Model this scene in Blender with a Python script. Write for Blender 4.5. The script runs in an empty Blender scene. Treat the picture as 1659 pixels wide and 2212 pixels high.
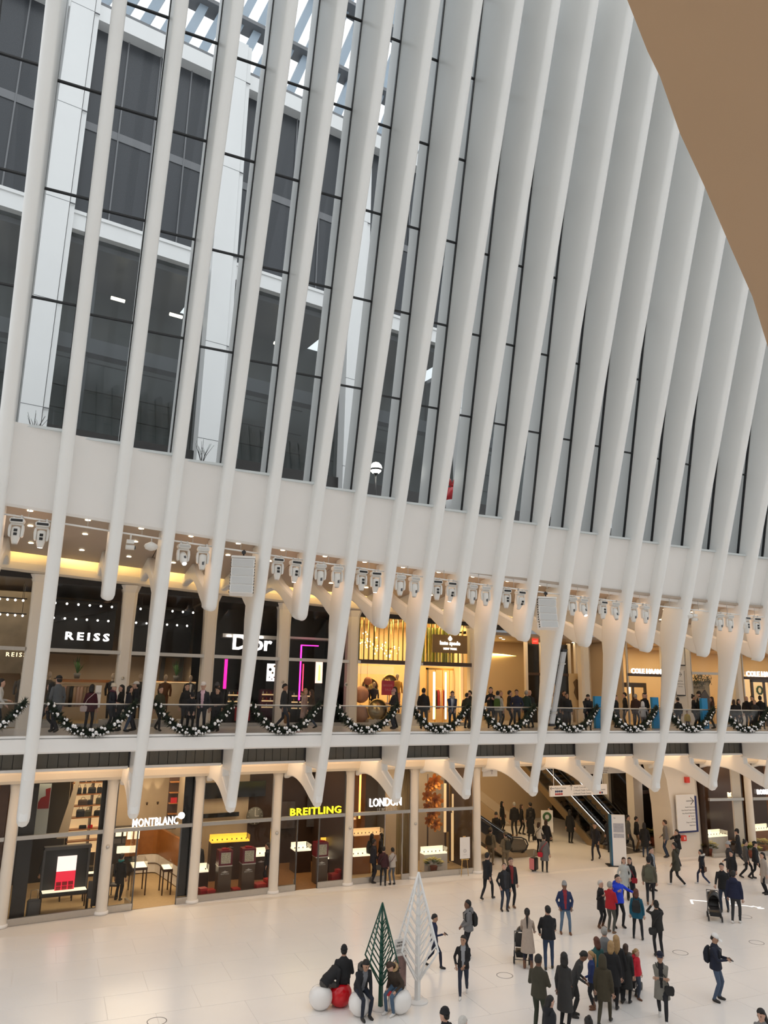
import bpy, bmesh, math, random
from math import sin, cos, pi, radians, sqrt
from mathutils import Vector, Matrix, Quaternion
random.seed(7)
SC = bpy.context.scene
COL = SC.collection
# ------------------------------------------------------------------ camera
YAW, PITCH, ROLL = .4065, .2278, .0216
cam_data = bpy.data.cameras.new('camera'); cam = bpy.data.objects.new('camera', cam_data); COL.objects.link(cam)
cam_data.sensor_fit = 'HORIZONTAL'; cam_data.sensor_width = 36; cam_data.lens = 36*1625.6/1659
cam_data.clip_end = 400
_f = Vector((sin(YAW)*cos(PITCH), cos(YAW)*cos(PITCH), sin(PITCH))); _r = Vector((cos(YAW), -sin(YAW), 0)); _u = _r.cross(_f)
_R = _r*cos(ROLL)+_u*sin(ROLL); _U = _u*cos(ROLL)-_r*sin(ROLL)
_m = Matrix((_R, _U, -_f)).transposed().to_4x4(); _m.translation = (0, 0, 8.6)
cam.matrix_world = _m
SC.camera = cam
# ------------------------------------------------------------------ sky, exposure
W = bpy.data.worlds.new('overcast_sky'); SC.world = W; W.use_nodes = True
nt = W.node_tree; bg = nt.nodes['Background']; bg.inputs['Strength'].default_value = SKY = 1.0
tc = nt.nodes.new('ShaderNodeTexCoord'); sx = nt.nodes.new('ShaderNodeSeparateXYZ'); rmp = nt.nodes.new('ShaderNodeValToRGB')
nt.links.new(tc.outputs['Generated'], sx.inputs[0]); nt.links.new(sx.outputs['Z'], rmp.inputs[0]); nt.links.new(rmp.outputs[0], bg.inputs[0])
rmp.color_ramp.elements[0].position = 0; rmp.color_ramp.elements[0].color = (.65, .675, .70, 1)
rmp.color_ramp.elements[1].position = .8; rmp.color_ramp.elements[1].color = (1.46, 1.5, 1.53, 1)
VS = SC.view_settings; VS.view_transform = 'Standard'; VS.look = 'None'; VS.gamma = 1; VS.use_curve_mapping = False; VS.exposure = 0.13
SC.cycles.max_bounces = 9; SC.cycles.diffuse_bounces = 6; SC.cycles.transparent_max_bounces = 24; SC.cycles.glossy_bounces = 4
SC.cycles.use_denoising = True; SC.cycles.sample_clamp_indirect = 6; SC.cycles.caustics_reflective = False; SC.cycles.caustics_refractive = False
# ------------------------------------------------------------------ helpers
def tag(o, label=None, cat=None, group=None, kind=None):
    if label: o['label'] = label
    if cat: o['category'] = cat
    if group: o['group'] = group
    if kind: o['kind'] = kind
    return o
def empty(name, loc=(0, 0, 0), rz=0, label=None, cat=None, group=None, kind=None, parent=None):
    o = bpy.data.objects.new(name, None); COL.objects.link(o); o.location = loc; o.rotation_euler = (0, 0, rz); o.empty_display_size = .1
    if parent: o.parent = parent
    return tag(o, label, cat, group, kind)
MATS = {}
def mat(name, col, rough=.5, metal=0, noise=0, scale=3, emit=0, ecol=None, spec=None, bump=0, alpha=None, c2=None):
    if name in MATS: return MATS[name]
    m = bpy.data.materials.new(name); m.use_nodes = True; t = m.node_tree; b = t.nodes['Principled BSDF']
    b.inputs['Base Color'].default_value = (*col, 1); b.inputs['Roughness'].default_value = rough; b.inputs['Metallic'].default_value = metal
    if spec is not None: b.inputs['Specular IOR Level'].default_value = spec
    if noise or bump:
        co = t.nodes.new('ShaderNodeTexCoord'); n = t.nodes.new('ShaderNodeTexNoise'); n.inputs['Scale'].default_value = scale; n.inputs['Detail'].default_value = 4
        t.links.new(co.outputs['Object'], n.inputs['Vector'])
        if noise:
            mx = t.nodes.new('ShaderNodeMix'); mx.data_type = 'RGBA'
            mx.inputs[6].default_value = (*[max(0, c*(1-noise)) for c in col], 1)
            mx.inputs[7].default_value = (*(c2 if c2 else [min(1, c*(1+noise)) for c in col]), 1)
            t.links.new(n.outputs['Fac'], mx.inputs[0]); t.links.new(mx.outputs[2], b.inputs['Base Color'])
        if bump:
            bp = t.nodes.new('ShaderNodeBump'); bp.inputs['Strength'].default_value = bump; bp.inputs['Distance'].default_value = .01
            t.links.new(n.outputs['Fac'], bp.inputs['Height']); t.links.new(bp.outputs[0], b.inputs['Normal'])
    if emit:
        b.inputs['Emission Color'].default_value = (*(ecol or col), 1); b.inputs['Emission Strength'].default_value = emit
    MATS[name] = m
    return m
def glass(name, tint=(.95, .97, .97), refl=.5, rough=.0):
    if name in MATS: return MATS[name]
    m = bpy.data.materials.new(name); m.use_nodes = True; t = m.node_tree; t.nodes.clear()
    o = t.nodes.new('ShaderNodeOutputMaterial'); tr = t.nodes.new('ShaderNodeBsdfTransparent'); gl = t.nodes.new('ShaderNodeBsdfGlossy'); mx = t.nodes.new('ShaderNodeMixShader')
    tr.inputs[0].default_value = (*tint, 1); gl.inputs['Roughness'].default_value = rough; gl.inputs[0].default_value = (1, 1, 1, 1)
    fr = t.nodes.new('ShaderNodeFresnel'); fr.inputs[0].default_value = 1.45; mu = t.nodes.new('ShaderNodeMath'); mu.operation = 'MULTIPLY'; mu.inputs[1].default_value = refl
    t.links.new(fr.outputs[0], mu.inputs[0]); t.links.new(mu.outputs[0], mx.inputs[0]); t.links.new(tr.outputs[0], mx.inputs[1]); t.links.new(gl.outputs[0], mx.inputs[2]); t.links.new(mx.outputs[0], o.inputs[0])
    MATS[name] = m
    return m
class MB:
    """collects verts, faces and a material slot per face; build() links ONE mesh object"""
    def __init__(s): s.v = []; s.f = []; s.m = []; s.sm = []
    def add(s, vs, fs, mi=0, smooth=False):
        o = len(s.v); s.v += [tuple(p) for p in vs]
        for f in fs: s.f.append([i+o for i in f]); s.m.append(mi); s.sm.append(smooth)
        return s
    def box(s, c, d, mi=0, rot=None):
        x, y, z = [k/2 for k in d]
        P = [Vector((a*x, b*y, e*z)) for e in (-1, 1) for b in (-1, 1) for a in (-1, 1)]
        if rot is not None: P = [rot @ p for p in P]
        P = [p+Vector(c) for p in P]
        return s.add(P, [(0, 2, 3, 1), (4, 5, 7, 6), (0, 1, 5, 4), (2, 6, 7, 3), (0, 4, 6, 2), (1, 3, 7, 5)], mi)
    def bb(s, x0, x1, y0, y1, z0, z1, mi=0): return s.box(((x0+x1)/2, (y0+y1)/2, (z0+z1)/2), (x1-x0, y1-y0, z1-z0), mi)
    def loft(s, rings, mi=0, smooth=True, cap=True, closed=True):
        n = len(rings[0]); vs = [p for r in rings for p in r]; fs = []
        for i in range(len(rings)-1):
            for j in range(n if closed else n-1):
                k = (j+1) % n; fs.append((i*n+j, i*n+k, (i+1)*n+k, (i+1)*n+j))
        if cap and closed: fs.append(tuple(range(n-1, -1, -1))); fs.append(tuple(range((len(rings)-1)*n, len(rings)*n)))
        return s.add(vs, fs, mi, smooth)
    def tube(s, pts, r, n=8, mi=0, smooth=True, cap=True, flat=1.0):
        pts = [Vector(p) for p in pts]; R = r if isinstance(r, (list, tuple)) else [r]*len(pts); rings = []; side = None
        for i, p in enumerate(pts):
            t = (pts[min(i+1, len(pts)-1)]-pts[max(i-1, 0)]).normalized()
            if side is None: side = t.orthogonal().normalized()
            side = (side-t*side.dot(t)); side = side.normalized() if side.length > 1e-6 else t.orthogonal().normalized()
            up = t.cross(side)
            rings.append([p+side*(R[i]*cos(2*pi*j/n))+up*(R[i]*flat*sin(2*pi*j/n)) for j in range(n)])
        return s.loft(rings, mi, smooth, cap)
    def lathe(s, prof, c=(0, 0, 0), n=16, mi=0, smooth=True, rot=None):
        rings = [[Vector((r*cos(2*pi*j/n), r*sin(2*pi*j/n), z)) for j in range(n)] for r, z in prof]
        c = Vector(c); rings = [[(rot @ p if rot is not None else p)+c for p in rg] for rg in rings]
        return s.loft(rings, mi, smooth, True)
    def ball(s, c, r, n=10, mi=0, sc=(1, 1, 1), rot=None):
        c = Vector(c); h = max(4, n//2+1); rings = []
        for i in range(h):
            a = -pi/2+pi*(i+.35 if i == 0 else (i-.35 if i == h-1 else i))/(h-1)
            rings.append([Vector((r*sc[0]*cos(a)*cos(2*pi*j/n), r*sc[1]*cos(a)*sin(2*pi*j/n), r*sc[2]*sin(a))) for j in range(n)])
        rings = [[(rot @ p if rot is not None else p)+c for p in g] for g in rings]
        return s.loft(rings, mi, True, True)
    def prism(s, poly, axis, a, b, mi=0):
        """poly of 2-D points extruded along axis 0/1/2 from a to b"""
        def P(q, t): return {0: (t, q[0], q[1]), 1: (q[0], t, q[1]), 2: (q[0], q[1], t)}[axis]
        n = len(poly); vs = [P(q, a) for q in poly]+[P(q, b) for q in poly]
        fs = [tuple(range(n)), tuple(range(2*n-1, n-1, -1))]+[((i+1) % n, i, n+i, n+(i+1) % n) for i in range(n)]
        return s.add(vs, fs, mi)
    def quad(s, a, b, c, d, mi=0): return s.add([a, b, c, d], [(0, 1, 2, 3)], mi)
    def mesh(s, name):
        me = bpy.data.meshes.new(name); me.from_pydata(s.v, [], s.f); me.update()
        me.polygons.foreach_set('material_index', s.m); me.polygons.foreach_set('use_smooth', s.sm)
        return me
    def build(s, name, mats, parent=None, loc=None, rz=0, fix=True, bevel=0, label=None, cat=None, group=None, kind=None):
        me = s.mesh(name)
        for q in (mats if isinstance(mats, (list, tuple)) else [mats]): me.materials.append(q)
        if fix or bevel:
            b = bmesh.new(); b.from_mesh(me)
            if bevel: bmesh.ops.bevel(b, geom=[e for e in b.edges if e.is_manifold and e.calc_face_angle(0) > .5], offset=bevel, segments=2, affect='EDGES', clamp_overlap=True)
            bmesh.ops.recalc_face_normals(b, faces=b.faces); b.to_mesh(me); b.free()
        o = bpy.data.objects.new(name, me); COL.objects.link(o)
        if parent: o.parent = parent
        if loc: o.location = loc
        if rz: o.rotation_euler = (0, 0, rz)
        return tag(o, label, cat, group, kind)
def inst(src, parent=None, loc=None, rz=None, label=None):
    o = src.copy(); COL.objects.link(o)
    if parent is not None: o.parent = parent
    if loc is not None: o.location = loc
    if rz is not None: o.rotation_euler = (0, 0, rz)
    if label: o['label'] = label
    return o
def copy_tree(o, parent=None, loc=None, rz=None, label=None):
    c = inst(o, parent, loc, rz, label)
    for ch in list(o.children): copy_tree(ch, c)
    return c
FONT = {}
def text_mesh(txt, size, depth=.02, font=None, spacing=1.0, bold=0):
    cu = bpy.data.curves.new('lettering', 'FONT'); cu.body = txt; cu.size = size; cu.extrude = depth; cu.align_x = 'CENTER'; cu.align_y = 'CENTER'; cu.resolution_u = 2
    cu.space_character = spacing; cu.offset = bold
    o = bpy.data.objects.new('lettering', cu); COL.objects.link(o)
    dg = bpy.context.evaluated_depsgraph_get(); me = bpy.data.meshes.new_from_object(o.evaluated_get(dg)); bpy.data.objects.remove(o)
    return me
def lettering(txt, size, m, loc, rz=0, parent=None, depth=.02, spacing=1.0, bold=0, name='lettering', sx=1.0, rx=pi/2):
    """upright letters facing -y at rz=0"""
    me = text_mesh(txt, size, depth, None, spacing, bold); me.materials.append(m)
    o = bpy.data.objects.new(name, me); COL.objects.link(o); o.rotation_euler = (rx, 0, rz); o.location = loc; o.scale = (sx, 1, 1)
    if parent: o.parent = parent
    return o
def area(name, loc, size, power, col, rot=(0, 0, 0), parent=None):
    l = bpy.data.lights.new(name, 'AREA'); l.shape = 'RECTANGLE'; l.size, l.size_y = size; l.energy = power; l.color = col
    o = bpy.data.objects.new(name, l); COL.objects.link(o); o.location = loc; o.rotation_euler = rot
    if parent: o.parent = parent
    return o
def point(name, loc, power, col, r=.1, parent=None):
    l = bpy.data.lights.new(name, 'POINT'); l.energy = power; l.color = col; l.shadow_soft_size = r
    o = bpy.data.objects.new(name, l); COL.objects.link(o); o.location = loc
    if parent: o.parent = parent
    return o
# ------------------------------------------------------------------ materials
M_white = mat('white_paint', (.85, .835, .815), .38, noise=.03, scale=.8)
M_rib = mat('white_rib_paint', (.86, .86, .845), .36, noise=.045, scale=.5)
M_cream = mat('cream_plaster', (.78, .72, .64), .5, noise=.03, scale=1)
M_black = mat('black_metal', (.012, .012, .013), .4)
M_steel = mat('brushed_steel', (.55, .53, .50), .32, .9, noise=.06, scale=12)
M_dark = mat('dark_panel', (.022, .02, .02), .3, noise=.2, scale=6)
M_frame = mat('dark_grey_frame', (.09, .09, .095), .4)
M_floor = mat('white_marble_floor', (.87, .84, .815), .24, noise=.07, scale=.9, c2=(.87, .835, .805), spec=.45)
M_grout = mat('floor_joint', (.70, .665, .63), .6)
M_wood = mat('brown_wood', (.16, .07, .03), .35, noise=.3, scale=9)
M_gold = mat('brass', (.75, .52, .2), .25, 1)
M_red = mat('red_card', (.42, .015, .025), .35)
M_glass = glass('clear_glass')
M_sglass = glass('shop_glass', (.95, .95, .94), .3)
M_rail = glass('balustrade_glass', (.84, .85, .86), .35)
M_skin = mat('skin_light', (.55, .33, .24), .5); M_skin2 = mat('skin_brown', (.18, .085, .05), .5); M_skin3 = mat('skin_tan', (.42, .24, .155), .5)
def emat(name, col, s): return mat(name, col, .5, emit=s, ecol=col)
E_warm = emat('warm_lamp_glow', (1, .78, .45), 9); E_white = emat('white_sign_glow', (1, .97, .92), 6)
E_down = emat('downlight_glow', (1, .86, .6), 9)
# ------------------------------------------------------------------ facade geometry
XK = [-.234, 1.507, 3.187, 4.933, 6.64, 8.377, 10.075, 11.788, 13.525, 15.119, 16.839, 18.6, 20.251, 21.819, 23.629, 25.207, 26.959, 28.497, 30.281, 31.738, 33.55, 35.2, 36.9, 38.6, 40.3, 42.0]
XK = [-3.65, -1.95]+XK            # even index: long rib, odd: short rib
def yo(x): return -.0045*(x-19)**2
def prof(z): return 29.7164-.3291*(z-4.2)-.000317*(z-4.2)**2+.0000019*(z-4.2)**3
def fb(x): return 13.65-.0335*x   # lower edge of the white fascia
def ft(x): return 16.07-.0327*x   # upper edge
def ceil_z(x, y): return fb(x)+.13-.1*(y-27)
BASE = 33.95
def col_x(k): return XK[2*k+2]-.38  # shopfront column k, 0 is the leftmost in view
NB = 13
def strip(mb, sec, x0, x1, mi=0, zs=None, n=3, cap=True, smooth=False):
    """section of (y', z) points swept along the facade between two x; zs(x) lifts it"""
    rings = []
    for i in range(n+1):
        x = x0+(x1-x0)*i/n; dz = zs(x) if zs else 0
        rings.append([(x, y+yo(x), z+dz) for y, z in sec])
    mb.loft(rings, mi, smooth, cap)
# ------------------------------------------------------------------ floor of stone tiles
b = MB(); b.bb(-60, 80, -60, 33.2, -.4, -.008); b.bb(-60, 80, 33.2, 62, -.4, -.012)
floor = b.build('floor', M_grout, label='pale marble concourse floor of large stone tiles', cat='floor', kind='structure')
b = MB(); tw, td = 2.4, 1.6
b.box((0, 0, -.02), (tw-.008, td-.008, .04)); tile0 = b.build('tile', M_floor, floor, bevel=.003)
ntile = 0
for i in range(-2, 19):
    for j in range(0, 13):
        x = i*tw+(.0 if j % 2 else 1.2); y = 14.2+j*td
        u = (x-y*.43)            # keep the tiles the picture can show
        if x < -6 or x > 14+(y-12)*1.35 or (y < 21.5 and x < 6-(y-14)*1.6): continue
        if y > 32.9+yo(x): continue
        o = tile0 if ntile == 0 else inst(tile0); o.location = (x, y, 0); ntile += 1
b = MB()
for (x0, x1, y0, y1) in ((-60, 80, -60, 13.39), ): b.bb(x0, x1, y0, y1, -.04, -.001)
b.bb(-60, 80, 33.0, 45, -.04, -.003)
o = b.build('paving', M_floor, floor)
# ------------------------------------------------------------------ ribs
def rib_rear(z, long):
    T = ([(4, .2), (6.9, .24), (8.2, .46), (9.4, .68), (10.3, .9), (10.9, 1.15), (11.8, 1.35), (13.4, 1.3), (15.2, 1.5), (15.8, 1.8), (45, 5.2)] if long else
         [(10.4, .35), (11.0, .7), (11.6, 1.05), (13.4, 1.2), (15.2, 1.5), (15.8, 1.8), (45, 5.2)])
    for (a, p), (c, q) in zip(T, T[1:]):
        if z <= c: return p+(q-p)*max(0, z-a)/(c-a)
    return T[-1][1]
def rib_ring(x, y, z, d, w=.2, t=1.0):
    """stadium section, round nose toward the hall"""
    P = []; w *= t
    for j in range(9):
        a = -pi+pi*j/8; P.append((x+w*cos(a), y+w*sin(a)*1.0, z))
    r = min(.1, max(.02, d-.02))
    if d <= .26:
        for j in range(1, 8): a = pi*j/8; P.append((x+w*cos(a), y+(d*t)*sin(a), z))
    else:
        for j in range(1, 4): a = pi/2*(j-1)/2; P.append((x+w-r+r*cos(a), y+d-r+r*sin(a), z))
        P.append((x, y+d, z))
        for j in range(1, 4): a = pi/2+pi/2*(j-1)/2; P.append((x-w+r+r*cos(a), y+d-r+r*sin(a), z))
    return P
def brace(mb, poly, x, dy, w=.15):
    """plate outline in (y', z) with softened long edges"""
    n = len(poly); A = sum(poly[i][0]*poly[(i+1) % n][1]-poly[(i+1) % n][0]*poly[i][1] for i in range(n))
    if A < 0: poly = poly[::-1]
    def inset(d):
        out = []
        for i in range(n):
            p, q, r = [Vector((*poly[(i+k) % n], 0)) for k in (-1, 0, 1)]
            e, f = (q-p).normalized(), (r-q).normalized(); na = Vector((-e.y, e.x, 0)); nb = Vector((-f.y, f.x, 0))
            m = (na+nb); m = m/max(.5, m.dot(na)) if m.length > 1e-3 else na
            out.append((q.x+m.x*d, q.y+m.y*d))
        return out
    p0 = inset(.07); rings = []
    for pl, xx in ((p0, -w), (inset(.02), -w+.03), (poly, -w+.09), (poly, w-.09), (inset(.02), w-.03), (p0, w)):
        rings.append([(x+xx, a+dy, c) for a, c in pl])
    mb.loft(rings, 0, False, True)
LOW = [(29.62, 4.02), (30.0, 4.12), (30.4, 4.27), (30.8, 4.43), (31.2, 4.57), (31.6, 4.67), (32.1, 4.76), (32.7, 4.80), (33.5, 4.72), (33.9, 4.6), (33.9, 5.5), (30.95, 5.5), (30.86, 5.42), (30.83, 5.15), (30.5, 4.98), (29.62, 4.56), (29.45, 4.6), (29.45, 4.2)]
WEB = [(30.95, 5.40), (30.95, 6.32), (28.95, 6.32), (29.1, 5.46), (29.25, 5.40)]
def upper_arm(zt, long):
    e = 0 if long else 0
    return [(28.0, zt+.14), (28.4, zt+.25), (28.75, zt+.43), (29.2, zt+.66), (29.7, zt+.95), (30.2, zt+1.2), (30.8, zt+1.42), (31.5, zt+1.58), (32.5, zt+1.62), (33.9, zt+1.55), (33.9, zt+2.5), (31.3, zt+2.3), (30.2, zt+1.72), (29.3, zt+1.35), (28.35, zt+.98), (28.05, zt+.98), (27.8, zt+.6)]
ribs = []
ORD = 'first second third fourth fifth sixth seventh eighth ninth tenth eleventh twelfth thirteenth fourteenth fifteenth'.split()
for i, x in enumerate(XK):
    if i == 0: continue
    long = i % 2 == 0; k = (i-1)//2; dy = yo(x); zt = 11.17-.0315*x
    top = 43 if x < 12 else (41 if x < 24 else 40)
    zs = [z for z in ([4.27, 5.2, 6.0, 6.9, 7.6, 8.2, 8.8, 9.4, 9.9, 10.3, 10.6, 10.9, 11.3, 11.8, 12.6, 13.4] if long else [zt+.2, zt+.45, zt+.7, zt+1.0, zt+1.6, zt+2.3])]+[14.3, 15.2, 15.8, 17, 19, 22, 25, 28, 31, 34, 37, top]
    rings = []
    if long:
        for a in (84, 65, 45, 25): rings.append(rib_ring(x, prof(4.25)+dy+.02, 4.25-.26*sin(radians(a)), .2, .2, cos(radians(a))))
    else:
        for a, d in ((80, .1), (60, .25), (35, .4)): rings.append(rib_ring(x, prof(zt+.2)+dy+.05, zt+.2-.2*sin(radians(a)), d, .2, cos(radians(a))))
    for z in zs: rings.append(rib_ring(x, prof(z)+dy, z, rib_rear(z, long)))
    b = MB(); b.loft(rings, 0, True, True)
    pos = ORD[k] if k < len(ORD) else 'last'
    lab = ('long white rib with its tip above the ground floor, %s from the left' if long else 'short white rib with its tip above the balcony, %s from the left') % pos
    r = b.build('rib', M_rib, label=lab, cat='rib', group='white ribs of the hall')
    m = r.data; m.polygons.foreach_set('use_smooth', [True]*len(m.polygons))
    if long:
        b = MB(); brace(b, LOW, x, dy); b.build('brace', M_rib, r)
        b = MB(); brace(b, WEB, x, dy); b.build('web_plate', M_rib, r)
    b = MB(); brace(b, upper_arm(zt, long), x, dy); b.build('arm', M_rib, r)
    ribs.append(r)
# ------------------------------------------------------------------ fascia, windows between the ribs
def fas(z, x): return prof(z)+.34
fascia = empty('trim_1', label='white curved fascia band between the ribs under the tall windows', cat='fascia', kind='structure')
for i in range(len(XK)-1):
    x0, x1 = XK[i]-.02, XK[i+1]+.02; rings = []
    for j in range(4):
        x = x0+(x1-x0)*j/3; A, B_ = fb(x), ft(x)
        sec = [(fas(A, x)+.06, A), (fas(A+.08, x), A+.08), (fas((A+B_)/2, x), (A+B_)/2), (fas(B_, x), B_), (fas(B_, x)+.6, B_), (fas(A, x)+.55, A+.12)]
        rings.append([(x, y+yo(x), z) for y, z in sec])
    b = MB(); b.loft(rings, 0, False, True); b.build('panel', M_white, fascia)
def gl_y(z): return prof(z)+.75+.113*(z-15.7)
M_wglass = glass('window_glass', (.93, .955, .965), .55)
M_jamb = mat('pale_grey_jamb', (.62, .66, .67), .4)
for i in range(len(XK)-1):
    x0, x1 = XK[i]+.17, XK[i+1]-.17; xm = (x0+x1)/2; dy = yo(xm)
    w = empty('window_%d' % (i+1), label='tall sloping glass strip between ribs, %s from the left' % (ORD[i] if i < 15 else 'one of the last'), cat='window', kind='structure')
    zb = ft(xm); bars = [zb]+[19.95+3.32*j-.036*(xm-3) for j in range(7)]; bars = [z for z in bars if z < 41]
    def row(z, off=0): return gl_y(z)+dy+off
    for a, c in zip(bars, bars[1:]):
        p = MB(); p.add([(x0, row(a), a), (x1, row(a), a), (x1, row(c), c), (x0, row(c), c)], [(0, 1, 2, 3)]); p.build('pane', M_wglass, w, fix=False)
    for a in bars[1:]:
        p = MB(); p.box(((x0+x1)/2, row(a)-.02, a), (x1-x0, .09, .055)); p.build('transom', M_black, w)
    for s, xx in ((0, x0+.01), (1, x1-.03)):
        p = MB(); hw = .035 if s else .02
        p.loft([[(xx-hw, row(z)-.06, z), (xx+hw, row(z)-.06, z), (xx+hw, row(z)+.06, z), (xx-hw, row(z)+.06, z)] for z in (zb, 24, 32, 41)], 0, False, True)
        p.build('mullion', M_black, w)
    p = MB(); p.bb(x0, x1, row(zb)-.5, row(zb)+.12, zb-.05, zb+.03); p.build('sill', M_jamb, w)
# ------------------------------------------------------------------ balcony slab, soffit, cove beams, columns
xa, xb = -6, 46
slab = empty('trim_2', label='white balcony edge with a dark shadow gap along the shops', cat='balcony edge', kind='structure')
for i in range(0, len(XK)-2, 2):
    b = MB(); strip(b, [(29.0, 6.275), (28.95, 6.33), (28.93, 6.72), (29.0, 6.74), (31.3, 6.74), (31.3, 6.275)], XK[i], XK[i+2]); b.build('edge_panel', M_white, slab)
    b = MB(); strip(b, [(28.97, 6.755), (28.97, 6.83), (29.2, 6.83), (29.2, 6.755)], XK[i], XK[i+2]); b.build('curb', M_white, slab)
b = MB(); strip(b, [(29.2, 6.5), (29.2, 6.80), (48, 6.80), (48, 6.5)], xa, xb, n=24)
b.build('floor_2', M_floor, label='pale balcony floor in front of the upper shops', cat='floor', kind='structure')
M_vent = mat('vent_glass', (.10, .125, .14), .25, noise=.3, scale=.6, c2=(.16, .13, .09))
vent = empty('trim_3', label='dark panelled vent strip under the balcony edge', cat='vent', kind='structure')
for i in range(0, len(XK)-2, 2):
    x0, x1 = XK[i]+.2, XK[i+2]-.2; n = 9
    for j in range(n):
        b = MB(); a, c = x0+(x1-x0)*j/n, x0+(x1-x0)*(j+1)/n; strip(b, [(31.0, 5.62), (31.0, 6.26), (31.06, 6.26), (31.06, 5.62)], a+.01, c-.01, n=1); b.build('panel', M_vent, vent)
    b = MB(); strip(b, [(31.06, 5.55), (31.06, 6.3), (31.12, 6.3), (31.12, 5.55)], x0-.2, x1+.2); b.build('frame', M_frame, vent)
    b = MB(); strip(b, [(30.86, 5.53), (30.86, 5.62), (31.1, 5.62), (31.1, 5.53)], x0, x1); b.build('ledge', M_white, vent)
beam = empty('trim_4', label='cream rounded beam over the ground floor shopfronts', cat='beam', kind='structure')
M_cove = mat('cove_plaster', (.80, .70, .56), .5)
for k in range(NB):
    x0, x1 = XK[2*k], XK[2*k+2]
    b = MB(); strip(b, [(34.3, 4.83), (33.75, 4.83), (33.5, 4.86), (33.35, 4.98), (33.28, 5.2), (33.2, 5.9), (33.1, 6.3), (34.3, 6.3)], x0, x1, smooth=False); b.build('beam_panel', M_cove, beam)
    b = MB(); strip(b, [(31.1, 6.28), (31.1, 6.36), (33.5, 6.36), (33.5, 6.28)], x0, x1); b.build('soffit', M_cream, beam)
    area('cove_light', ((x0+x1)/2, 31.35+yo((x0+x1)/2), 5.62), (x1-x0-.5, .12), 14, (1, .66, .34), (radians(80), 0, 0), beam)
# columns of the ground floor and of the balcony
for k in range(NB-1):
    x = col_x(k); y = BASE+yo(x)
    if k in (7, 8, 9, 10): low = False
    else: low = True
    r = empty('column', (x, y, 0), label='slim cream column between ground floor shopfronts, %s from the left' % ORD[k], cat='column', group='ground floor columns')
    b = MB(); b.lathe([(.24, .02), (.24, .10), (.215, .16), (.21, .3), (.19, 4.3), (.2, 4.6), (.26, 4.95)], (0, 0, 0), 16); b.build('shaft', M_cream, r)
    b = MB(); b.lathe([(.27, 0), (.27, .06), (.25, .12)], (0, 0, 0), 16); b.build('foot', M_white, r)
    if not low:
        for q in list(r.children): bpy.data.objects.remove(q)
        bpy.data.objects.remove(r)
    if k in (1, 3, 4, 5):
        b = MB(); b.lathe([(.0, 0), (.07, 0), (.07, .03), (.05, .05), (0, .05)], (0, -.2, 2.4), 12, rot=Matrix.Rotation(pi/2, 3, 'X')); b.build('detector', M_steel, r)
    if k in (7, 9): continue
    r2 = empty('column', (x-.05, y+.15, 6.8), label='broad cream column between balcony shopfronts, %s from the left' % ORD[k], cat='column', group='balcony columns')
    b = MB(); w = .27; zt = 5.75-.0335*x
    rings = []
    for z, s in ((0, 1.06), (2.5, 1), (4.3, 1), (zt-.3, 1.1), (zt, 1.5)):
        rings.append([(w*s*sx_*cos(a) if False else w*s*sx_, w*s*sy_, z) for sx_, sy_ in ((-1, -.6), (-.6, -1), (.6, -1), (1, -.6), (1, .6), (.6, 1), (-.6, 1), (-1, .6))])
    b.loft(rings, 0, False, True); b.build('shaft', M_cream, r2)
    if k in (1, 3, 5, 9):
        b = MB(); b.lathe([(.0, 0), (.06, 0), (.06, .03), (0, .04)], (0, -.28, 1.9), 12, rot=Matrix.Rotation(pi/2, 3, 'X')); b.build('detector', M_steel, r2)
# ------------------------------------------------------------------ upper ceiling with downlights and cove
M_ceil = mat('tan_ceiling', (.44, .36, .29), .45, noise=.03, scale=1)
ceil = empty('ceiling', label='tan panelled ceiling over the balcony with downlights', cat='ceiling', kind='structure')
for i in range(len(XK)-1):
    x0, x1 = XK[i], XK[i+1]
    rings = []
    for x in (x0+.015, x1-.015):
        rings.append([(x, y+yo(x), ceil_z(x, y)+d) for y, d in ((27.05, 0), (33.0, 0), (33.0, .1), (27.05, .1))])
    b = MB(); b.loft(rings, 0, False, True); b.build('panel', M_ceil, ceil)
    b = MB(); x = (x0+x1)/2
    for y in (27.5, 29.2, 31.4):
        z = ceil_z(x, y)
        d = MB(); d.lathe([(.0, .0), (.085, 0), (.085, -.012), (0, -.012)], (x, y+yo(x), z-.004), 12); d.build('downlight', E_down, ceil)
    rings = []
    b = MB()
    for x in (x0, x1): rings.append([(x, y+yo(x), ceil_z(x, 33)+d) for y, d in ((34.5, -.62), (33.75, -.62), (33.62, -.55), (33.55, -.3), (33.55, .25), (34.5, .25))])
    b.loft(rings, 0, False, True); b.build('cove_beam', M_cove, ceil)
for k in range(NB):
    x0, x1 = XK[2*k], XK[2*k+2]; x = (x0+x1)/2
    area('cove_light', (x, 33.05+yo(x), ceil_z(x, 33)+.16), (x1-x0-.3, .12), 26, (1, .66, .22), (radians(62), 0, 0), ceil)
    area('downlight_wash', (x, 29.2+yo(x), ceil_z(x, 29.2)-.05), (2.6, 3.6), 24, (1, .70, .46), (0, 0, 0), ceil)
    area('soffit_wash', (x, 32.4+yo(x), 6.2), (2.4, 1.2), 22, (1, .68, .44), (0, 0, 0), beam)
b = MB(); strip(b, [(27.3, 13.95), (27.3, 14.05), (60, 14.05), (60, 13.95)], xa, xb, n=8, zs=lambda x: -.0335*x); b.build('roof_slab', M_dark, ceil)
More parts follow.
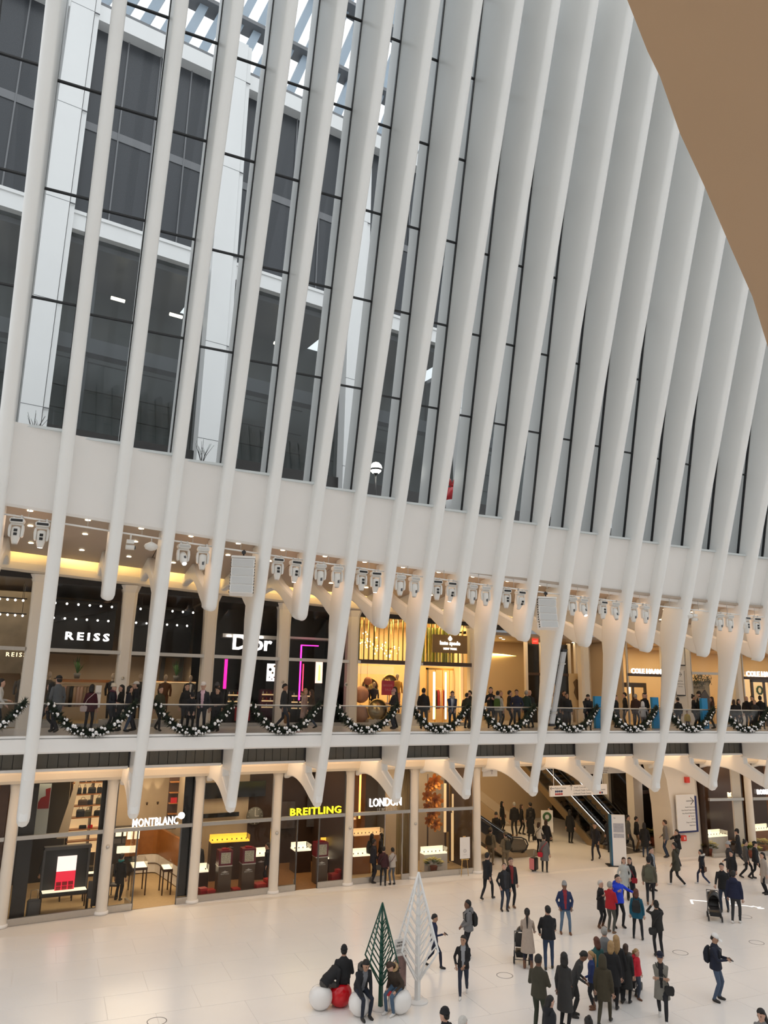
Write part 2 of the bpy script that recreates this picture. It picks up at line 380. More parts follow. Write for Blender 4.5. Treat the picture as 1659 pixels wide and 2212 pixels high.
# ------------------------------------------------------------------ shopfront glazing, ground floor and balcony
def shopfront(n, k, z0, z1, zt, base, label, door=None, frame=M_steel):
    x0, x1 = col_x(k)+.2, col_x(k+1)-.2; w = empty('window_%d' % n, label=label, cat='shopfront', kind='structure')
    def sec(mb, a, c, ya, yb, za, zb, mi=0): strip(mb, [(ya, za), (ya, zb), (yb, zb), (yb, za)], a, c, mi, n=1)
    segs = [(x0, x1)] if not door else [(x0, door[0]), (door[0], door[1]), (door[1], x1)]
    for si, (a, c) in enumerate(segs):
        isdoor = door and si == 1
        if c-a < .05: continue
        if not isdoor:
            b = MB(); sec(b, a, c, 33.9, 34.0, z0, z0+base); b.build('plinth', frame, w)
        if not isdoor or len(door) > 2:
            b = MB(); sec(b, a, c, 33.94, 33.955, z0+(0 if isdoor else base), zt); b.build('pane', M_sglass, w)
    b = MB(); sec(b, x0, x1, 33.88, 34.02, zt-.07, zt+.07); b.build('transom', frame, w)
    b = MB(); sec(b, x0, x1, 33.94, 33.955, zt+.07, z1); b.build('pane', M_sglass, w)
    for a in ([x0, x1] if not door else [x0, x1, door[0], door[1]]):
        b = MB(); sec(b, a-.02, a+.02, 33.9, 34.0, z0, z1 if a in (x0, x1) else zt); b.build('mullion', frame, w)
    return w
LOWER = {0: ('glazed bay of the leather shop left of the white pen shop', None), 1: ('glazed pen shop front under the round white sign', (4.05, 5.7)), 2: ('glazed bay with two red watch pedestals', None),
 3: ('glazed front under the yellow letters', (7.95, 8.9)), 4: ('glazed jeweller front under the white letters', (15.0, 15.75, 1)), 5: ('glazed bay with gold flowers', None)}
# ------------------------------------------------------------------ the camera's own side of the hall, unseen, added to cut sky fill
near = empty('wall_near_unseen', label='unseen wall, balcony and ribs behind the viewer, added to cut sky light', cat='wall', kind='structure')
b = MB(); b.bb(-45, 75, -6, -5.6, 0, 15); b.build('wall_panel', M_cream, near)
b = MB(); b.bb(-45, 75, -5.6, .3, 6.2, 6.8); b.build('balcony_slab', M_white, near)
nr = None
for i in range(34):
    if nr is None:
        b = MB(); b.loft([[(-.2, 30-prof(z)-1.2, z), (.2, 30-prof(z)-1.2, z), (.2, 30-prof(z)-4.2, z), (-.2, 30-prof(z)-4.2, z)] for z in (15, 22, 30, 43)], 0, False); nr = b.build('rib', M_rib, near); o = nr
    else: o = inst(nr)
    o.location = (-30+i*2.6, 0, 0)
# ------------------------------------------------------------------ street side: office building and white wing beyond the glass
AO = radians(8.9); OD = Vector((cos(AO), sin(AO), 0)); ON = Vector((sin(AO), -cos(AO), 0))
M_bwhite = mat('white_cladding', (.86, .86, .85), .5, noise=.03, scale=.4)
M_bglass = mat('dark_office_glass', (.024, .029, .037), .35, spec=.5)
M_bgrey = mat('grey_spandrel', (.17, .175, .185), .4)
M_lobby = mat('lobby_wall', (.085, .10, .10), .4, noise=.5, scale=.35, c2=(.13, .15, .145))
bld = empty('office_building', (0, 52, 0), AO, label='dark glass office building with white columns and floor bands seen through the sloping windows', cat='building')
def ob(name, m, s0, s1, d0, d1, z0, z1): 
    b = MB(); b.bb(s0, s1, d0, d1, z0, z1); return b.build(name, m, bld)
CS = [-15.0, -3.0, 8.85, 20.7, 32.5, 44.4]
for i, s in enumerate(CS):
    ob('column', M_bwhite, s-.98, s+.62, -1.0, .6, 0, 60); ob('column', M_bwhite, s+.68, s+1.0, -.85, .6, 0, 60)
    for z in (25.6, 33.1, 40.55, 48.0, 56.4):
        ob('panel_joint', M_bgrey, s-.985, s+1.005, -1.006, -.9, z, z+.04)
ob('floor_band', M_bwhite, -20, 56, -.5, .6, 39.0, 40.4); ob('floor_band_lip', M_bwhite, -20, 56, -.6, -.4, 40.15, 40.4)
ob('parapet', M_bwhite, -20, 56, -.5, .8, 56.4, 57.75); ob('parapet_cap', M_bgrey, -20, 56, -.35, .6, 57.75, 58.15)
ob('spandrel', M_bgrey, -20, 56, .35, .6, 47.65, 48.3)
ob('plinth', M_dark, -20, 56, -.3, .6, 20, 24.8)
ob('ledge', M_bgrey, -20, 56, 2.2, 3.2, 31.4, 32.5)
for i in range(len(CS)-1):
    a, c = CS[i]+1.0, CS[i+1]-.98; n = 4
    for j in range(n):
        s0 = a+(c-a)*j/n; s1 = a+(c-a)*(j+1)/n
        for z0, z1 in ((40.4, 47.65), (48.3, 56.4)): ob('pane', M_bglass, s0+.05, s1-.05, .42, .5, z0, z1)
        ob('mullion', M_bgrey, s0-.05, s0+.05, .32, .5, 40.4, 56.4)
    ob('lobby_back', M_lobby, a, c, 7.0, 7.3, 20, 39)
    for z in (28.5, 30.3, 32.6, 34.4): ob('cladding_joint', M_black, a, c, 6.93, 7.0, z, z+.05)
    ob('lobby_screen', M_bgrey, a+2.2, a+2.6, 3.0, 3.3, 24, 39)
    p = MB(); p.quad((a, .05, 24.8), (c, .05, 24.8), (c, .05, 39), (a, .05, 39)); p.build('lobby_pane', glass('lobby_glass', (.8, .84, .85), 1.0), bld, fix=False)
    b = MB(); b.bb(a, c, .6, 7.3, 38.6, 39.0); b.build('lobby_ceiling', M_bgrey, bld)
for i in range(-2, 9):
    b = MB(); b.tube([(2.3+4.45*i-.5, 3.5, 36.7), (2.3+4.45*i+.5, 3.5, 36.7)], .13, 8); b.build('lamp', emat('office_lamp', (1, .86, .62), 5), bld)
ob('lobby_end_wall', M_lobby, -20, 56, 7.3, 7.6, 18, 39)
# white wing with slanting bars above the parapet
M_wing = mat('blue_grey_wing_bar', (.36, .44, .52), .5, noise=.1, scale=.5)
wing = empty('roof_wing', (0, 58, 0), AO, label='row of slanting blue grey bars above the office parapet against the bright sky', cat='roof wing')
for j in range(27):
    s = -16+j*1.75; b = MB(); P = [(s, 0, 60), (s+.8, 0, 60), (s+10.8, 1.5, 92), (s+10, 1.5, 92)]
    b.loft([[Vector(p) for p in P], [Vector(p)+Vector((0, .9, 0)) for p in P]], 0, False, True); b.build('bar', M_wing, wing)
for z in (69.5, 78):
    b = MB(); b.bb(-12, 42, -.2, 1.6, z, z+.4); b.build('rail', M_bgrey, wing)
# tiny objects seen low through the glass
t = empty('bare_shrub', (0, 38, 15.6), label='bare leafless shrub behind the second tall window', cat='shrub'); 
for sx_, px_, py_ in ((0, -1.5, 30.5), (1, 4.95, 31.0)):
    t = empty('bare_shrub', (px_, py_, 17.5), label=['bare leafless shrub low behind the window left of the second long rib', 'bare leafless shrub low behind the window under the second white column'][sx_], cat='shrub')
    b = MB()
    for j in range(7):
        a = j*.9; b.tube([(0, 0, 0), (.15*cos(a), .1*sin(a), .45), (.4*cos(a)+.05, .2*sin(a), .95+.08*(j % 3))], [.015, .012, .006], 5)
        b.tube([(.15*cos(a), .1*sin(a), .45), (.15*cos(a)-.15, .1, .85)], [.01, .004], 5)
    b.build('branches', M_dark, t)
    b = MB(); b.lathe([(.28, -1.3), (.32, .02), (.28, .02), (.0, 0)], (0, 0, 0), 14); b.build('planter', M_bgrey, t)
for o in [q for q in COL.objects if q.name == 'bare_shrub' and not q.children]: bpy.data.objects.remove(o)
# red and white figure-like wrapped ornament seen through the glass, street lamp
orn = empty('street_ornament', (16.35, 30.0, 16.75), label='red bow on a red and white barrel low behind the tall window', cat='ornament')
b = MB(); b.lathe([(.26, -.55), (.3, .3), (.3, .34)], (0, 0, 0), 14); b.build('base', M_bwhite, orn)
b = MB(); b.lathe([(.3, .34), (.29, .7), (.2, .95), (.05, 1.0)], (0, 0, 0), 14); b.build('barrel', mat('glossy_red', (.55, .01, .02), .2), orn)
b = MB()
for s in (-1, 1): b.ball((s*.14, 0, 1.25), .2, 8, 0, (.55, .5, 1.3), Matrix.Rotation(s*.45, 3, 'Y'))
b.ball((0, -.02, 1.08), .08, 8); b.build('bow', MATS['glossy_red'], orn)
lamp = empty('street_light', (13.72, 33.0, 17.75), label='glaring round flood light low behind the tall window', cat='lamp')
b = MB(); b.ball((0, 0, 1.35), .3, 12); b.build('bulb', emat('flood_glow', (1, .97, .85), 14), lamp)
b = MB(); b.tube([(0, 0, -1.55), (0, 0, 1.1)], .05, 8); b.lathe([(.1, 1.05), (.34, 1.3), (.3, 1.32), (.05, 1.1)], (0, .0, 0), 12); b.build('post', M_dark, lamp)
ob2 = MB(); ob2.bb(-60, 90, 29.2, 120, 16.0, 16.2); ob2.build('ground_street', mat('street_paving', (.2, .2, .2), .7), label='grey street level behind the tall windows', cat='street', kind='structure')
# ------------------------------------------------------------------ broad tan soffit close overhead
M_tan = mat('tan_soffit', (.46, .305, .18), .6, noise=.04, scale=.4)
EP = [(2.6, 3.05), (3.66, 3.8), (4.16, 4.12), (4.46, 4.29), (5.16, 4.76), (5.97, 5.24), (7.24, 6.02), (8.41, 6.73), (9.95, 7.77), (12.4, 9.4), (14, 8), (14, 0), (2, -2)]
b = MB(); b.prism(EP, 2, 14.0, 14.7); b.build('trim_5', M_tan, bevel=0, label='broad tan soffit close overhead at the upper right', cat='soffit', kind='structure')
# ------------------------------------------------------------------ shops: shells, glazing, fittings
def Y(x, d=0): return BASE+yo(x)+d
def bx(mb, x0, x1, d0, d1, z0, z1, mi=0):
    ya, yb = Y(x0), Y(x1); mb.add([(x0, ya+d0, z0), (x1, yb+d0, z0), (x1, yb+d1, z0), (x0, ya+d1, z0), (x0, ya+d0, z1), (x1, yb+d0, z1), (x1, yb+d1, z1), (x0, ya+d1, z1)],
        [(0, 3, 2, 1), (4, 5, 6, 7), (0, 1, 5, 4), (2, 3, 7, 6), (1, 2, 6, 5), (0, 4, 7, 3)], mi); return mb
def piece(name, m, parent, *a, **k):
    b = MB(); bx(b, *a); return b.build(name, m, parent, **k)
WN = [0]
def shell(x0, x1, z0, z1, D, back, side, floor_m, ceil_m, label, power=60, col=(1, .78, .5), sides=(1, 1), lz=None):
    WN[0] += 1
    r = empty('wall_shop_%d' % WN[0], label=label, cat='shop interior', kind='structure')
    piece('back_panel', back, r, x0, x1, D, D+.15, z0, z1)
    if sides[0]: piece('side_panel', side, r, x0-.06, x0+.06, .25, D, z0, z1)
    if sides[1]: piece('side_panel', side, r, x1-.06, x1+.06, .25, D, z0, z1)
    piece('floor_panel', floor_m, r, x0, x1, .02, D, z0, z0+.006)
    piece('ceiling_panel', ceil_m, r, x0, x1, .2, D, z1, z1+.1)
    if power: area('shop_light', ((x0+x1)/2, Y((x0+x1)/2, D*.45), (lz or z1)-.06), (x1-x0-.6, D*.6), power, col, (0, 0, 0), r)
    return r
C_ = col_x
M_beige = mat('beige_wall', (.52, .42, .31), .5, noise=.05, scale=1); M_brown = mat('dark_brown', (.055, .03, .02), .35, noise=.2, scale=5)
M_carpet = mat('tan_carpet', (.50, .36, .20), .85, noise=.12, scale=7); M_parq = mat('parquet', (.30, .15, .06), .35, noise=.35, scale=7)
M_cara = mat('caramel_wood', (.30, .12, .035), .3, noise=.25, scale=4); M_blk = mat('gloss_black', (.01, .01, .011), .12)
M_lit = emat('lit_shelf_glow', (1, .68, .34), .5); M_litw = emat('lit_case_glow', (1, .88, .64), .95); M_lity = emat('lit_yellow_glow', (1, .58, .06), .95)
M_wcard = mat('white_card', (.82, .80, .78), .5); M_redl = emat('lit_red_glow', (.70, .02, .05), .9); M_pink = emat('pink_neon_glow', (1, .02, .42), 5)
M_green = mat('leaf_green', (.03, .10, .025), .5, noise=.3, scale=20); M_pot = mat('terracotta', (.35, .10, .06), .6)
# shells, ground floor
shell(-4.5, C_(0), 0, 4.84, 5, M_cara, M_gold, M_carpet, M_dark, 'wood lined shop bay at the left edge', 45)
shell(C_(0), C_(1), 0, 4.84, 6, M_dark, M_dark, M_carpet, M_dark, 'black lined leather goods bay', 60, sides=(1, 0))
shell(C_(1), C_(2), 0, 4.84, 6, M_beige, M_beige, M_carpet, M_beige, 'beige pen shop interior', 170, sides=(0, 1))
shell(C_(2), C_(3), 0, 4.84, 5, M_beige, M_beige, M_parq, M_beige, 'beige watch shop interior', 80, sides=(0, 0))
shell(C_(3), C_(4), 0, 4.84, 5, M_brown, M_brown, M_parq, M_beige, 'brown watch shop entrance interior', 70, sides=(0, 1))
shell(C_(4), C_(5), 0, 4.84, 6, M_cara, M_brown, M_carpet, M_beige, 'dark jeweller interior', 80, sides=(0, 0))
shell(C_(5), C_(6), 0, 4.84, 3.2, M_beige, M_brown, M_carpet, M_beige, 'gold panelled jeweller display bay', 70, sides=(0, 1))
E_orange = emat('orange_tube_glow', (1, .30, .06), 4)
shopfront(1, 0, 0, 4.86, 2.93, .24, 'glazed bay with a red and white poster stand') if False else None
SF = 101
for k, lab, door in ((0, 'glazed bay with the red and white poster stand', None), (1, 'glazed front under the round white sign dot', (3.92, 5.62, 0)), (2, 'glazed bay with two red topped watch pedestals', None), (3, 'glazed front under the yellow letters', (10.69, 11.72, 0)),
                     (4, 'glazed front under the white five letter sign', (14.95, 15.86)), (5, 'glazed bay with amber glass flowers', None)):
    if door and len(door) == 2: door = (door[0], door[1], 1)
    if door and door[2] == 0:
        x0, x1 = C_(k)+.2, C_(k+1)-.2; SF += 1; w = empty('window_%d' % SF, label=lab, cat='shopfront', kind='structure')
        for a, c in ((x0, door[0]), (door[1], x1)):
            piece('plinth', M_steel, w, a, c, -.05, .06, 0, .24); piece('pane', M_sglass, w, a, c, 0, .012, .24, 2.86); piece('mullion', M_frame, w, (c if c < door[1] else a)-.025, (c if c < door[1] else a)+.025, -.04, .05, 0, 2.86)
        piece('transom', M_steel, w, x0, x1, -.06, .07, 2.86, 3.0); piece('pane', M_sglass, w, x0, x1, 0, .012, 3.0, 4.84)
        for a in (x0, x1): piece('mullion', M_frame, w, a-.03, a+.03, -.04, .05, 0, 4.84)
        # the open glass leaf swung inward
        leaf = empty('door_%d' % SF, (door[0]+.03, Y(door[0], .1), 0), radians(100 if k == 1 else 75), label='open glass door leaf at the %s shop entrance' % ('white lettered' if k == 1 else 'yellow lettered'), cat='door', kind='structure')
        b = MB(); b.bb(0, .95, 0, .012, .2, 2.8); b.build('pane', M_sglass, leaf); b = MB(); b.bb(0, .95, -.03, .04, 0, .2); b.build('bottom_rail', M_steel, leaf)
    else: SF += 1; shopfront(SF, k, 0, 4.86, 2.93, .24, lab, door)
SF += 1; 
w = empty('window_%d' % SF, label='wood framed glazed bay at the left edge', cat='shopfront', kind='structure')
piece('plinth', M_steel, w, -3.6, C_(0)-.2, -.05, .06, 0, .24); piece('pane', M_sglass, w, -3.6, C_(0)-.2, 0, .012, .24, 4.84); piece('transom', M_steel, w, -3.6, C_(0)-.2, -.06, .07, 2.86, 3.0); piece('jamb', M_brown, w, -1.15, C_(0)-.22, -.02, .4, .2, 4.84)
# ---- brand letters and signs
def sign(txt, x0, x1, z, h, m, label, d=-.1, font_w=None, depth=.04, bold=.0, spacing=1.0, parts=None):
    xm = (x0+x1)/2; ang = math.atan2(Y(x1)-Y(x0), x1-x0)
    r = empty('shop_sign', (xm, Y(xm, d), z), ang, label=label, cat='sign')
    me = text_mesh(txt, 1, depth, spacing=spacing, bold=bold); xs = [v.co.x for v in me.vertices]; ys = [v.co.y for v in me.vertices]
    w0, h0 = max(xs)-min(xs), max(ys)-min(ys); cx, cy = (max(xs)+min(xs))/2, (max(ys)+min(ys))/2
    sx_, sy_ = (x1-x0)/w0, h/h0
    for v in me.vertices: v.co = ((v.co.x-cx)*sx_, v.co.z, (v.co.y-cy)*sy_)
    me.materials.append(m); o = bpy.data.objects.new('letters', me); COL.objects.link(o); o.parent = r
    return r
E_sign = emat('white_letter_glow', (1, .96, .93), 2.4); E_yel = emat('yellow_letter_glow', (.95, .82, .02), 1.15); E_dim = emat('dim_cream_letter_glow', (1, .85, .55), 1.4)
s = sign('MONTBLANC', 3.66, 5.46, 3.17, .30, E_sign, 'glowing white shop name with a round dot over the pen shop door', bold=.004, spacing=1.08)
b = MB(); b.lathe([(.0, 0), (.13, 0), (.13, .05), (0, .05)], (1.02, .02, .16), 18, rot=Matrix.Rotation(pi/2, 3, 'X')); b.build('dot', E_sign, s)
s = sign('BREITLING', 10.3, 12.71, 3.19, .30, E_yel, 'glowing yellow shop name letters over the watch shop entrance', bold=.012, spacing=1.1)
s = sign('LONDON', 14.13, 15.75, 3.40, .36, E_sign, 'white LONDON letters behind the glass over the jeweller door')
lettering('JEWELERS', .17, M_steel, (.1, .03, -.33), 0, s, .01, 1.5)
sign('REISS', .44, 2.1, 10.28, .31, E_sign, 'glowing white shop name in wide letters, leftmost on the balcony', bold=.02, spacing=1.45)
sign('REISS', -1.57, -.86, 9.5, .16, E_dim, 'small dim reflected shop name at the left edge of the balcony', d=.6, spacing=1.4)  # a reflection, drawn as dim glowing letters
sign('Dior', 7.25, 9.05, 10.36, .66, E_sign, 'large glowing white four letter shop name half behind a rib', bold=.015)
ks = sign('kate spade', 17.73, 18.87, 10.76, .25, E_sign, 'brown sign board with a white spade mark and two lines of letters', d=-.19, depth=.02, bold=.012)
b = MB(); b.bb(-.98, 1.0, .02, .1, -.46, .43); b.build('board', mat('sign_brown', (.20, .12, .045), .4), ks)
b = MB(); P = [(0, .14), (.06, .07), (.11, .0), (.09, -.06), (.03, -.05), (.05, -.11), (-.05, -.11), (-.03, -.05), (-.09, -.06), (-.11, 0), (-.06, .07)]; b.prism([(x, z+.25) for x, z in P], 1, -.02, .02); b.build('spade_mark', E_sign, ks)
lettering('NEW YORK', .13, E_sign, (0, 0, -.26), 0, ks, .01, 1.15, .004)
sign('COLE HAAN', 29.38, 31.32, 9.73, .27, E_sign, 'glowing white shop name letters beside the balcony sign boards', bold=.012)
sign('COLE HAAN', 36.95, 38.95, 9.76, .30, E_sign, 'glowing white shop name letters cut off at the right edge', bold=.012)
sign('ROBERTO COIN', 32.8, 34.8, 3.14, .26, E_sign, 'glowing white shop name left of the pillar with the arrow board', d=3.05, bold=.0, spacing=1.1)
sign('ROBERTO COIN', 37.0, 39.0, 3.3, .26, E_sign, 'glowing white shop name cut off at the lower right edge', bold=.0, spacing=1.1)
sign('ROI', 35.65, 36.05, 3.1, .25, E_dim, 'dim gold letters reflected inside the lower right jewellery shop', d=.5)
# ---- leather bay: shelf wall with bags, poster, stand
sh = empty('display_shelf', (1.6, Y(2.2, 3.7), 0), math.atan2(Y(3)-Y(1.5), 1.5), label='tall lit brown shelf wall full of black bags', cat='shelf')
b = MB(); b.bb(-.15, 1.7, .34, .38, 1.4, 4.8); b.build('back_panel', M_lit, sh)
for x in (-.15, .72, 1.66): b = MB(); b.bb(x, x+.05, 0, .36, 1.4, 4.8); b.build('upright', M_brown, sh)
for z in (4.3, 3.82, 3.36, 2.89, 2.41, 1.95): b = MB(); b.bb(-.15, 1.7, -.02, .36, z-.03, z+.02); b.build('shelf_board', M_cara, sh)
def bag(x, d, z, w, h, m, label, handle=True, group='bags on the lit shelves', yw=.14, rz=0):
    r = empty('handbag', (x, Y(x, d), z), rz, label=label, cat='bag', group=group)
    b = MB(); b.loft([[(-w/2, -yw/2, 0), (w/2, -yw/2, 0), (w/2, yw/2, 0), (-w/2, yw/2, 0)], [(-w/2, -yw/2, h*.8), (w/2, -yw/2, h*.8), (w/2, yw/2, h*.8), (-w/2, yw/2, h*.8)], [(-w*.42, -yw*.25, h), (w*.42, -yw*.25, h), (w*.42, yw*.25, h), (-w*.42, yw*.25, h)]], 0, False); b.build('body', m, r, bevel=.01)
    if handle:
        b = MB(); b.tube([(w*.22*cos(a), 0, h+.11*sin(a)*h/.25) for a in [pi*i/8 for i in range(9)]], .01, 6); b.build('handle', m, r)
    return r
rows = [(4.3, [(1.85, .26, .24, 0), (2.12, .2, .11, 0), (2.55, .3, .2, 0), (2.8, .26, .3, 1)]), (3.82, [(1.75, .2, .26, 0), (1.98, .14, .26, 0), (2.28, .32, .25, 0), (2.58, .2, .24, 0), (2.78, .2, .25, 2), (2.98, .18, .24, 0)]),
        (3.36, [(1.95, .38, .22, 1), (2.25, .22, .2, 0), (2.6, .24, .26, 3), (2.88, .26, .26, 3)]), (2.89, [(1.9, .34, .3, 0), (2.2, .24, .26, 3), (2.65, .4, .22, 0)]), (2.41, [(2.05, .3, .14, 0), (2.35, .2, .13, 2)])]
BM = [mat('black_leather', (.012, .011, .011), .35), mat('brown_leather', (.06, .035, .02), .4), mat('red_leather', (.5, .015, .02), .35), mat('olive_leather', (.05, .045, .025), .4)]
for ri, (z, L) in enumerate(rows):
    for bi, (x, w_, h, c) in enumerate(L):
        bag(x, 3.86, z+.025, w_, h, BM[c], '%s bag on the lit shelf wall, %s row from the top, %s from the left' % (['black', 'brown', 'red', 'olive'][c], ORD[ri], ORD[bi]), h > .2)
ps = empty('hanging_poster', (.38, Y(.38, 1.5), 2.7), label='tall narrow red and white poster behind the leather shop glass', cat='poster')
b = MB(); b.bb(-.22, .22, -.01, .01, 0, 1.9); b.build('sheet', mat('grey_white_sheet', (.55, .60, .58), .5), ps)
b = MB(); b.prism([(-.2, .98), (.2, .98), (.2, 1.75), (.02, 1.7), (.05, 1.45), (-.12, 1.38), (-.2, 1.22)], 1, -.022, -.012); b.build('red_figure', mat('deep_red', (.30, .012, .012), .5), ps)
o = piece('trim_6', M_dark, None, -.35, .14, .25, .32, .1, 4.8, label='dark panel edging the leather shop window', cat='panel', kind='structure'); 
piece('trim_7', M_dark, None, 2.42, 2.62, .25, .32, .24, 4.8, label='dark jamb panel at the right of the leather shop window', cat='panel', kind='structure')
b = MB(); b.prism([(1.05, 2.2), (1.45, 2.2), (1.75, 4.84), (1.65, 4.84)], 1, Y(1.5, 3.3), Y(1.5, 3.4)); b.build('slanted_panel', M_beige, label='slanting beige panel beside the bag shelves', cat='panel', kind='structure').name = 'trim_8'
st = empty('display_stand', (1.48, Y(1.48, 1.1), 0), .08, label='black framed display table with a red and white picture panel', cat='display stand')
b = MB()
for x in (-.85, .78):
    for y in (-.2, .3): b.bb(x, x+.05, y, y+.05, 0, .6)
b.bb(-.87, .85, -.22, .37, .56, .6); b.build('legs', M_brown, st)
b = MB(); b.bb(-.85, .83, -.2, .35, .6, .7); b.build('tray', M_blk, st); b = MB(); b.bb(-.8, .78, -.16, .3, .7, .71); b.build('lit_top', M_litw, st)
b = MB(); b.bb(-.87, -.79, .28, .36, .6, 2.2); b.bb(.77, .85, .28, .36, .6, 2.2); b.bb(-.87, .85, .1, .4, 2.16, 2.28); b.build('frame', M_frame, st); b = MB(); b.bb(-.79, .77, .33, .35, .7, 2.16); b.build('back_panel', mat('charcoal_panel', (.02, .022, .022), .5), st)
b = MB(); b.bb(-.36, .34, .1, .13, 1.38, 1.92); b.build('white_panel', emat('lit_pink_white', (.95, .80, .76), 1.0), st); b = MB(); b.bb(-.36, .34, .1, .13, .71, 1.38); b.build('red_panel', M_redl, st)
for i in range(6): b = MB(); b.bb(-.33+.22*(i % 3), -.16+.22*(i % 3), .02+.0*i, .1, .73+.16*(i//3), .85+.16*(i//3)); b.build('red_box', mat('red_gift', (.4, .01, .02), .4), st)
def chair(x, d, rz, label, m=None, back=1.0):
    r = empty('chair', (x, Y(x, d), 0), rz, label=label, cat='chair'); m = m or M_frame
    b = MB(); b.bb(-.22, .22, -.22, .22, .42, .5); b.build('seat', m, r, bevel=.02); b = MB(); b.bb(-.2, .2, .18, .24, .5, back); b.build('backrest', m, r, bevel=.02)
    for a in (-1, 1):
        for c in (-1, 1): b = MB(); b.bb(a*.18-.02, a*.18+.02, c*.18-.02, c*.18+.02, 0, .42); b.build('leg', M_black, r)
chair(2.58, .75, 2.6, 'dark upholstered chair at the right of the picture stand', back=1.05)
suit = empty('suitcase', (.42, Y(.42, .55), 0), .1, label='dark grey upright suitcase behind the glass, leftmost bay', cat='suitcase')
b = MB(); b.bb(-.22, .22, -.14, .14, .05, .66); b.build('shell', M_frame, suit, bevel=.04); b = MB(); b.bb(-.2, .2, -.1, .1, 0, .06); b.build('wheels', M_black, suit)
b = MB(); b.tube([(-.12, .1, .64), (-.12, .1, .95), (.12, .1, .95), (.12, .1, .64)], .012, 6); b.build('handle', M_steel, suit)
def table(x, d, w, dp_, h, label, m=M_brown, rz=0, glow=True):
    r = empty('display_table', (x, Y(x, d), 0), rz, label=label, cat='table')
    for a in (-1, 1):
        for c in (-1, 1): b = MB(); b.bb(a*(w/2-.03)-.025, a*(w/2-.03)+.025, c*(dp_/2-.03)-.025, c*(dp_/2-.03)+.025, 0, h); b.build('leg', m, r)
    b = MB(); b.bb(-w/2, w/2, -dp_/2, dp_/2, h-.1, h); b.build('top', m, r)
    b = MB(); b.bb(-w/2+.03, w/2-.03, -dp_/2+.03, dp_/2-.03, h, h+.015); b.build('lit_tray', M_litw if glow else m, r)
    b = MB(); b.bb(-w/2+.02, w/2-.02, -dp_/2+.02, dp_/2-.02, h+.015, h+.25); b.build('glass_cover', M_sglass, r)
    return r
table(1.6, 2.6, .5, .5, .75, 'small dark framed table behind the picture stand', glow=False); table(2.5, 2.2, .6, .4, 1.0, 'lit glass topped display case right of the picture stand')
# ---- pen shop
table(4.35, 2.4, .62, 1.1, 1.08, 'wooden display table with a bright glass top inside the pen shop'); table(5.45, 1.9, .4, .9, 1.0, 'narrow display table behind the right door post of the pen shop')
chair(3.45, 2.2, 1.2, 'dark chair with thin legs left of the bright display table', back=1.2)
cab = empty('wall_cabinet', (5.05, Y(5.05, 5.2), 0), 0, label='curved caramel wood cabinet over white drawers', cat='cabinet')
CP = [(-.45, .3), (.25, .3), (.42, .22), (.5, .05), (1.0, -2.8), (1.12, -2.75), (.65, .15), (.5, .42), (-.45, .45)]
b = MB(); b.prism(CP, 2, .85, 1.95); b.build('wood_front', M_cara, cab); b = MB(); b.prism([(x, y+.02) for x, y in CP], 2, .05, .83); b.build('white_base', M_wcard, cab)
b = MB(); b.prism([(x-.012, y-.012) for x, y in CP], 2, .43, .46); b.build('groove', M_brown, cab)
b = MB(); b.bb(-1.0, -.42, 0, .4, .85, 1.95); b.build('drawer_stack', M_cara, cab)
for i in range(5): b = MB(); b.ball((-.7, -.02, .98+i*.13), .018, 6); b.build('knob', M_steel, cab)
for i in range(2): b = MB(); b.bb(-.95+i*.3, -.72+i*.3, -.02, .0, 1.58, 1.92); b.build('picture', M_litw, cab)
ws = empty('wall_shelf', (4.0, Y(4.0, 5.4), 0), 0, label='black wall shelf with four lit picture niches', cat='shelf')
b = MB(); b.bb(-.8, .55, 0, .4, .2, 2.1); b.build('carcass', M_dark, ws)
for i in range(4): b = MB(); b.bb(-.75+i*.34, -.5+i*.34, -.02, .01, 1.72, 2.02); b.build('picture', M_litw, ws)
for i in range(2): b = MB(); b.bb(-.7+i*.6, -.15+i*.6, -.03, .01, 1.42, 1.62); b.build('pen_tray', M_frame, ws)
b = MB(); b.bb(-.3, .5, -.15, .02, 1.02, 1.3); b.build('lit_niche', M_litw, ws)
piece('trim_9', M_blk, None, 5.66, C_(2)-.16, .12, .2, .24, 4.8, label='tall black glass panel right of the pen shop door', cat='panel', kind='structure')
ds = empty('display_shelf', (5.75, Y(5.75, 3.2), 0), 0, label='narrow dark shelf column with red boxes, right of the beige wall', cat='shelf')
for z in (2.4, 2.85, 3.3, 3.75, 4.2): b = MB(); b.bb(-.2, .2, 0, .3, z, z+.03); b.build('shelf_board', M_cara, ds)
b = MB(); b.bb(-.22, .22, .3, .34, 2.2, 4.8); b.build('back_panel', M_brown, ds); b = MB(); b.bb(-.12, .14, .05, .2, 3.33, 3.55); b.build('red_box', M_red, ds)
def spot(loc, to, power, col=(1, .8, .5), ang=50, parent=None):
    l = bpy.data.lights.new('spot', 'SPOT'); l.energy = power; l.color = col; l.spot_size = radians(ang); l.spot_blend = .6; l.shadow_soft_size = .05
    o = bpy.data.objects.new('spot', l); COL.objects.link(o); o.location = loc; o.rotation_euler = (Vector(to)-Vector(loc)).to_track_quat('-Z', 'Y').to_euler()
    if parent: o.parent = parent
for x in (4.9, 5.4):
    r = empty('wall_lamp', (x, Y(x, 5.7), 2.95), label='small wall uplighter on the beige wall, %s of the pair' % ('left' if x < 5 else 'right'), cat='lamp')
    b = MB(); b.lathe([(.03, 0), (.06, .12), (.05, .12), (.02, .02)], (0, 0, 0), 10); b.build('shade', M_brown, r); spot((0, 0, .14), (0, .25, 1.5), 30, ang=40, parent=r)
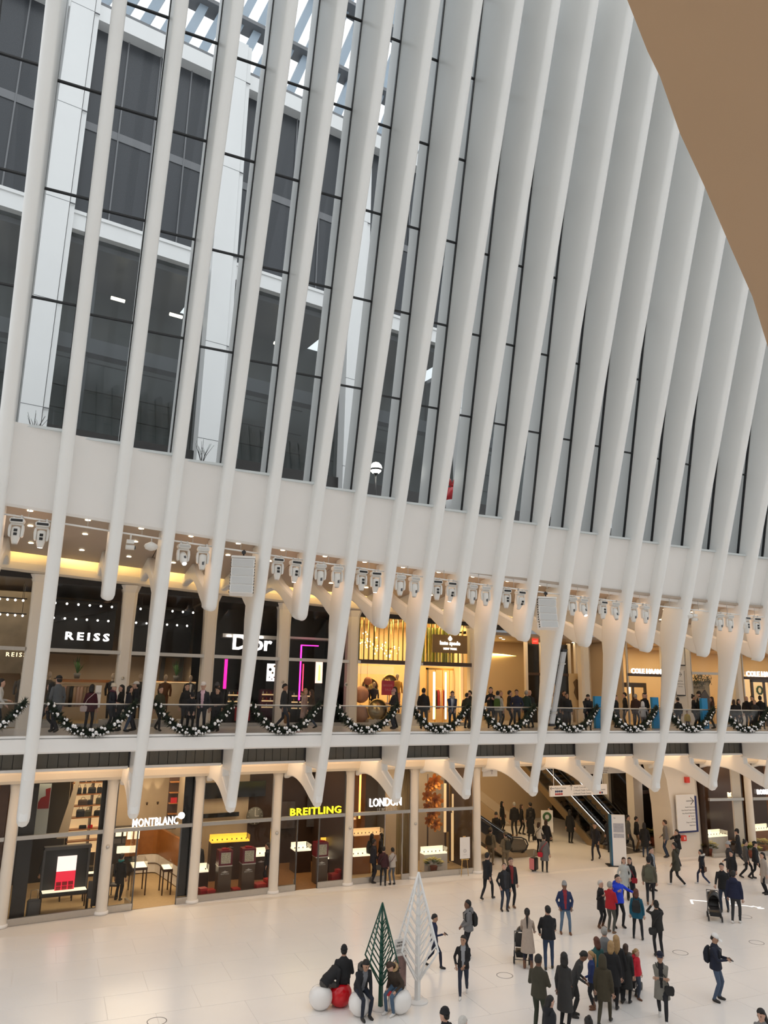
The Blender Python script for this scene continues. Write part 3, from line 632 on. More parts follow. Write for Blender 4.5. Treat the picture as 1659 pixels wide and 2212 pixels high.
# ---- watch bays
def pedestal(x, d, label):
    r = empty('watch_pedestal', (x, Y(x, d), 0), .02, label=label, cat='pedestal')
    b = MB(); b.bb(-.28, .28, -.25, .25, .0, 1.08); b.build('plinth', mat('taupe_plinth', (.10, .062, .04), .4), r)
    b = MB(); b.bb(-.30, .30, -.27, .27, 1.08, 1.12); b.build('band', M_steel, r)
    b = MB(); b.bb(-.29, .29, -.26, .26, 1.12, 1.7); b.build('red_case', mat('wine_red', (.16, .008, .02), .3), r)
    b = MB(); b.bb(-.2, .2, -.275, -.262, 1.2, 1.62); b.build('window', mat('display_window', (.30, .30, .24), .15, noise=.95, scale=22, c2=(.95, .9, .7), emit=.0), r)
    b = MB(); b.tube([(-.2, -.27, 1.2), (.2, -.27, 1.2), (.2, -.27, 1.62), (-.2, -.27, 1.62), (-.2, -.27, 1.2)], .012, 4); b.build('window_frame', M_steel, r)
    b = MB(); b.prism([(-.16, .86), (0, .83), (.16, .86), (.05, .89), (0, .92), (-.05, .89)], 1, -.256, -.252); b.build('wing_mark', M_steel, r)
    lettering('BREITLING', .075, M_steel, (0, -.256, .79), 0, r, .003)
    b = MB(); b.bb(-.12, .06, -.1, .1, 1.7, 1.76); b.bb(0, .16, -.05, .12, 1.7, 1.74); b.build('gift_boxes', M_red, r)
pedestal(7.70, .85, 'red topped watch pedestal, leftmost of three'); pedestal(8.73, .85, 'red topped watch pedestal, middle of three'); pedestal(12.12, .85, 'red topped watch pedestal beside the open door, rightmost of three')
def counter(x, d, w, h, dp_, label, top, m=M_brown, mark=False):
    r = empty('counter', (x, Y(x, d), 0), 0, label=label, cat='counter')
    b = MB(); b.bb(-w/2, w/2, -dp_/2, dp_/2, 0, h-.28); b.build('base', m, r)
    b = MB(); b.bb(-w/2+.01, w/2-.01, -dp_/2+.01, dp_/2-.01, h-.28, h-.22); b.build('lit_tray', top, r); b = MB(); b.bb(-w/2+.02, w/2-.02, dp_/2-.06, dp_/2-.03, h-.22, h); b.build('lit_back', top, r)
    b = MB(); b.bb(-w/2, w/2, -dp_/2, dp_/2, h-.22, h); b.build('glass_cover', M_sglass, r)
    for i in range(max(2, int(w*5))):
        q = MB(); x_ = -w/2+.1+(w-.2)*i/max(1, int(w*5)-1); q.ball((x_, -.02, h-.19), .035, 6, 0, (1, .5, 1)); q.build('watch', M_frame, r)
    if mark: b = MB(); b.prism([(-.16, h-.5), (0, h-.53), (.16, h-.5), (.05, h-.47), (0, h-.44), (-.05, h-.47)], 1, -dp_/2-.006, -dp_/2-.002); b.build('wing_mark', M_steel, r)
    return r
counter(8.4, 3.1, 1.75, 1.86, .6, 'dark watch counter with a glowing yellow case on top', M_lity, mark=True); counter(9.75, 2.6, .7, 1.25, .6, 'watch counter with a white lit top at the right of the beige bay', M_litw, mark=True); counter(7.0, 2.0, .5, .95, .5, 'low watch case at the left of the beige bay', M_litw)
counter(11.95, 3.2, .8, 1.22, .8, 'dark counter with a white lit top behind the open door', M_litw); counter(13.15, 2.5, .6, .9, .5, 'low lit watch case right of the third pedestal', M_litw)
yb = empty('wall_case', (13.3, Y(13.3, 2.7), 1.0), 0, label='bright yellow lit wall case right of the third pedestal', cat='display case')
b = MB(); b.bb(-.5, .35, .1, .3, 0, .5); b.build('box', M_brown, yb); b = MB(); b.bb(.0, .33, .07, .1, .02, .46); b.build('lit_panel', M_lity, yb); b = MB(); b.bb(-.48, -.1, .07, .1, .1, .48); b.build('lit_panel', M_lity, yb)
db = piece('trim_10', M_blk, None, 6.75, 10.46, 4.7, 4.8, 3.22, 3.94, label='wide dark clerestory strip high in the beige watch shop', cat='panel', kind='structure'); piece('trim_11', M_blk, None, 6.75, 9.18, 4.7, 4.8, 2.36, 2.55, label='thin dark strip low on the beige watch shop wall', cat='panel', kind='structure')
ck = empty('wall_clock', (9.95, Y(9.95, 4.6), 2.34), 0, label='round grey wall clock in the beige watch shop', cat='clock')
b = MB(); b.lathe([(0, 0), (.4, 0), (.42, .04), (.4, .08), (0, .08)], (0, 0.05, 0), 24, rot=Matrix.Rotation(pi/2, 3, 'X')); b.build('face', mat('clock_grey', (.13, .13, .12), .4), ck)
b = MB(); b.bb(-.012, .012, -.045, -.035, 0, .3); b.bb(0, .2, -.045, -.035, -.012, .012); b.build('hands', M_wcard, ck)
for i in range(12): a = i*pi/6; b = MB(); b.box((.34*cos(a), -.04, .34*sin(a)), (.05, .01, .015), 0, Matrix.Rotation(-a, 3, 'Y')); b.build('hour_mark', M_wcard, ck)
def gift(x, d, w, h, label, rz=.2):
    r = empty('gift_box', (x, Y(x, d), 0), rz, label=label, cat='box', group='red gift boxes'); b = MB(); b.bb(-w/2, w/2, -w/2, w/2, 0, h*.75); b.build('box', M_red, r); b = MB(); b.bb(-w/2-.01, w/2+.01, -w/2-.01, w/2+.01, h*.75, h); b.build('lid', mat('bright_red_card', (.55, .03, .03), .35), r)
for x, d, w_, h, l in ((6.78, .5, .3, .38, 'red gift box beside the third column foot, lower left of the pedestals'), (7.08, .45, .34, .3, 'red gift box in front, left of the first pedestal'), (8.2, .55, .3, .22, 'red gift box between the two pedestals'), (9.25, .6, .45, .3, 'wide red gift box right of the second pedestal'), (9.7, .7, .34, .42, 'tall red gift box at the right end of the beige bay'), (12.75, .7, .36, .36, 'red gift box right of the third pedestal'), (13.05, .75, .3, .5, 'taller red gift box beside the third pedestal, against the jamb')): gift(x, d, w_, h, l)
for i, (x, c) in enumerate(((11.35, (.35, .16, .08)), (11.75, (.25, .10, .05)), (13.0, (.3, .2, .15)))):
    r = empty('wall_picture', (x, Y(x, 4.7), 2.35), 0, label='tall blurred picture on the brown shop wall, %s from the left' % ORD[i], cat='picture'); b = MB(); b.bb(-.3, .3, 0, .03, -.7, .55 if i < 2 else 1.6); b.build('print', mat('blurred_print_%d' % i, c, .5, noise=.8, scale=4, c2=(.1, .1, .12)), r)
# ---- jeweller bays
for i, x in enumerate((14.9, )):
    r = empty('pendant_lamp', (x, Y(x, 3.0), 2.2), 0, label='glowing orange tube lamp behind the white letters', cat='lamp'); b = MB(); b.lathe([(0, 0), (.05, 0), (.05, 2.2), (0, 2.2)], (0, 0, 0), 10); b.build('tube', E_orange, r); b = MB(); b.bb(-.2, .2, -.1, .1, 2.2, 2.45); b.build('cap', M_steel, r)
counter(14.5, 1.8, .9, 1.05, .5, 'glass jewellery counter left of the jeweller door', M_litw, M_cara); counter(15.6, 3.6, 1.6, 1.6, .5, 'long brown jewellery counter at the back of the jeweller', M_lit, M_cara); counter(14.6, 4.6, 1.4, 2.2, .4, 'tall brown back counter of the jeweller', M_lit, M_cara)
cur = empty('curtain', (16.25, Y(16.25, .5), 0), 0, label='tall pleated gold curtain left of the amber flowers', cat='curtain')
b = MB(); N = 26; b.loft([[(-.45+.7*i/N, .05*sin(i*1.9), z) for i in range(N+1)]+[(-.45+.7*i/N, .05*sin(i*1.9)+.02, z) for i in range(N, -1, -1)] for z in (.1, 4.8)], 0, True); b.build('cloth', mat('gold_cloth', (.42, .30, .13), .45), cur)
fl = empty('flower_tower', (18.3, Y(18.3, 1.9), 0), 0, label='tall cluster of big amber glass flowers in the gold bay', cat='flowers')
M_amber = mat('amber_glass', (.62, .22, .03), .25, .55, noise=.4, scale=6)
b = MB(); b.tube([(0, .25, 0), (0, .25, 4.3)], .04, 8); b.build('stem', M_brown, fl)
def flower(mb, c, r):
    for ring, (n, rr, t) in enumerate(((7, 1, .2), (6, .72, .55), (4, .42, .95))):
        for i in range(n):
            a = 2*pi*i/n+ring*.5; d = Vector((cos(a)*cos(t), -sin(t), sin(a)*cos(t))); s = Vector((-sin(a), 0, cos(a))); q = Vector(c)
            P = [q, q+d*r*rr*.5+s*r*.3*rr, q+d*r*rr+s*r*.2*rr+Vector((0, -.05, 0)), q+d*r*rr*1.08+Vector((0, -.02, 0)), q+d*r*rr-s*r*.2*rr+Vector((0, -.05, 0)), q+d*r*rr*.5-s*r*.3*rr]
            mb.add(P, [(0, 1, 2, 3), (0, 3, 4, 5)], 0, True)
for x, z, r_ in ((.2, 3.95, .42), (-.12, 3.75, .3), (-.22, 3.3, .34), (.22, 3.05, .42), (-.2, 2.8, .3), (.1, 2.45, .36), (-.1, 2.15, .3), (.25, 1.95, .34)):
    b = MB(); flower(b, (x, -.1, z), r_); b.build('flower', M_amber, fl)
for i, (x, z0, z1) in enumerate(((18.95, 1.6, 3.9), (19.15, .2, 1.6), (19.35, 2.5, 4.3), (19.5, .2, 3.35), (19.62, .2, 2.4))):
    r = empty('gold_panel', (x, Y(x, 1.5+.08*i), 0), 0, label='upright slim gold screen panel in the flower bay, %s from the left' % ORD[i], cat='panel', group='gold screen panels'); b = MB(); b.bb(-.06, .06, 0, .05, z0, z1); b.build('sheet', M_lit if i in (0, 3) else M_gold, r); b = MB(); b.bb(-.08, .08, -.01, .06, z0-.03, z0); b.build('end_bar', M_brown, r)
counter(18.1, 1.1, 1.25, 1.05, .5, 'white ledge with glittering jewels under the amber flowers', M_litw, M_wcard)
def poins(x, y, z, label, s=1.0, yellow=True):
    r = empty('potted_plant', (x, y, z), x, label=label, cat='plant', group='poinsettias')
    b = MB(); b.lathe([(.12*s, 0), (.17*s, .26*s), (.18*s, .3*s), (.14*s, .3*s), (0, .27*s)], (0, 0, 0), 12); b.build('pot', M_pot, r)
    rnd = random.Random(int(x*100)); 
    for nm, m, n, zz, rr in (('leaves', M_green, 44, .45, .3), ('bracts', mat('yellow_bract', (.62, .55, .16), .5), 70, .58, .33)):
        b = MB()
        for i in range(n):
            a = rnd.random()*2*pi; q = rr*s*sqrt(rnd.random()); c = Vector((q*cos(a), q*sin(a), (zz+.1*rnd.random()-q*.5)*s)); d = Vector((cos(a), sin(a), .2)).normalized()*.22*s; t = Vector((-sin(a), cos(a), 0))*.08*s
            b.add([c, c+d*.5+t, c+d, c+d*.5-t], [(0, 1, 2, 3)], 0)
        b.build(nm, m, r, fix=False)
poins(17.85, Y(17.85, .6), 0, 'potted plant with pale yellow leaves under the jewel ledge', 1.05)
ea = empty('easel_sign', (18.95, Y(18.95, -.45), 0), .02, label='white notice board on a brass easel outside the gold bay', cat='easel sign')
b = MB(); b.tube([(-.2, 0, 0), (-.05, .05, 1.75)], .012, 6); b.tube([(.2, 0, 0), (.05, .05, 1.75)], .012, 6); b.tube([(0, .3, 0), (0, .05, 1.75)], .012, 6); b.bb(-.22, .22, -.02, .02, .72, .75); b.build('easel', M_gold, ea)
b = MB(); b.bb(-.27, .27, -.03, -.01, .78, 1.72); b.build('board', M_wcard, ea); b = MB(); b.tube([(.07*cos(a), -.035, 1.12+.07*sin(a)) for a in [2*pi*i/14 for i in range(15)]], .008, 4); b.bb(-.1, .1, -.034, -.03, .94, .955); b.build('ring_mark', M_steel, ea)
# ------------------------------------------------------------------ balcony shops
Z2 = 6.806
def fr2(k, lab, door=None, frame=M_steel):
    global SF
    SF += 1; shopfront(SF, k, 6.806, 12.42-.033*C_(k), 9.71, .14, lab, door, frame)
def zc(x): return 12.4-.033*x
M_dk2 = mat('black_wall', (.012, .011, .012), .4); M_warmw = mat('warm_cream_wall', (.66, .50, .30), .5)
shell(-4.5, C_(0), Z2, 12.4, 5, M_beige, M_beige, M_carpet, M_brown, 'balcony fashion shop bay at the left edge', 40)
shell(C_(0), C_(1), Z2, 12.35, 6, M_beige, M_beige, M_carpet, M_dk2, 'balcony fashion shop bay under the first sign', 34, sides=(0, 0), lz=9.4)
shell(C_(1), C_(2), Z2, 12.25, 6, M_beige, M_beige, M_carpet, M_brown, 'balcony fashion shop bay with tall panels', 42, sides=(0, 1), lz=9.4)
shell(C_(2), C_(3), Z2, 12.15, 4, M_dk2, M_dk2, M_dk2, M_dk2, 'black balcony cosmetics shop bay', 5)
shell(C_(3), C_(4), Z2, 12.0, 4, M_dk2, M_dk2, M_dk2, M_dk2, 'black balcony cosmetics shop bay with pink neon', 8)
shell(C_(4), C_(5), Z2, 11.95, 5, M_warmw, M_warmw, M_carpet, M_warmw, 'bright yellow balcony shop bay', 260, (1, .72, .32), sides=(1, 0))
shell(C_(5), C_(6), Z2, 11.85, 5, M_warmw, M_warmw, M_carpet, M_warmw, 'bright yellow balcony shop entrance', 260, (1, .72, .32), sides=(0, 1))
shell(29.1, C_(10), Z2, 11.3, 5, M_warmw, M_beige, M_carpet, M_beige, 'warm shoe shop bay under the white letters', 120, (1, .75, .42), sides=(1, 0))
shell(C_(10), C_(11), Z2, 11.2, 5, M_warmw, M_beige, M_carpet, M_beige, 'warm shoe shop bay with a wreath display', 110, (1, .75, .42), sides=(0, 0))
shell(C_(11), 44, Z2, 11.1, 5, M_warmw, M_beige, M_carpet, M_beige, 'warm shoe shop bay at the right edge', 120, (1, .75, .42), sides=(0, 1))
for k, lab in ((0, 'balcony glazed bay with the first white sign'), (1, 'balcony glazed bay with mannequins and tall panels'), (2, 'balcony glazed bay with the large four letter sign'), (3, 'balcony glazed bay with pink neon'), (4, 'balcony glazed bay with glittering chandeliers'), (5, 'balcony glazed front under the brown sign board'), (10, 'balcony glazed bay with a leafy display')): fr2(k, lab)
for k0, x0, x1, lab in ((0, -3.6, C_(0)-.3, 'balcony glazed bay at the left edge'), (1, 29.2, C_(10)-.3, 'balcony glazed front of the shoe shop'), (2, C_(11)+.3, 41.5, 'balcony glazed front at the right edge')):
    SF += 1; w = empty('window_%d' % SF, label=lab, cat='shopfront', kind='structure')
    for nm, m, a in (('pane', M_sglass, (x0, x1, 0, .012, Z2, zc(x0))), ('transom', M_steel if k0 == 0 else M_brown, (x0, x1, -.06, .07, 9.45 if k0 else 9.64, 9.6 if k0 else 9.78)), ('mullion', M_steel, (x0-.03, x0+.03, -.04, .06, Z2, zc(x0)))): piece(nm, m, w, *a)
for k in range(-1, 7):
    x0, x1 = (C_(k)+.25 if k >= 0 else -3.6), C_(k+1)-.25
    piece('trim_%d' % (20+k), M_dk2, None, x0, x1, -.03, .3, zc(x0)-.12, zc(x0)+.12, label='dark header strip over the balcony shop glass, %s bay from the left' % ORD[k+1], cat='header', kind='structure')
# fashion shop: ceiling track lamps, rack, mannequins, plants, panels
M_mann = mat('mannequin_beige', (.55, .43, .33), .5); M_coat = mat('charcoal_cloth', (.03, .03, .033), .8)
def mannequin(x, d, m, label, scale=1.0, hgt=None, dress=None, z=Z2+.25, legs=True):
    r = empty('mannequin', (x, Y(x, d), z), 0, label=label, cat='mannequin'); r.scale = (scale,)*3
    b = MB(); b.loft([[(w*cos(a), w2*sin(a), zz) for a in [2*pi*i/12 for i in range(12)]] for zz, w, w2 in ((.95, .15, .11), (1.1, .14, .1), (1.3, .19, .12), (1.45, .2, .11), (1.52, .09, .07))], 0); 
    for s in (-1, 1): b.tube([(s*.19, 0, 1.45), (s*.25, .02, 1.2), (s*.23, -.06, .95)], [.06, .05, .04], 8)
    b.build('jacket', m, r)
    b = MB(); b.tube([(0, 0, 1.48), (0, 0, 1.6)], .05, 8); b.ball((0, -.01, 1.72), .1, 10, 0, (.85, 1, 1.25)); b.build('head', M_mann, r)
    b = MB()
    for s in (-1, 1): b.tube([(s*.09, 0, 1.0), (s*.1, 0, .5), (s*.1, 0, .04)], [.09, .065, .045], 8)
    b.build('legs', dress or m, r); b = MB(); b.lathe([(0, 0), (.26, 0), (.26, .03), (0, .03)], (0, 0, 0), 16); b.build('base', M_steel, r)
    if 'bow' in label: b = MB(); b.prism([(-.06, 1.46), (.06, 1.46), (.02, 1.1), (-.02, 1.1)], 1, -.135, -.12); b.build('shirt_front', M_wcard, r); b = MB(); b.prism([(-.07, 1.45), (0, 1.48), (.07, 1.45), (.07, 1.52), (0, 1.49), (-.07, 1.52)], 1, -.15, -.13); b.build('bow_tie', M_black, r)
    if z > Z2+.01: 
        b = MB(); b.bb(-.4/scale, .4/scale, -.4/scale, .4/scale, -(z-Z2)/scale, -.002); b.build('plinth', M_wcard, r)
    return r
mannequin(2.46, .8, M_coat, 'mannequin in a black dinner jacket with a bow tie, under the first sign'); mannequin(.05, .8, mat('taupe_cloth', (.12, .09, .07), .8), 'mannequin in a taupe coat left of the clothes rack'); mannequin(-.9, .8, mat('grey_cloth', (.1, .09, .085), .8), 'mannequin in grey with white scarf at the left edge bay')
mannequin(3.55, .8, M_coat, 'dark mannequin right of the second balcony column'); mannequin(4.6, .8, mat('rust_cloth', (.13, .05, .02), .8), 'mannequin in a rust brown jacket in the second balcony bay'); mannequin(5.67, .8, M_coat, 'mannequin in a black jacket with a white bow shirt in the second balcony bay')
rk = empty('garment_rack', (1.2, Y(1.2, 1.6), Z2), .1, label='steel garment rack full of coats in the first balcony bay', cat='rack')
b = MB(); b.tube([(-.65, 0, 0), (-.65, 0, 1.62), (.65, 0, 1.62), (.65, 0, 0)], .018, 8); b.build('rail_frame', M_steel, rk); b = MB(); b.bb(-.7, .7, -.25, .25, 1.78, 1.82); b.build('top_shelf', M_cara, rk)
def garment(x, y, z, m, label, rz, L=.85, w=.24, group='coats on the rack'):
    r = empty('coat', (x, y, z), rz, label=label, cat='coat', group=group)
    b = MB(); b.loft([[(t*w*.12+w*.5*a*0+px*w*f, py*.05*f2, zz) for px, py in ((-1, 0), (-.5, -1), (.5, -1), (1, 0), (.5, 1), (-.5, 1))] for zz, f, f2, t in ((-L, 1.0, 1.3, 0), (-.4, .9, 1.2, 0), (-.1, .95, 1, 0), (-.03, .5, .8, 0))] if False else [[(px*w*f, py*.06*f2, zz) for px, py in ((-1, 0), (-.5, -1), (.5, -1), (1, 0), (.5, 1), (-.5, 1))] for zz, f, f2 in ((-L, 1.0, 1.3), (-.4, .9, 1.2), (-.1, .95, 1), (-.03, .4, .8))], 0); b.build('cloth', m, r)
    b = MB(); b.tube([(0, 0, -.05), (0, 0, .02), (.02, 0, .05)], .006, 5); b.build('hanger', M_steel, r)
GC = [(.62, .40, .32), (.20, .15, .11), (.03, .03, .03), (.50, .34, .22), (.60, .42, .34), (.66, .46, .36), (.42, .30, .2), (.30, .2, .14)]
for i, c in enumerate(GC): garment(.7+i*.13, Y(.7+i*.13, 1.6), Z2+1.57, mat('coat_cloth_%d' % i, c, .85), 'coat on the balcony rack, %s from the left' % ORD[i], 1.25)
def bigplant(x, d, z, label, s=1.0):
    r = empty('potted_plant', (x, Y(x, d), z), 0, label=label, cat='plant'); b = MB(); b.lathe([(.1, 0), (.14, .22), (.12, .22), (0, .2)], (0, 0, 0), 12); b.build('pot', M_frame, r)
    b = MB()
    for i in range(16):
        a = i*2.4; h = .35+.5*((i*7) % 5)/5; q = .1+.22*((i*3) % 4)/4; t = Vector((-sin(a), cos(a), 0))*.025; p0 = Vector((0, 0, .2)); p1 = Vector((q*.5*cos(a), q*.5*sin(a), .2+h*.6)); p2 = Vector((q*cos(a), q*sin(a), .2+h))
        b.add([p0-t, p0+t, p1+t*1.3, p2, p1-t*1.3], [(0, 1, 2, 3, 4)], 0)
    b.build('leaves', M_green, r, fix=False)
bigplant(1.12, 2.6, Z2+1.85, 'spiky potted plant on a high shelf in the first balcony bay'); bigplant(5.28, 2.4, Z2+1.85, 'spiky potted plant on the lit shelf of the second balcony bay')
wsf = empty('wall_shelf', (5.5, Y(5.5, 2.7), Z2), 0, label='long shelf with a warm light strip behind the balcony mannequins', cat='shelf'); b = MB(); b.bb(-1.15, 1.1, -.2, .2, 0, 1.75); b.build('cabinet', M_beige, wsf); b = MB(); b.bb(-1.15, 1.1, -.22, -.2, 1.76, 1.80); b.build('light_strip', M_lit, wsf); b = MB(); b.bb(-1.15, 1.1, -.2, .2, 1.80, 1.84); b.build('top', M_cara, wsf)
wsf = empty('wall_shelf', (1.3, Y(1.3, 2.8), Z2), 0, label='long high shelf behind the coat rack of the first balcony bay', cat='shelf'); b = MB(); b.bb(-1.0, 1.2, -.2, .2, 1.7, 1.82); b.build('top', M_cara, wsf); b = MB(); b.bb(-1.0, -.96, -.2, .2, 0, 1.7); b.bb(1.16, 1.2, -.2, .2, 0, 1.7); b.build('legs', M_steel, wsf)
for i, x in enumerate((4.4, 5.0, 5.9)):
    r = empty('wall_panel', (x, Y(x, 5.6), Z2), 0, label='tall slanting dark panel on the beige wall, %s from the left' % ORD[i], cat='panel', group='tall wall panels'); b = MB(); b.prism([(-.12, .3), (.08, .3), (.22, 3.6), (.02, 3.6)], 1, 0, .08); b.build('board', M_frame, r)
art = empty('wall_art', (-1.9, Y(-1.9, 3.5), Z2+3.6), 0, label='large pale wall mural with dark blotches at the left edge', cat='wall art'); b = MB(); b.bb(-1.1, 1.3, 0, .05, -1.6, 1.8); b.build('canvas', mat('mural', (.30, .26, .20), .6, noise=.75, scale=1.1, c2=(.50, .42, .31)), art)
# soffit beams and strings of spot lamps in the fashion shop
n = 0
for k, (xa_, xb_) in enumerate(((-2.8, -1.1), (-.3, 2.4), (3.1, 5.9))):
    for j in range(2):
        z0 = 11.7-.5*j; r = empty('track_light', ((xa_+xb_)/2, Y((xa_+xb_)/2, 1.4+1.4*j), z0), .16, label='%s ceiling track of small spot lamps in the %s balcony bay' % (['upper', 'lower'][j], ['leftmost', 'first sign', 'mannequin'][k]), cat='lamp'); b = MB(); L = (xb_-xa_)/2; b.bb(-L, L, -.03, .03, 0, .05); b.tube([(-L*.8, 0, .05), (-L*.8, 0, .68+.5*j)], .01, 5); b.tube([(L*.8, 0, .05), (L*.8, 0, .68+.5*j)], .01, 5); b.build('track', M_dark, r)
        for q in range(6): c = MB(); c.ball((-L+2*L*(q+.5)/6, -.02, -.05), .045, 8); c.build('bulb', E_white, r)
bm = empty('trim_40', label='slanting dark soffit beams in the fashion shop', cat='beam', kind='structure')
for xa_, xb_ in ((-.3, 2.5), (3.1, 5.95)):
    b = MB(); b.loft([[(xa_, Y(xa_, 3.0), 10.9), (xa_, Y(xa_, 3.3), 10.9), (xa_, Y(xa_, 3.3), 11.15), (xa_, Y(xa_, 3.0), 11.15)], [(xb_, Y(xb_, 3.0), 11.7), (xb_, Y(xb_, 3.3), 11.7), (xb_, Y(xb_, 3.3), 12.0), (xb_, Y(xb_, 3.0), 12.0)]], 0, False); b.build('beam', M_dk2, bm)
    piece('soffit', M_dk2, bm, xa_, xb_, 3.4, 5.9, 9.75, 12.0)
sb = empty('floor_sign', (1.88, Y(1.88, -.2), Z2), .1, label='white upright sale sign with dark letters beside the coat rack', cat='sign'); b = MB(); b.bb(-.11, .11, -.01, .01, .75, 1.6); b.build('board', M_wcard, sb); b = MB(); b.bb(-.012, .012, -.01, .01, .02, .75); b.lathe([(0, 0), (.14, 0), (.14, .02), (0, .02)], (0, 0, 0), 12); b.build('stand', M_steel, sb); lettering('SALE', .1, M_dark, (0, -.012, 1.3), 0, sb, .002)
# cosmetics shop
def neon(x, d, z0, z1, label, w=.03, m=M_pink, extra=None):
    r = empty('neon_tube', (x, Y(x, d), z0), 0, label=label, cat='neon light'); b = MB(); b.bb(-w, w, -.02, .02, 0, z1-z0)
    if extra: b.bb(0, extra, -.02, .02, z1-z0-.04, z1-z0)
    b.build('tube', m, r); c = MB(); c.bb(-w*1.8, w*1.8, .02, .1, -.02 if z0 < 7 else 0, z1-z0); c.build('housing', M_dk2, r); q = MB(); q.bb(-.03, .03, .03, .09, Z2-z0, 0.0); q.build('post', M_dk2, r)
neon(7.35, 1.5, 8.35, 9.66, 'broad pink glowing column left of the four letter sign', .065, emat('magenta_glow', (1, .015, .36), 1.6)); neon(10.88, 1.2, 7.9, 10.45, 'tall thin magenta neon line with a bend on top', .028, M_pink, .85); neon(11.12, 1.5, 8.3, 9.57, 'short thin red neon line beside the magenta one', .022, emat('red_neon_glow', (1, .05, .12), 2))
def screen(x0, x1, z0, z1, d, label, m, post=True):
    r = empty('light_box', ((x0+x1)/2, Y((x0+x1)/2, d), Z2), 0, label=label, cat='light box'); w = (x1-x0)/2; b = MB(); b.bb(-w, w, -.02, .02, z0-Z2, z1-Z2); b.build('screen', m, r); b = MB(); b.bb(-w-.02, w+.02, .02, .12, 0, z1-Z2+.02); b.build('back_box', M_dk2, r); return r, w
r, w = screen(9.24, 9.73, 8.73, 9.52, 1.2, 'white lit advert screen with small dark drawings', emat('white_screen_glow', (.95, .92, .92), 1.7))
for c, (x, z, q) in enumerate(((-.1, 2.45, .07), (.1, 2.6, .05), (.02, 2.3, .05), (-.12, 2.1, .03), (.1, 2.1, .03), (0, 2.02, .03))): b = MB(); b.lathe([(0, 0), (q, 0), (q, .004), (0, .004)], (x, -.022, z), 10, rot=Matrix.Rotation(pi/2, 3, 'X')); b.build('drawing', [M_black, M_gold, M_gold, M_black, M_red, M_red][c], r)
r, w = screen(11.66, 12.0, 8.69, 9.69, 1.2, 'tall pink and gold lit advert screen right of the neon', emat('pink_screen_glow', (1, .62, .50), 1.7)); b = MB(); b.prism([(-.05, 2.0), (.08, 2.0), (.05, 2.7), (-.02, 2.75)], 1, -.026, -.022); b.build('figure', emat('gold_screen_glow', (1, .6, .2), 1.5), r)
wb = empty('trim_41', label='white lit soffit bands over the black cosmetics shop', cat='soffit', kind='structure'); piece('band', M_wcard, wb, 7.0, 9.6, 1.0, 1.6, 10.62, 10.78); piece('band', M_wcard, wb, 10.1, 12.7, 1.6, 2.4, 10.74, 10.84); piece('light', E_white, wb, 7.6, 8.9, .95, 1.0, 10.66, 10.72); piece('light', E_white, wb, 7.2, 7.4, .95, 1.0, 10.66, 10.7)
def shelfunit(x, d, w, z1, label, m, rows=3, lit=M_lit):
    r = empty('display_shelf', (x, Y(x, d), Z2), 0, label=label, cat='shelf'); b = MB(); b.bb(-w/2, w/2, .0, .35, 0, z1); b.build('carcass', m, r)
    for i in range(rows): b = MB(); zz = z1-.2-i*.28; b.bb(-w*.42, w*.42, -.03, .0, zz-.06, zz); b.build('lit_shelf', lit, r)
    for i in range(rows*4): b = MB(); b.lathe([(.03, 0), (.03, .08), (.012, .1), (.012, .13)], (-w*.36+w*.24*(i % 4), -.02, z1-.2-.28*(i//4)), 8); b.build('bottle', [M_wcard, M_gold, M_red][i % 3], r)
shelfunit(9.38, 1.2, .75, 1.55, 'magenta edged cosmetics shelf under the white advert screen', mat('plum_panel', (.10, .008, .03), .3)); shelfunit(11.3, 1.4, 1.7, 1.5, 'black cosmetics counter with lit shelves under the neon', M_dk2); shelfunit(7.9, 1.6, .8, 1.5, 'dim cosmetics shelf beside the broad pink column', M_dk2, 2)
st_ = empty('round_sticker', (12.81, Y(12.81, -.012), 8.65), 0, label='small round white sticker on the black shop glass', cat='sticker'); b = MB(); b.lathe([(0, 0), (.09, 0), (.09, .006), (0, .006)], (0, 0, 0), 16, rot=Matrix.Rotation(pi/2, 3, 'X')); b.build('disc', M_wcard, st_); b = MB(); b.bb(-.04, -.01, -.01, -.006, -.05, .05); b.bb(.01, .04, -.01, -.006, -.05, .05); b.build('mark', M_black, st_)
# bright yellow shop
sl = empty('slat_screen', (16.7, Y(16.7, .35), 0), 0, label='screen of tall thin brass slats over the bright yellow shop', cat='screen')
for i in range(25):
    x = 13.55+i*.262
    if abs(x-16.47) < .3: continue
    b = MB(); b.bb(x-16.7-.022, x-16.7+.022, Y(x, .3)-Y(16.7, .35), Y(x, .3)-Y(16.7, .35)+.08, 9.8, 11.85); b.build('slat', M_gold if i % 3 else mat('olive_brass', (.22, .19, .05), .3, .8), sl)
hd = empty('trim_42', label='brown header beam of the bright yellow shop', cat='beam', kind='structure'); piece('beam', M_brown, hd, 13.5, 16.1, -.08, .12, 9.66, 9.84); piece('beam', M_brown, hd, 16.85, 19.6, -.08, .12, 9.66, 9.84); piece('lit_soffit', M_lit, hd, 13.6, 16.2, 2.0, 2.1, 9.2, 9.6)
gp = empty('trim_43', label='green ribbed panel behind the brown sign board', cat='panel', kind='structure')
for i in range(10): piece('rib', mat('lime_panel', (.32, .38, .05), .35), gp, 17.3+i*.19, 17.42+i*.19, .9, 1.0, 9.85, 11.6)
E_bulb = emat('chandelier_bulb_glow', (1, .85, .5), 7)
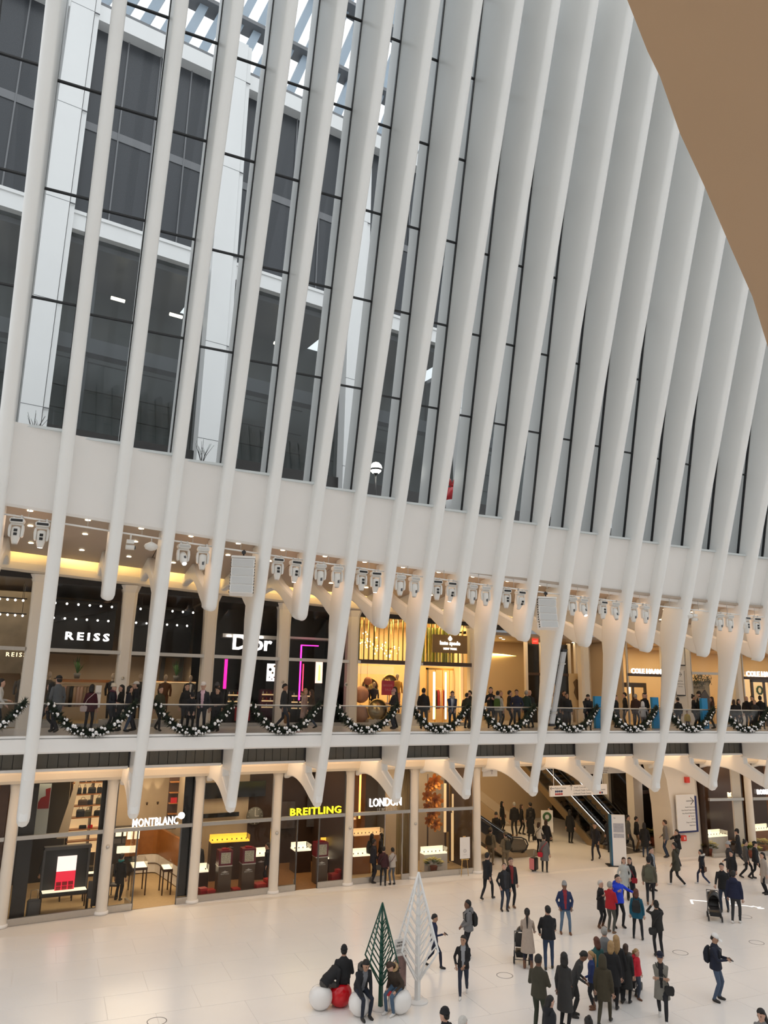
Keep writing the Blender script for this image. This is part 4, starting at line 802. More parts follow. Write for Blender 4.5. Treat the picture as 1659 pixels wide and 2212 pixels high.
for i, (x, z) in enumerate(((14.35, 10.95), (15.1, 10.62), (16.0, 10.5), (19.6, 10.7))):
    r = empty('chandelier', (x, Y(x, 2.0), z), 0, label='round sparkling chandelier of small bulbs, %s from the left' % ORD[i], cat='chandelier', group='chandeliers'); b = MB(); b.tube([(0, 0, 0), (0, 0, 11.9-z)], .015, 5); rnd = random.Random(i); B2 = MB(); B2s = []
    for j in range(22):
        d = Vector((rnd.gauss(0, 1), rnd.gauss(0, 1), rnd.gauss(0, 1))).normalized()*(.42 if i < 3 else .25); b.tube([(0, 0, 0), d], .006, 4); c = MB(); c.ball(d, .032, 6); c.build('bulb', E_bulb, r)
    b.build('rods', M_gold, r)
def vpanel(name, x, d, z0, z1, w, m, label, cat, txt=None):
    r = empty(name, (x, Y(x, d), z0), 0, label=label, cat=cat); b = MB(); b.bb(-w/2, w/2, -.01, .01, 0, z1-z0); b.build('panel', m, r); b = MB(); b.bb(-.02, .02, .01, .03, Z2-z0, z1-z0); b.build('stand', M_steel, r)
    if txt:
        for i, t in enumerate(txt): lettering(t, .15, mat('pale_red_ink', (.75, .22, .24), .5), (0, -.014, .45-.2*i), 0, r, .002)
    return r
vpanel('window_poster', 15.12, .3, 8.2, 8.88, .66, mat('crimson_card', (.55, .015, .06), .5), 'crimson sale poster in the yellow shop window', 'poster', ('BIGGER', 'SALE'))
M_navyc = mat('navy_cloth', (.02, .022, .04), .8)
mannequin(14.55, .7, M_navyc, 'mannequin in a black and white outfit seated before a round mirror', .95); mannequin(15.85, .8, mat('mustard_cloth', (.50, .28, .04), .8), 'mannequin in a mustard coat beside the crimson poster', 1.05, dress=mat('pink_cloth', (.45, .22, .17), .8), z=Z2+.5)
for i, (x, z, q) in enumerate(((14.5, 8.55, .42), (15.58, 8.75, .42), (14.65, 7.5, .5))):
    r = empty('round_mirror', (x, Y(x, 1.1 if i < 2 else .45), z), 0, label=['round brass mirror behind the seated mannequin', 'round brass mirror behind the mustard coat', 'large round brass hoop low in the yellow shop window'][i], cat='mirror'); b = MB(); b.tube([(q*cos(a), 0, q*sin(a)) for a in [2*pi*j/24 for j in range(25)]], .03, 6); b.build('rim', M_gold, r); b = MB(); b.lathe([(0, 0), (q, 0), (q, .01), (0, .01)], (0, .02, 0), 24, rot=Matrix.Rotation(pi/2, 3, 'X')); b.build('disc', mat('mirror_bronze', (.35, .28, .17), .15, .7), r); b = MB(); b.bb(-.02, .02, .03, .06, Z2-z, 0); b.build('stand', M_gold, r)
for i, (x, z, q, c) in enumerate(((13.95, 8.2, .4, (.55, .28, .2)), (13.95, 7.3, .42, (.60, .36, .26)), (14.3, 8.85, .2, (.55, .22, .12)))):
    r = empty('paper_ball', (x, Y(x, .9), z), 0, label='%s pleated paper ball at the left of the yellow shop window' % ['large salmon', 'lower peach', 'small coral'][i], cat='ornament'); b = MB(); b.ball((0, 0, 0), q, 14); b.build('ball', mat('paper_ball_%d' % i, c, .8), r); b = MB(); b.tube([(0, .1, 0), (0, .1, 11.8-z)], .006, 4); b.build('cord', M_gold, r)
dr = empty('door_300', (19.05, Y(19.05, 2.0), Z2), 0, label='brass door frame with mirrored lattice in the yellow shop', cat='door', kind='structure')
b = MB(); b.bb(-.95, -.85, 0, .1, 0, 2.8); b.bb(.85, .95, 0, .1, 0, 2.8); b.bb(-.95, .95, 0, .1, 2.7, 2.8); b.build('frame', M_gold, dr)
for i in range(4): b = MB(); b.bb(-.85+.42*i, -.83+.42*i, 0, .06, 0, 2.7); b.build('lattice_bar', M_gold, dr)
for i in range(2): b = MB(); b.bb(-.5+.7*i, -.42+.7*i, .1, .14, .2, 2.6); b.build('light_strip', E_warm, dr)
rk = empty('garment_rack', (19.75, Y(19.75, 3.0), Z2), .1, label='garment rack of red and cream clothes in the yellow shop', cat='rack'); b = MB(); b.tube([(-.7, 0, 0), (-.7, 0, 1.75), (.6, 0, 1.75), (.6, 0, 0)], .018, 8); b.build('rail_frame', M_gold, rk)
for i, c in enumerate(((.02, .02, .02), (.25, .01, .02), (.55, .35, .25), (.2, .01, .015), (.28, .01, .02), (.6, .5, .35), (.02, .015, .015), (.3, .01, .02))): garment(19.15+i*.15, Y(19.15+i*.15, 3.0), Z2+1.7, mat('dress_cloth_%d' % i, c, .85), 'garment on the yellow shop rack, %s from the left' % ORD[i], 1.2, 1.0, .22, 'clothes on the yellow shop rack')
piece('trim_44', M_lit, None, 19.55, 19.75, 1.0, 1.1, Z2, 11.4, label='lit cream pilaster beside the brass door', cat='pilaster', kind='structure')
# open passage on the balcony: cream back wall, tan ceiling with downlights, dark window panels
pas = empty('wall_passage', label='cream back wall and ceiling of the balcony passage', cat='passage', kind='structure')
piece('back_panel', M_warmw, pas, 19.9, 30, 5.5, 5.7, Z2, 11.9); piece('ceiling_panel', M_ceil, pas, 19.7, 30, .4, 5.6, 11.35, 11.5); piece('side_panel', M_warmw, pas, 19.7, 19.9, .3, 5.6, Z2, 11.5)
area('cove_light', (23.5, Y(23.5, 5.3), 10.6), (7, .1), 60, (1, .70, .22), (radians(60), 0, 0), pas); area('passage_wash', (24.5, Y(24.5, 2.6), 11.25), (7, 3), 90, (1, .72, .38), (0, 0, 0), pas)
for i, (x, d) in enumerate(((22.6, 2.0), (23.4, 3.0), (24.6, 1.6), (28.0, 3.0), (26, 2.2))): b = MB(); b.lathe([(0, 0), (.08, 0), (.08, -.01), (0, -.01)], (x, Y(x, d), 11.348), 12); b.build('downlight', E_down, pas)
ex = empty('exit_sign', (24.4, Y(24.4, 1.4), 11.2), 0, label='small red lit EXIT sign under the passage ceiling', cat='sign'); b = MB(); b.bb(-.19, .19, -.02, .02, -.14, .14); b.build('box', emat('exit_red', (.8, .03, .02), 1.2), ex); lettering('EXIT', .14, M_wcard, (0, -.025, 0), 0, ex, .002); b = MB(); b.bb(-.01, .01, -.01, .01, .14, .3); b.build('stem', M_steel, ex)
for x0, x1 in ((24.9, 25.7), (26.6, 27.6), (28.2, 29.0)):
    SF += 1; w = empty('window_%d' % SF, label='tall dark glazed panel in the balcony passage, at %s' % {24.9: 'the left', 26.6: 'the middle', 28.2: 'the right'}[x0], cat='window', kind='structure'); piece('pane', M_blk, w, x0, x1, 3.0, 3.05, Z2, 11.2); piece('mullion', M_cream, w, x0-.14, x0, 2.9, 3.1, Z2, 11.3); piece('mullion', M_cream, w, x1, x1+.14, 2.9, 3.1, Z2, 11.3); piece('transom', M_brown, w, x0, x1, 2.95, 3.0, 9.4, 9.55)
po = vpanel('wall_poster', 26.3, .5, 7.6, 9.5, .95, mat('cream_poster', (.60, .44, .24), .6), 'tall cream poster of a shoe sole in the passage', 'poster'); b = MB(); b.prism([(.0, .5), (.2, .55), (.26, .9), (.18, 1.2), (.2, 1.5), (.0, 1.62), (-.22, 1.45), (-.12, 1.15), (-.2, .9)], 1, -.016, -.012); b.build('drawing', mat('brown_ink', (.16, .10, .05), .6), po)
vpanel('wall_poster', 25.2, 1.2, 8.3, 9.3, .5, mat('cream_poster_2', (.6, .42, .22), .6), 'small cream poster left of the shoe sole poster', 'poster')
dj = empty('door_301', (30.4, Y(30.4, 1.0), Z2), 0, label='dark timber door frame with hanging lamps under the shoe shop letters', cat='door', kind='structure'); b = MB(); b.bb(-.9, .9, 0, .1, 2.05, 2.3); b.bb(-.9, -.75, 0, .1, 0, 2.1); b.bb(.75, .9, 0, .1, 0, 2.1); b.bb(-.1, .0, 0, .1, 0, 2.1); b.build('frame', M_brown, dj)
for i, x in enumerate((29.9, 30.9)): r = empty('pendant_lamp', (x, Y(x, 2.0), 8.5), 0, label='small hanging lamp in the shoe shop doorway, %s' % ['left', 'right'][i], cat='lamp'); b = MB(); b.lathe([(.01, 0), (.06, .05), (.06, .35), (.01, .4)], (0, 0, 0), 10); b.build('bulb', E_warm, r); b = MB(); b.tube([(0, 0, .4), (0, 0, 2.8)], .008, 4); b.build('cord', M_black, r)
shelfunit(29.6, 3.2, .6, 2.9, 'tall dark shelf of shoes left of the shoe shop door', M_brown, 4)
def panel_sign(x, d, z0, z1, w, label, txt, arrow=False):
    r = empty('sign_board', (x, Y(x, d), z0), 0, label=label, cat='sign'); b = MB(); b.bb(-w/2+.08, w/2+.06, .01, .05, -.06, z1-z0-.04); b.build('dark_edge', M_dark, r); b = MB(); b.bb(-w/2, w/2, -.02, .01, 0, z1-z0); b.build('face', M_wcard, r)
    for i, t in enumerate(txt): lettering(t, .07, M_dark, (0, -.022, (z1-z0)*.55-i*.15), 0, r, .001)
    if arrow: b = MB(); zz = (z1-z0)*.82; b.bb(-.15, .12, -.026, -.021, zz-.012, zz+.012); b.box((.07, -.023, zz+.06), (.17, .005, .022), 0, Matrix.Rotation(.78, 3, 'Y')); b.box((.07, -.023, zz-.06), (.17, .005, .022), 0, Matrix.Rotation(-.78, 3, 'Y')); b.build('arrow', M_dark, r)
panel_sign(32.38, -.25, 8.5, 9.85, .62, 'white direction board with a dark edge on the balcony pillar', ('Fulton Center', 'North Concourse', 'Restrooms'), True); panel_sign(32.5, -.25, 10.15, 11.3, .6, 'upper white board with a dark edge on the balcony pillar', ('Level 2',))
piece('trim_45', M_cream, None, 31.7, 33.0, -.1, .4, Z2, 11.4, label='wide cream balcony pillar carrying the direction boards', cat='pillar', kind='structure')
od = empty('window_display', (34.6, Y(34.6, .6), Z2), 0, label='leafy window display with dark printed words, right of the pillar', cat='display'); b = MB(); b.bb(-.65, .65, .1, .14, .4, 2.5); b.build('card', mat('tan_card', (.45, .38, .28), .6), od)
for i, t in enumerate(('OUTSIDERS', 'WANTED')): lettering(t, .2, M_dark, (-.15, .09, 2.35-.25*i), 0, od, .002)
b = MB(); rnd = random.Random(3)
for i in range(160): c = Vector((rnd.uniform(-.75, .75), rnd.uniform(-.1, .1), 2.6+rnd.gauss(0, .16))); a = rnd.random()*6.28; d = Vector((cos(a), .3, sin(a)))*.16; t = Vector((-sin(a), 0, cos(a)))*.03; b.add([c, c+d*.5+t, c+d, c+d*.5-t], [(0, 1, 2, 3)])
b.build('garland_leaves', mat('dull_green', (.06, .07, .03), .7), od, fix=False, kind='stuff'); b = MB(); b.prism([(-.3, 1.5), (.2, 2.0), (.7, 1.3), (.3, .6)], 1, .0, .08); b.build('dark_diamond', M_brown, od)
wd = empty('door_302', (38.3, Y(38.3, .4), Z2), 0, label='dark timber shop door with a lit wreath behind, right edge', cat='door', kind='structure'); b = MB(); b.bb(-.7, 1.4, 0, .1, 2.5, 2.7); b.bb(-.7, -.55, 0, .1, 0, 2.6); b.bb(.3, .42, 0, .1, 0, 2.6); b.build('frame', M_brown, wd)
wr = empty('wreath', (39.6, Y(39.6, 1.8), Z2+2.05), 0, label='small dark wreath on the lit back wall at the right edge', cat='wreath'); b = MB(); b.tube([(.22*cos(a), 0, .22*sin(a)) for a in [2*pi*j/16 for j in range(17)]], [.05+.02*(j % 2) for j in range(17)], 6); b.build('ring', M_green, wr); b = MB(); b.bb(-1.2, .8, .08, .1, -1.2, .9); b.build('lit_backing', M_lit, wr)
# ------------------------------------------------------------------ balustrade, garlands, lamps on the pipe
ry = 29.15
rail = empty('balustrade', label='clear glass balcony balustrade with a slim steel handrail', cat='balustrade')
for i in range(0, len(XK)-3, 2):
    x0, x1 = XK[i], XK[i+2]; b = MB(); strip(b, [(ry, 6.84), (ry, 7.80), (ry+.02, 7.80), (ry+.02, 6.84)], x0+.02, x1-.02, n=2); b.build('glass_panel', M_rail, rail)
    b = MB(); b.tube([(x0+(x1-x0)*j/4, ry+.01+yo(x0+(x1-x0)*j/4), 7.82) for j in range(5)], .028, 8); b.build('handrail', M_steel, rail)
M_gar = mat('garland_needles', (.022, .035, .02), .7, noise=.5, scale=9); M_orn = mat('silver_bauble', (.75, .75, .76), .16, .9)
def garland(i, x0, x1, src=None):
    xm = (x0+x1)/2; r = empty('garland', (xm, ry-.16+yo(xm), 7.83), math.atan2(yo(x1)-yo(x0), x1-x0), label='green garland with silver baubles on the balustrade, %s from the left' % ORD[i], cat='garland', group='garlands on the balustrade')
    if src:
        s = (x1-x0)/src[1]
        for ch in src[0].children: q = inst(ch, r); q.location = (ch.location.x*s, ch.location.y, ch.location.z)
        return r
    L = (x1-x0)/2-.2; rnd = random.Random(5); b = MB()
    def cen(t): return Vector((L*t, -.02, -.92+1.0*abs(t)**2.2))
    pts = [cen(-1+2*j/24) for j in range(25)]; b.tube(pts, [.07+.02*(j % 2) for j in range(25)], 6)
    for j in range(2600):
        t = rnd.uniform(-1, 1); c = cen(t); a = rnd.uniform(0, 2*pi); d = Vector((rnd.gauss(0, .5), cos(a), sin(a))).normalized(); c = c+d*.05; e = d*rnd.uniform(.10, .20)+Vector((rnd.gauss(0, .04), 0, 0)); w = d.cross(Vector((1, .3, .2))).normalized()*.022
        b.add([c-w, c+w, c+e], [(0, 1, 2)])
    b.build('needles', M_gar, r, fix=False)
    c = MB(); c.ball((0, 0, 0), .058, 10); bb_ = c.mesh('bauble'); bb_.materials.append(M_orn)
    for j in range(50):
        t = -1+2*(j+rnd.random())/50; a = rnd.uniform(-2.4, .9) if j % 2 else rnd.uniform(-1.5, 1.2); p = cen(t)+Vector((rnd.gauss(0, .05), -.12*abs(cos(a))-.05, .13*sin(a))); o = bpy.data.objects.new('bauble', bb_); COL.objects.link(o); o.parent = r; o.location = p; q = rnd.choice((.55, .6, .7, .75, 1.0, 1.2)); o.scale = (q, q, q)
    return r
g0 = None
for i, j in enumerate(range(0, len(XK)-4, 2)):
    x0, x1 = XK[j]+.12, XK[j+2]-.12; g = garland(i, x0, x1, g0)
    if g0 is None: g0 = (g, x1-x0)
# pipe
def pz(x): return 13.4-.036*x
pipe = empty('lighting_pipe', label='long white lighting pipe under the fascia between the ribs', cat='pipe'); PY = 27.05
for i in range(0, len(XK)-2): b = MB(); b.tube([(XK[i]+.0, PY+yo(XK[i]), pz(XK[i])), (XK[i+1], PY+yo(XK[i+1]), pz(XK[i+1]))], .03, 8); b.build('pipe_length', M_white, pipe)
for i in range(1, len(XK)-1, 1): x = (XK[i]+XK[i-1])/2; b = MB(); b.tube([(x, PY+yo(x), pz(x)), (x, PY+yo(x), ceil_z(x, PY)+.02)], .012, 5); b.build('hanger', M_steel, pipe)
M_lampw = mat('lamp_housing', (.74, .72, .68), .35)
def head(x, label, back=False, tilt=.0, turn=0, lit=False):
    r = empty('moving_head_lamp', (x, PY+yo(x), pz(x)), turn, label=label, cat='stage lamp', group='white moving head lamps on the pipe'); r.scale = (.84, .84, .84)
    b = MB(); b.loft([[(a*w, c*.17, z) for a, c in ((-1, -1), (1, -1), (1, 1), (-1, 1))] for z, w in ((-.08, .22), (-.14, .25), (-.22, .25), (-.27, .2))], 0, False); b.build('base_box', M_lampw, r, bevel=.02)
    b = MB(); b.bb(-.2, .2, -.18, -.168, -.22, -.13); b.build('control_panel', M_black if back else M_steel, r)
    b = MB()
    for a in (-.13, .13): b.bb(a-.03, a+.03, -.04, .04, -.09, .05)
    b.build('clamps', M_steel, r)
    b = MB(); b.loft([[(a*x_, c*.08, z) for a, c in ((-1, -1), (1, -1), (1, 1), (-1, 1))] for z, x_ in ((-.26, .2), (-.34, .24))], 0, False)
    for a in (-1, 1): b.loft([[(a*.17, -.08, z), (a*w, -.08, z), (a*w, .08, z), (a*.17, .08, z)] for z, w in ((-.32, .25), (-.5, .27), (-.72, .25), (-.78, .22))], 0, False)
    b.build('yoke', M_lampw, r, bevel=.015)
    R = Matrix.Rotation(tilt, 3, 'X'); c0 = Vector((0, 0, -.62)); prof_ = [(.08, .24), (.15, .2), (.165, .05), (.165, -.08), (.15, -.2), (.115, -.34), (.1, -.4), (.0, -.4)]
    b = MB(); b.lathe(prof_, c0, 14, rot=R); o = b.build('lamp_head', M_lampw, r)
    b = MB(); b.lathe([(.0, -.405), (.085, -.405), (.085, -.415), (0, -.415)], c0, 14, rot=R); b.build('lens', E_white if lit else M_steel, o)
    if back:
        for z in (.08, -.06): b = MB(); b.box(c0+R @ Vector((0, -.165, z)), (.12, .02, .1), 0, R); b.build('vent', M_black, o)
    else: b = MB(); b.box(c0+R @ Vector((.02, -.15, -.14)), (.09, .02, .15), 0, R); b.build('vent', M_frame, o)
    return r
def lamp_light(x, t):
    # the beam of a lit head, and the warm spill of a pair of lamps
    spot((x, PY+yo(x)-.2, pz(x)-.95), (x+2, PY-9, 0), 160, (1, .72, .58), 70)
LAMPS = [(-1.38, 1, 0, 0), (-.67, 1, .25, 1), (3.77, 0, -.75, 1), (4.45, 0, 0, 0), (7.21, 1, 0, 0), (7.9, 1, .2, 1), (8.91, 0, 0, 0), (9.6, 0, 0, 0), (10.63, 1, 0, 0), (11.24, 1, .2, 1), (12.31, 0, 0, 0), (12.95, 0, 0, 0), (13.99, 1, 0, 0), (14.65, 1, .4, 1), (15.66, 0, 0, 0), (16.3, 0, 0, 0),
 (17.32, 1, 0, 0), (18.04, 1, .5, 0), (20.71, 0, 0, 0), (21.29, 0, -.5, 1), (22.34, 1, 0, 0), (23.0, 0, -.35, 0), (24.01, 0, 0, 0), (24.66, 0, 0, 0), (28.89, 0, 0, 0), (29.47, 0, 0, 0), (30.45, 1, 0, 0), (31.04, 1, 0, 0)]
BIG = ['first', 'second', 'third', 'fourth', 'fifth', 'sixth', 'seventh', 'eighth', 'ninth', 'tenth', 'eleventh', 'twelfth', 'thirteenth', 'fourteenth', 'fifteenth', 'sixteenth', 'seventeenth', 'eighteenth', 'nineteenth', 'twentieth', '21st', '22nd', '23rd', '24th', '25th', '26th', '27th', '28th']
for i, (x, bk, t, l) in enumerate(LAMPS): head(x, 'white moving head lamp on the pipe, %s from the left%s' % (BIG[i], ', lens lit' if l else ''), bk, t, .12*(i % 3)-.1, l)
for x, bk, t, l in LAMPS:
    if l: lamp_light(x, t)
for x in (-1, 4.1, 7.5, 9.2, 11, 12.6, 14.3, 16, 17.7, 21, 22.7, 24.3, 29.2, 30.7): point('lamp_spill', (x+.1, PY+yo(x)+.55, pz(x)-.75), 5, (1, .58, .36), .25)
def array(x, label):
    r = empty('line_array_speaker', (x, PY+yo(x)-.05, pz(x)-.2), -.25, label=label, cat='loudspeaker')
    b = MB(); b.tube([(0, 0, .24), (0, 0, 0)], .03, 6); b.bb(-.07, .07, -.05, .05, .1, .2); b.build('hook', M_black, r); b = MB(); b.bb(-.42, .42, -.2, .2, -.08, 0); b.build('top_bar', M_lampw, r)
    for i in range(4):
        R = Matrix.Rotation(-.07*i, 3, 'X'); c = Vector((0, -.02-.03*i*i*.6+.02, -.25-.325*i)); b = MB(); b.box(c, (.8, .42, .3), 0, R); o = b.build('cabinet', M_white, r, bevel=.015)
        b = MB(); b.box(c+R @ Vector((0, -.215, 0)), (.74, .012, .25), 0, R); b.build('grille', mat('speaker_grille', (.55, .55, .54), .6), o)
        b = MB()
        for s in (-1, 1):
            for q in (-.1, 0, .1): b.box(c+R @ Vector((s*.41, -.1, q)), (.03, .06, .05), 0, R)
        b.build('rigging', M_black, o)
array(5.9, 'white four box line array loudspeaker on the pipe, left one'); array(19.3, 'white four box line array loudspeaker on the pipe, right one')
for x, nm in ((2.0, 'left'), (27.45, 'right')):
    r = empty('security_camera', (x, PY+yo(x), pz(x)), 0, label='small white security camera hanging from the pipe, %s one' % nm, cat='camera'); b = MB(); b.tube([(0, 0, 0), (0, 0, -.2)], .03, 6); b.bb(-.12, .12, -.1, .1, -.32, -.2); b.build('mount', M_lampw, r); b = MB(); b.lathe([(.0, -.16), (.085, -.15), (.085, .12), (.0, .14)], (.02, 0, -.44), 10, rot=Matrix.Rotation(pi/2, 3, 'Y')); b.build('body', M_lampw, r); b = MB(); b.lathe([(0, 0), (.06, 0), (.06, .03), (0, .03)], (.15, 0, -.44), 10, rot=Matrix.Rotation(pi/2, 3, 'Y')); b.build('lens', M_black, r)
for x, nm in ((2.68, 'left'), (27.1, 'right')):
    r = empty('antenna_dome', (x, PY+yo(x), pz(x)), 0, label='round white antenna dome hanging from the pipe, %s one' % nm, cat='antenna'); b = MB(); b.tube([(0, 0, 0), (0, 0, -.2)], .02, 6); b.build('stem', M_steel, r); b = MB(); b.lathe([(.03, -.15), (.2, -.24), (.23, -.31), (.18, -.40), (.05, -.45)], (0, 0, 0), 16); b.build('dome', M_lampw, r)
# tall lit banner box fixed to the eighth long rib
bl = empty('banner_box', (20.56, yo(20.55), 0), 0, label='tall slim grey light box strapped along a long rib above the balcony edge', cat='light box')
def slat(b, z0, z1, w=.1, o=0): b.loft([[(-w, prof(z)-.24-o, z), (w, prof(z)-.24-o, z), (w, prof(z)-.1+o, z), (-w, prof(z)-.1+o, z)] for z in (z0, z1)], 0, False)
b = MB(); slat(b, 7.15, 10.25); b.build('box', mat('grey_banner', (.50, .50, .50), .5), bl)
b = MB(); slat(b, 7.05, 7.16, .12, .02); slat(b, 10.24, 10.36, .12, .02); b.build('caps', M_black, bl)
b = MB(); slat(b, 7.6, 7.66, .13, .03); slat(b, 9.7, 9.76, .13, .03); b.build('brackets', M_steel, bl)
for x, d, nm in ((31.3, -3.0, 'right of the pillar sign'), (28.3, -3.0, 'under the shoe shop letters'), (24.9, -3.0, 'left of the shoe shop'), ):
    r = empty('info_totem', (x, Y(x, d), Z2), 0, label='bright blue upright totem on the balcony, %s' % nm, cat='totem'); b = MB(); b.bb(-.2, .2, -.08, .08, .03, 1.55); b.build('body', mat('totem_blue', (.02, .28, .60), .4), r); b = MB(); b.bb(-.26, .26, -.14, .14, 0, .03); b.build('base', M_steel, r)
# ------------------------------------------------------------------ people: one continuous remeshed figure each, hair, hats and bags as children
from mathutils.bvhtree import BVHTree
PEND = []
CM = {}
def cloth(c, rough=.85):
    k = tuple(c)
    if k not in CM: CM[k] = mat('cloth_%02x%02x%02x' % tuple(int(q*255) for q in c), c, rough, noise=.12, scale=14)
    return CM[k]
SK = {'l': M_skin, 't': M_skin3, 'd': M_skin2}
M_sole = mat('shoe_dark', (.02, .017, .015), .5); M_wshoe = mat('shoe_white', (.7, .68, .66), .5); M_bshoe = mat('boot_brown', (.16, .07, .035), .6)
M_eye = mat('eye_dark', (.02, .015, .012), .3); M_lip = mat('lip', (.36, .12, .10), .5)
HAIRC = {'k': (.010, .008, .007), 'b': (.045, .022, .012), 'y': (.34, .21, .09), 'g': (.30, .29, .27), 'w': (.55, .53, .50), 'r': (.10, .03, .015)}
def ik(a, t, l1, l2, pole):
    d = t-a; L = d.length; m = (l1+l2)*.995
    if L > m: t = a+d*(m/L); d = t-a; L = m
    k = (l1*l1-l2*l2+L*L)/(2*L); hh = sqrt(max(0, l1*l1-k*k)); n = d.normalized(); p = pole-n*pole.dot(n); p = p.normalized() if p.length > 1e-4 else Vector((0, 1, 0))
    return a+n*k+p*hh, t
HT = {'down': (.245, -.04, -.10), 'pocket': (.215, -.13, -.02), 'phone': (.07, -.33, .20), 'raise': (.07, -.36, .60), 'cross': (-.09, -.21, .20), 'front': (.04, -.24, .02), 'rail': (.10, -.40, .06), 'out': (.46, -.28, .26),
      'back': (.24, .20, -.04), 'fwd': (.25, -.24, -.02), 'push': (.20, -.42, .06), 'chin': (.03, -.17, .52), 'bag': (.26, -.02, -.12), 'strap': (.12, -.18, .30), 'hold': (.16, -.30, .12), 'knee': (.12, -.42, .05), 'shade': (.05, -.2, .60)}
def held(name, p, dims, m, label, cat, rz=0, rx=0):
    r = empty(name, p, rz, label=label, cat=cat); b = MB(); b.box((0, 0, 0), dims, 0, Matrix.Rotation(rx, 3, 'X')); b.build('body', m, r, bevel=min(dims)*.2)
    return r
def person(x, y, z, h, f, label, top, legs=(.02, .02, .022), skin='l', hair='k', style='short', pose='stand', arms=('down', 'down'), hem=-.10, bulk=1.0, shoes=None, inner=None, lean=0, look=0, nod=0, hat=None, hatc=(.02, .02, .02), bag=None, bagc=(.02, .02, .02), scarf=None, fem=False, flare=1.0, group=None, vox=.022, face=True, feet=None, seat=None, item=None):
    s = h/1.75; c = Vector((-x, -y, 0)).normalized(); r = Vector((-c.y, c.x, 0)); d = c*cos(radians(f))-r*sin(radians(f))*-1 if False else c*cos(radians(f))+Vector((y, -x, 0)).normalized()*sin(radians(f))
    root = empty('person', (x, y, z), math.atan2(d.x, -d.y), label=label, cat='person', group=group)
    hipz = seat/s if seat else .93-(.03 if pose in ('walk', 'walk2') else 0)
    R = Matrix.Rotation(radians(lean), 3, 'X'); H = Vector((0, 0, hipz))
    def U(p): return (H+R @ Vector(p))*s
    b = MB(); B = bulk
    # torso
    wf = .93 if fem else 1.0
    T = [(-.08, .155, .115), (.04, .160, .118), (.16, .153*wf, .113), (.30, .172*wf, .122), (.41, .182*wf, .118), (.47, .15*wf, .10), (.515, .10, .08), (.56, .066, .065)]
    def ring(zz, rx, ry, n=14, g=1.0): return [U((rx*B*g*cos(2*pi*i/n), ry*B*g*sin(2*pi*i/n)+(-.012 if .2 < zz < .45 else 0), zz)) for i in range(n)]
    b.loft([ring(*t) for t in T if t[0] > .1 or True], 1)
    if hem < -.02:
        n = max(2, int(-hem/.12)+1); rr = []
        for i in range(n+1):
            q = i/n; zz = .2+(hem-.2)*q; rr.append((zz, .156+.03*q*flare+(.03*flare if hem < -.3 else 0)*q, .118+.03*q*flare+(.025*flare if hem < -.3 else 0)*q))
        if seat: rr = [(zz, a, c_) for zz, a, c_ in rr if zz > -.09]
        b.loft([ring(zz, a, c_, 14, 1.03) for zz, a, c_ in reversed(rr)], 1)
    b.ball(U((0, 0, -.06)), .15*s, 12, 2, (1.03, .8, .75))
    # neck and head
    hd = Vector((0, -.025, .685)); L = Matrix.Rotation(radians(look), 3, 'Z') @ Matrix.Rotation(radians(nod), 3, 'X')
    def HU(p): return U(hd+(L @ Vector(p))*1.1)
    b.tube([U((0, .0, .50)), U((0, -.01, .60)), HU((0, .01, -.03))], [.062*s, .052*s, .055*s], 10, 0)
    hs = 1.0
    head = [(-.115, .03, .035, -.045), (-.10, .05, .06, -.03), (-.06, .066, .083, -.01), (-.01, .075, .096, 0), (.04, .077, .10, .006), (.085, .066, .086, .01), (.115, .04, .05, .01), (.125, .012, .016, .01)]
    b.loft([[HU((a*cos(2*pi*i/14), e*sin(2*pi*i/14)+yo_, zz)) for i in range(14)] for zz, a, e, yo_ in head], 0)
    b.loft([[HU(p) for p in q] for q in ([(-.016, -.085, -.035), (.016, -.085, -.035), (.013, -.118, -.04), (-.013, -.118, -.04)], [(-.01, -.085, .02), (.01, -.085, .02), (.007, -.1, .02), (-.007, -.1, .02)])], 0)
    for a in (-1, 1): b.ball(HU((a*.078, .01, -.01)), .026*s, 8, 0, (.45, .8, 1.2))
    # arms
    hands = []
    for a, k in ((-1, arms[0]), (1, arms[1])):
        t = HT[k] if isinstance(k, str) else k; t = U((a*t[0] if isinstance(k, str) else t[0], t[1], t[2])); S_ = U((a*(.16 if fem else .175)*sqrt(B), 0, .435))
        pole = R @ Vector((a*.9, .1, -.8) if k in ('raise', 'chin', 'shade') else ((a*.5, .25, -1.2) if k in ('cross', 'phone', 'hold', 'front', 'rail', 'strap', 'push') else (a*.6, .7, -.35)))
        e, w = ik(S_, t, .285*s, .265*s, pole)
        q_ = .9+.6*(B-1); b.ball(S_, .06*s*q_, 10, 1); b.tube([S_, e, w], [.058*s*q_, .053*s*q_, .042*s*q_], 10, 1); b.ball(e, .053*s*q_, 8, 1)
        dr = (w-e).normalized(); b.tube([w-dr*.03*s, w+dr*.035*s], [.03*s, .032*s], 8, 0); b.ball(w+dr*.06*s, .04*s, 8, 0, (.8, .8, 1.1)); hands.append((w+dr*.06*s, dr, a))
    # legs
    FT = []
    ft = feet or {'stand': ((-.11, .02, 0), (.11, -.02, 0)), 'wide': ((-.16, .03, 0), (.16, -.04, 0)), 'walk': ((-.08, -.30, 0), (.08, .30, .05)), 'walk2': ((-.08, .30, .05), (.08, -.30, 0)), 'close': ((-.07, .0, 0), (.07, 0, 0)), 'sit': ((-.12, -.42, 0), (.12, -.38, 0)), 'step': ((-.1, -.1, 0), (.1, .12, 0))}[pose]
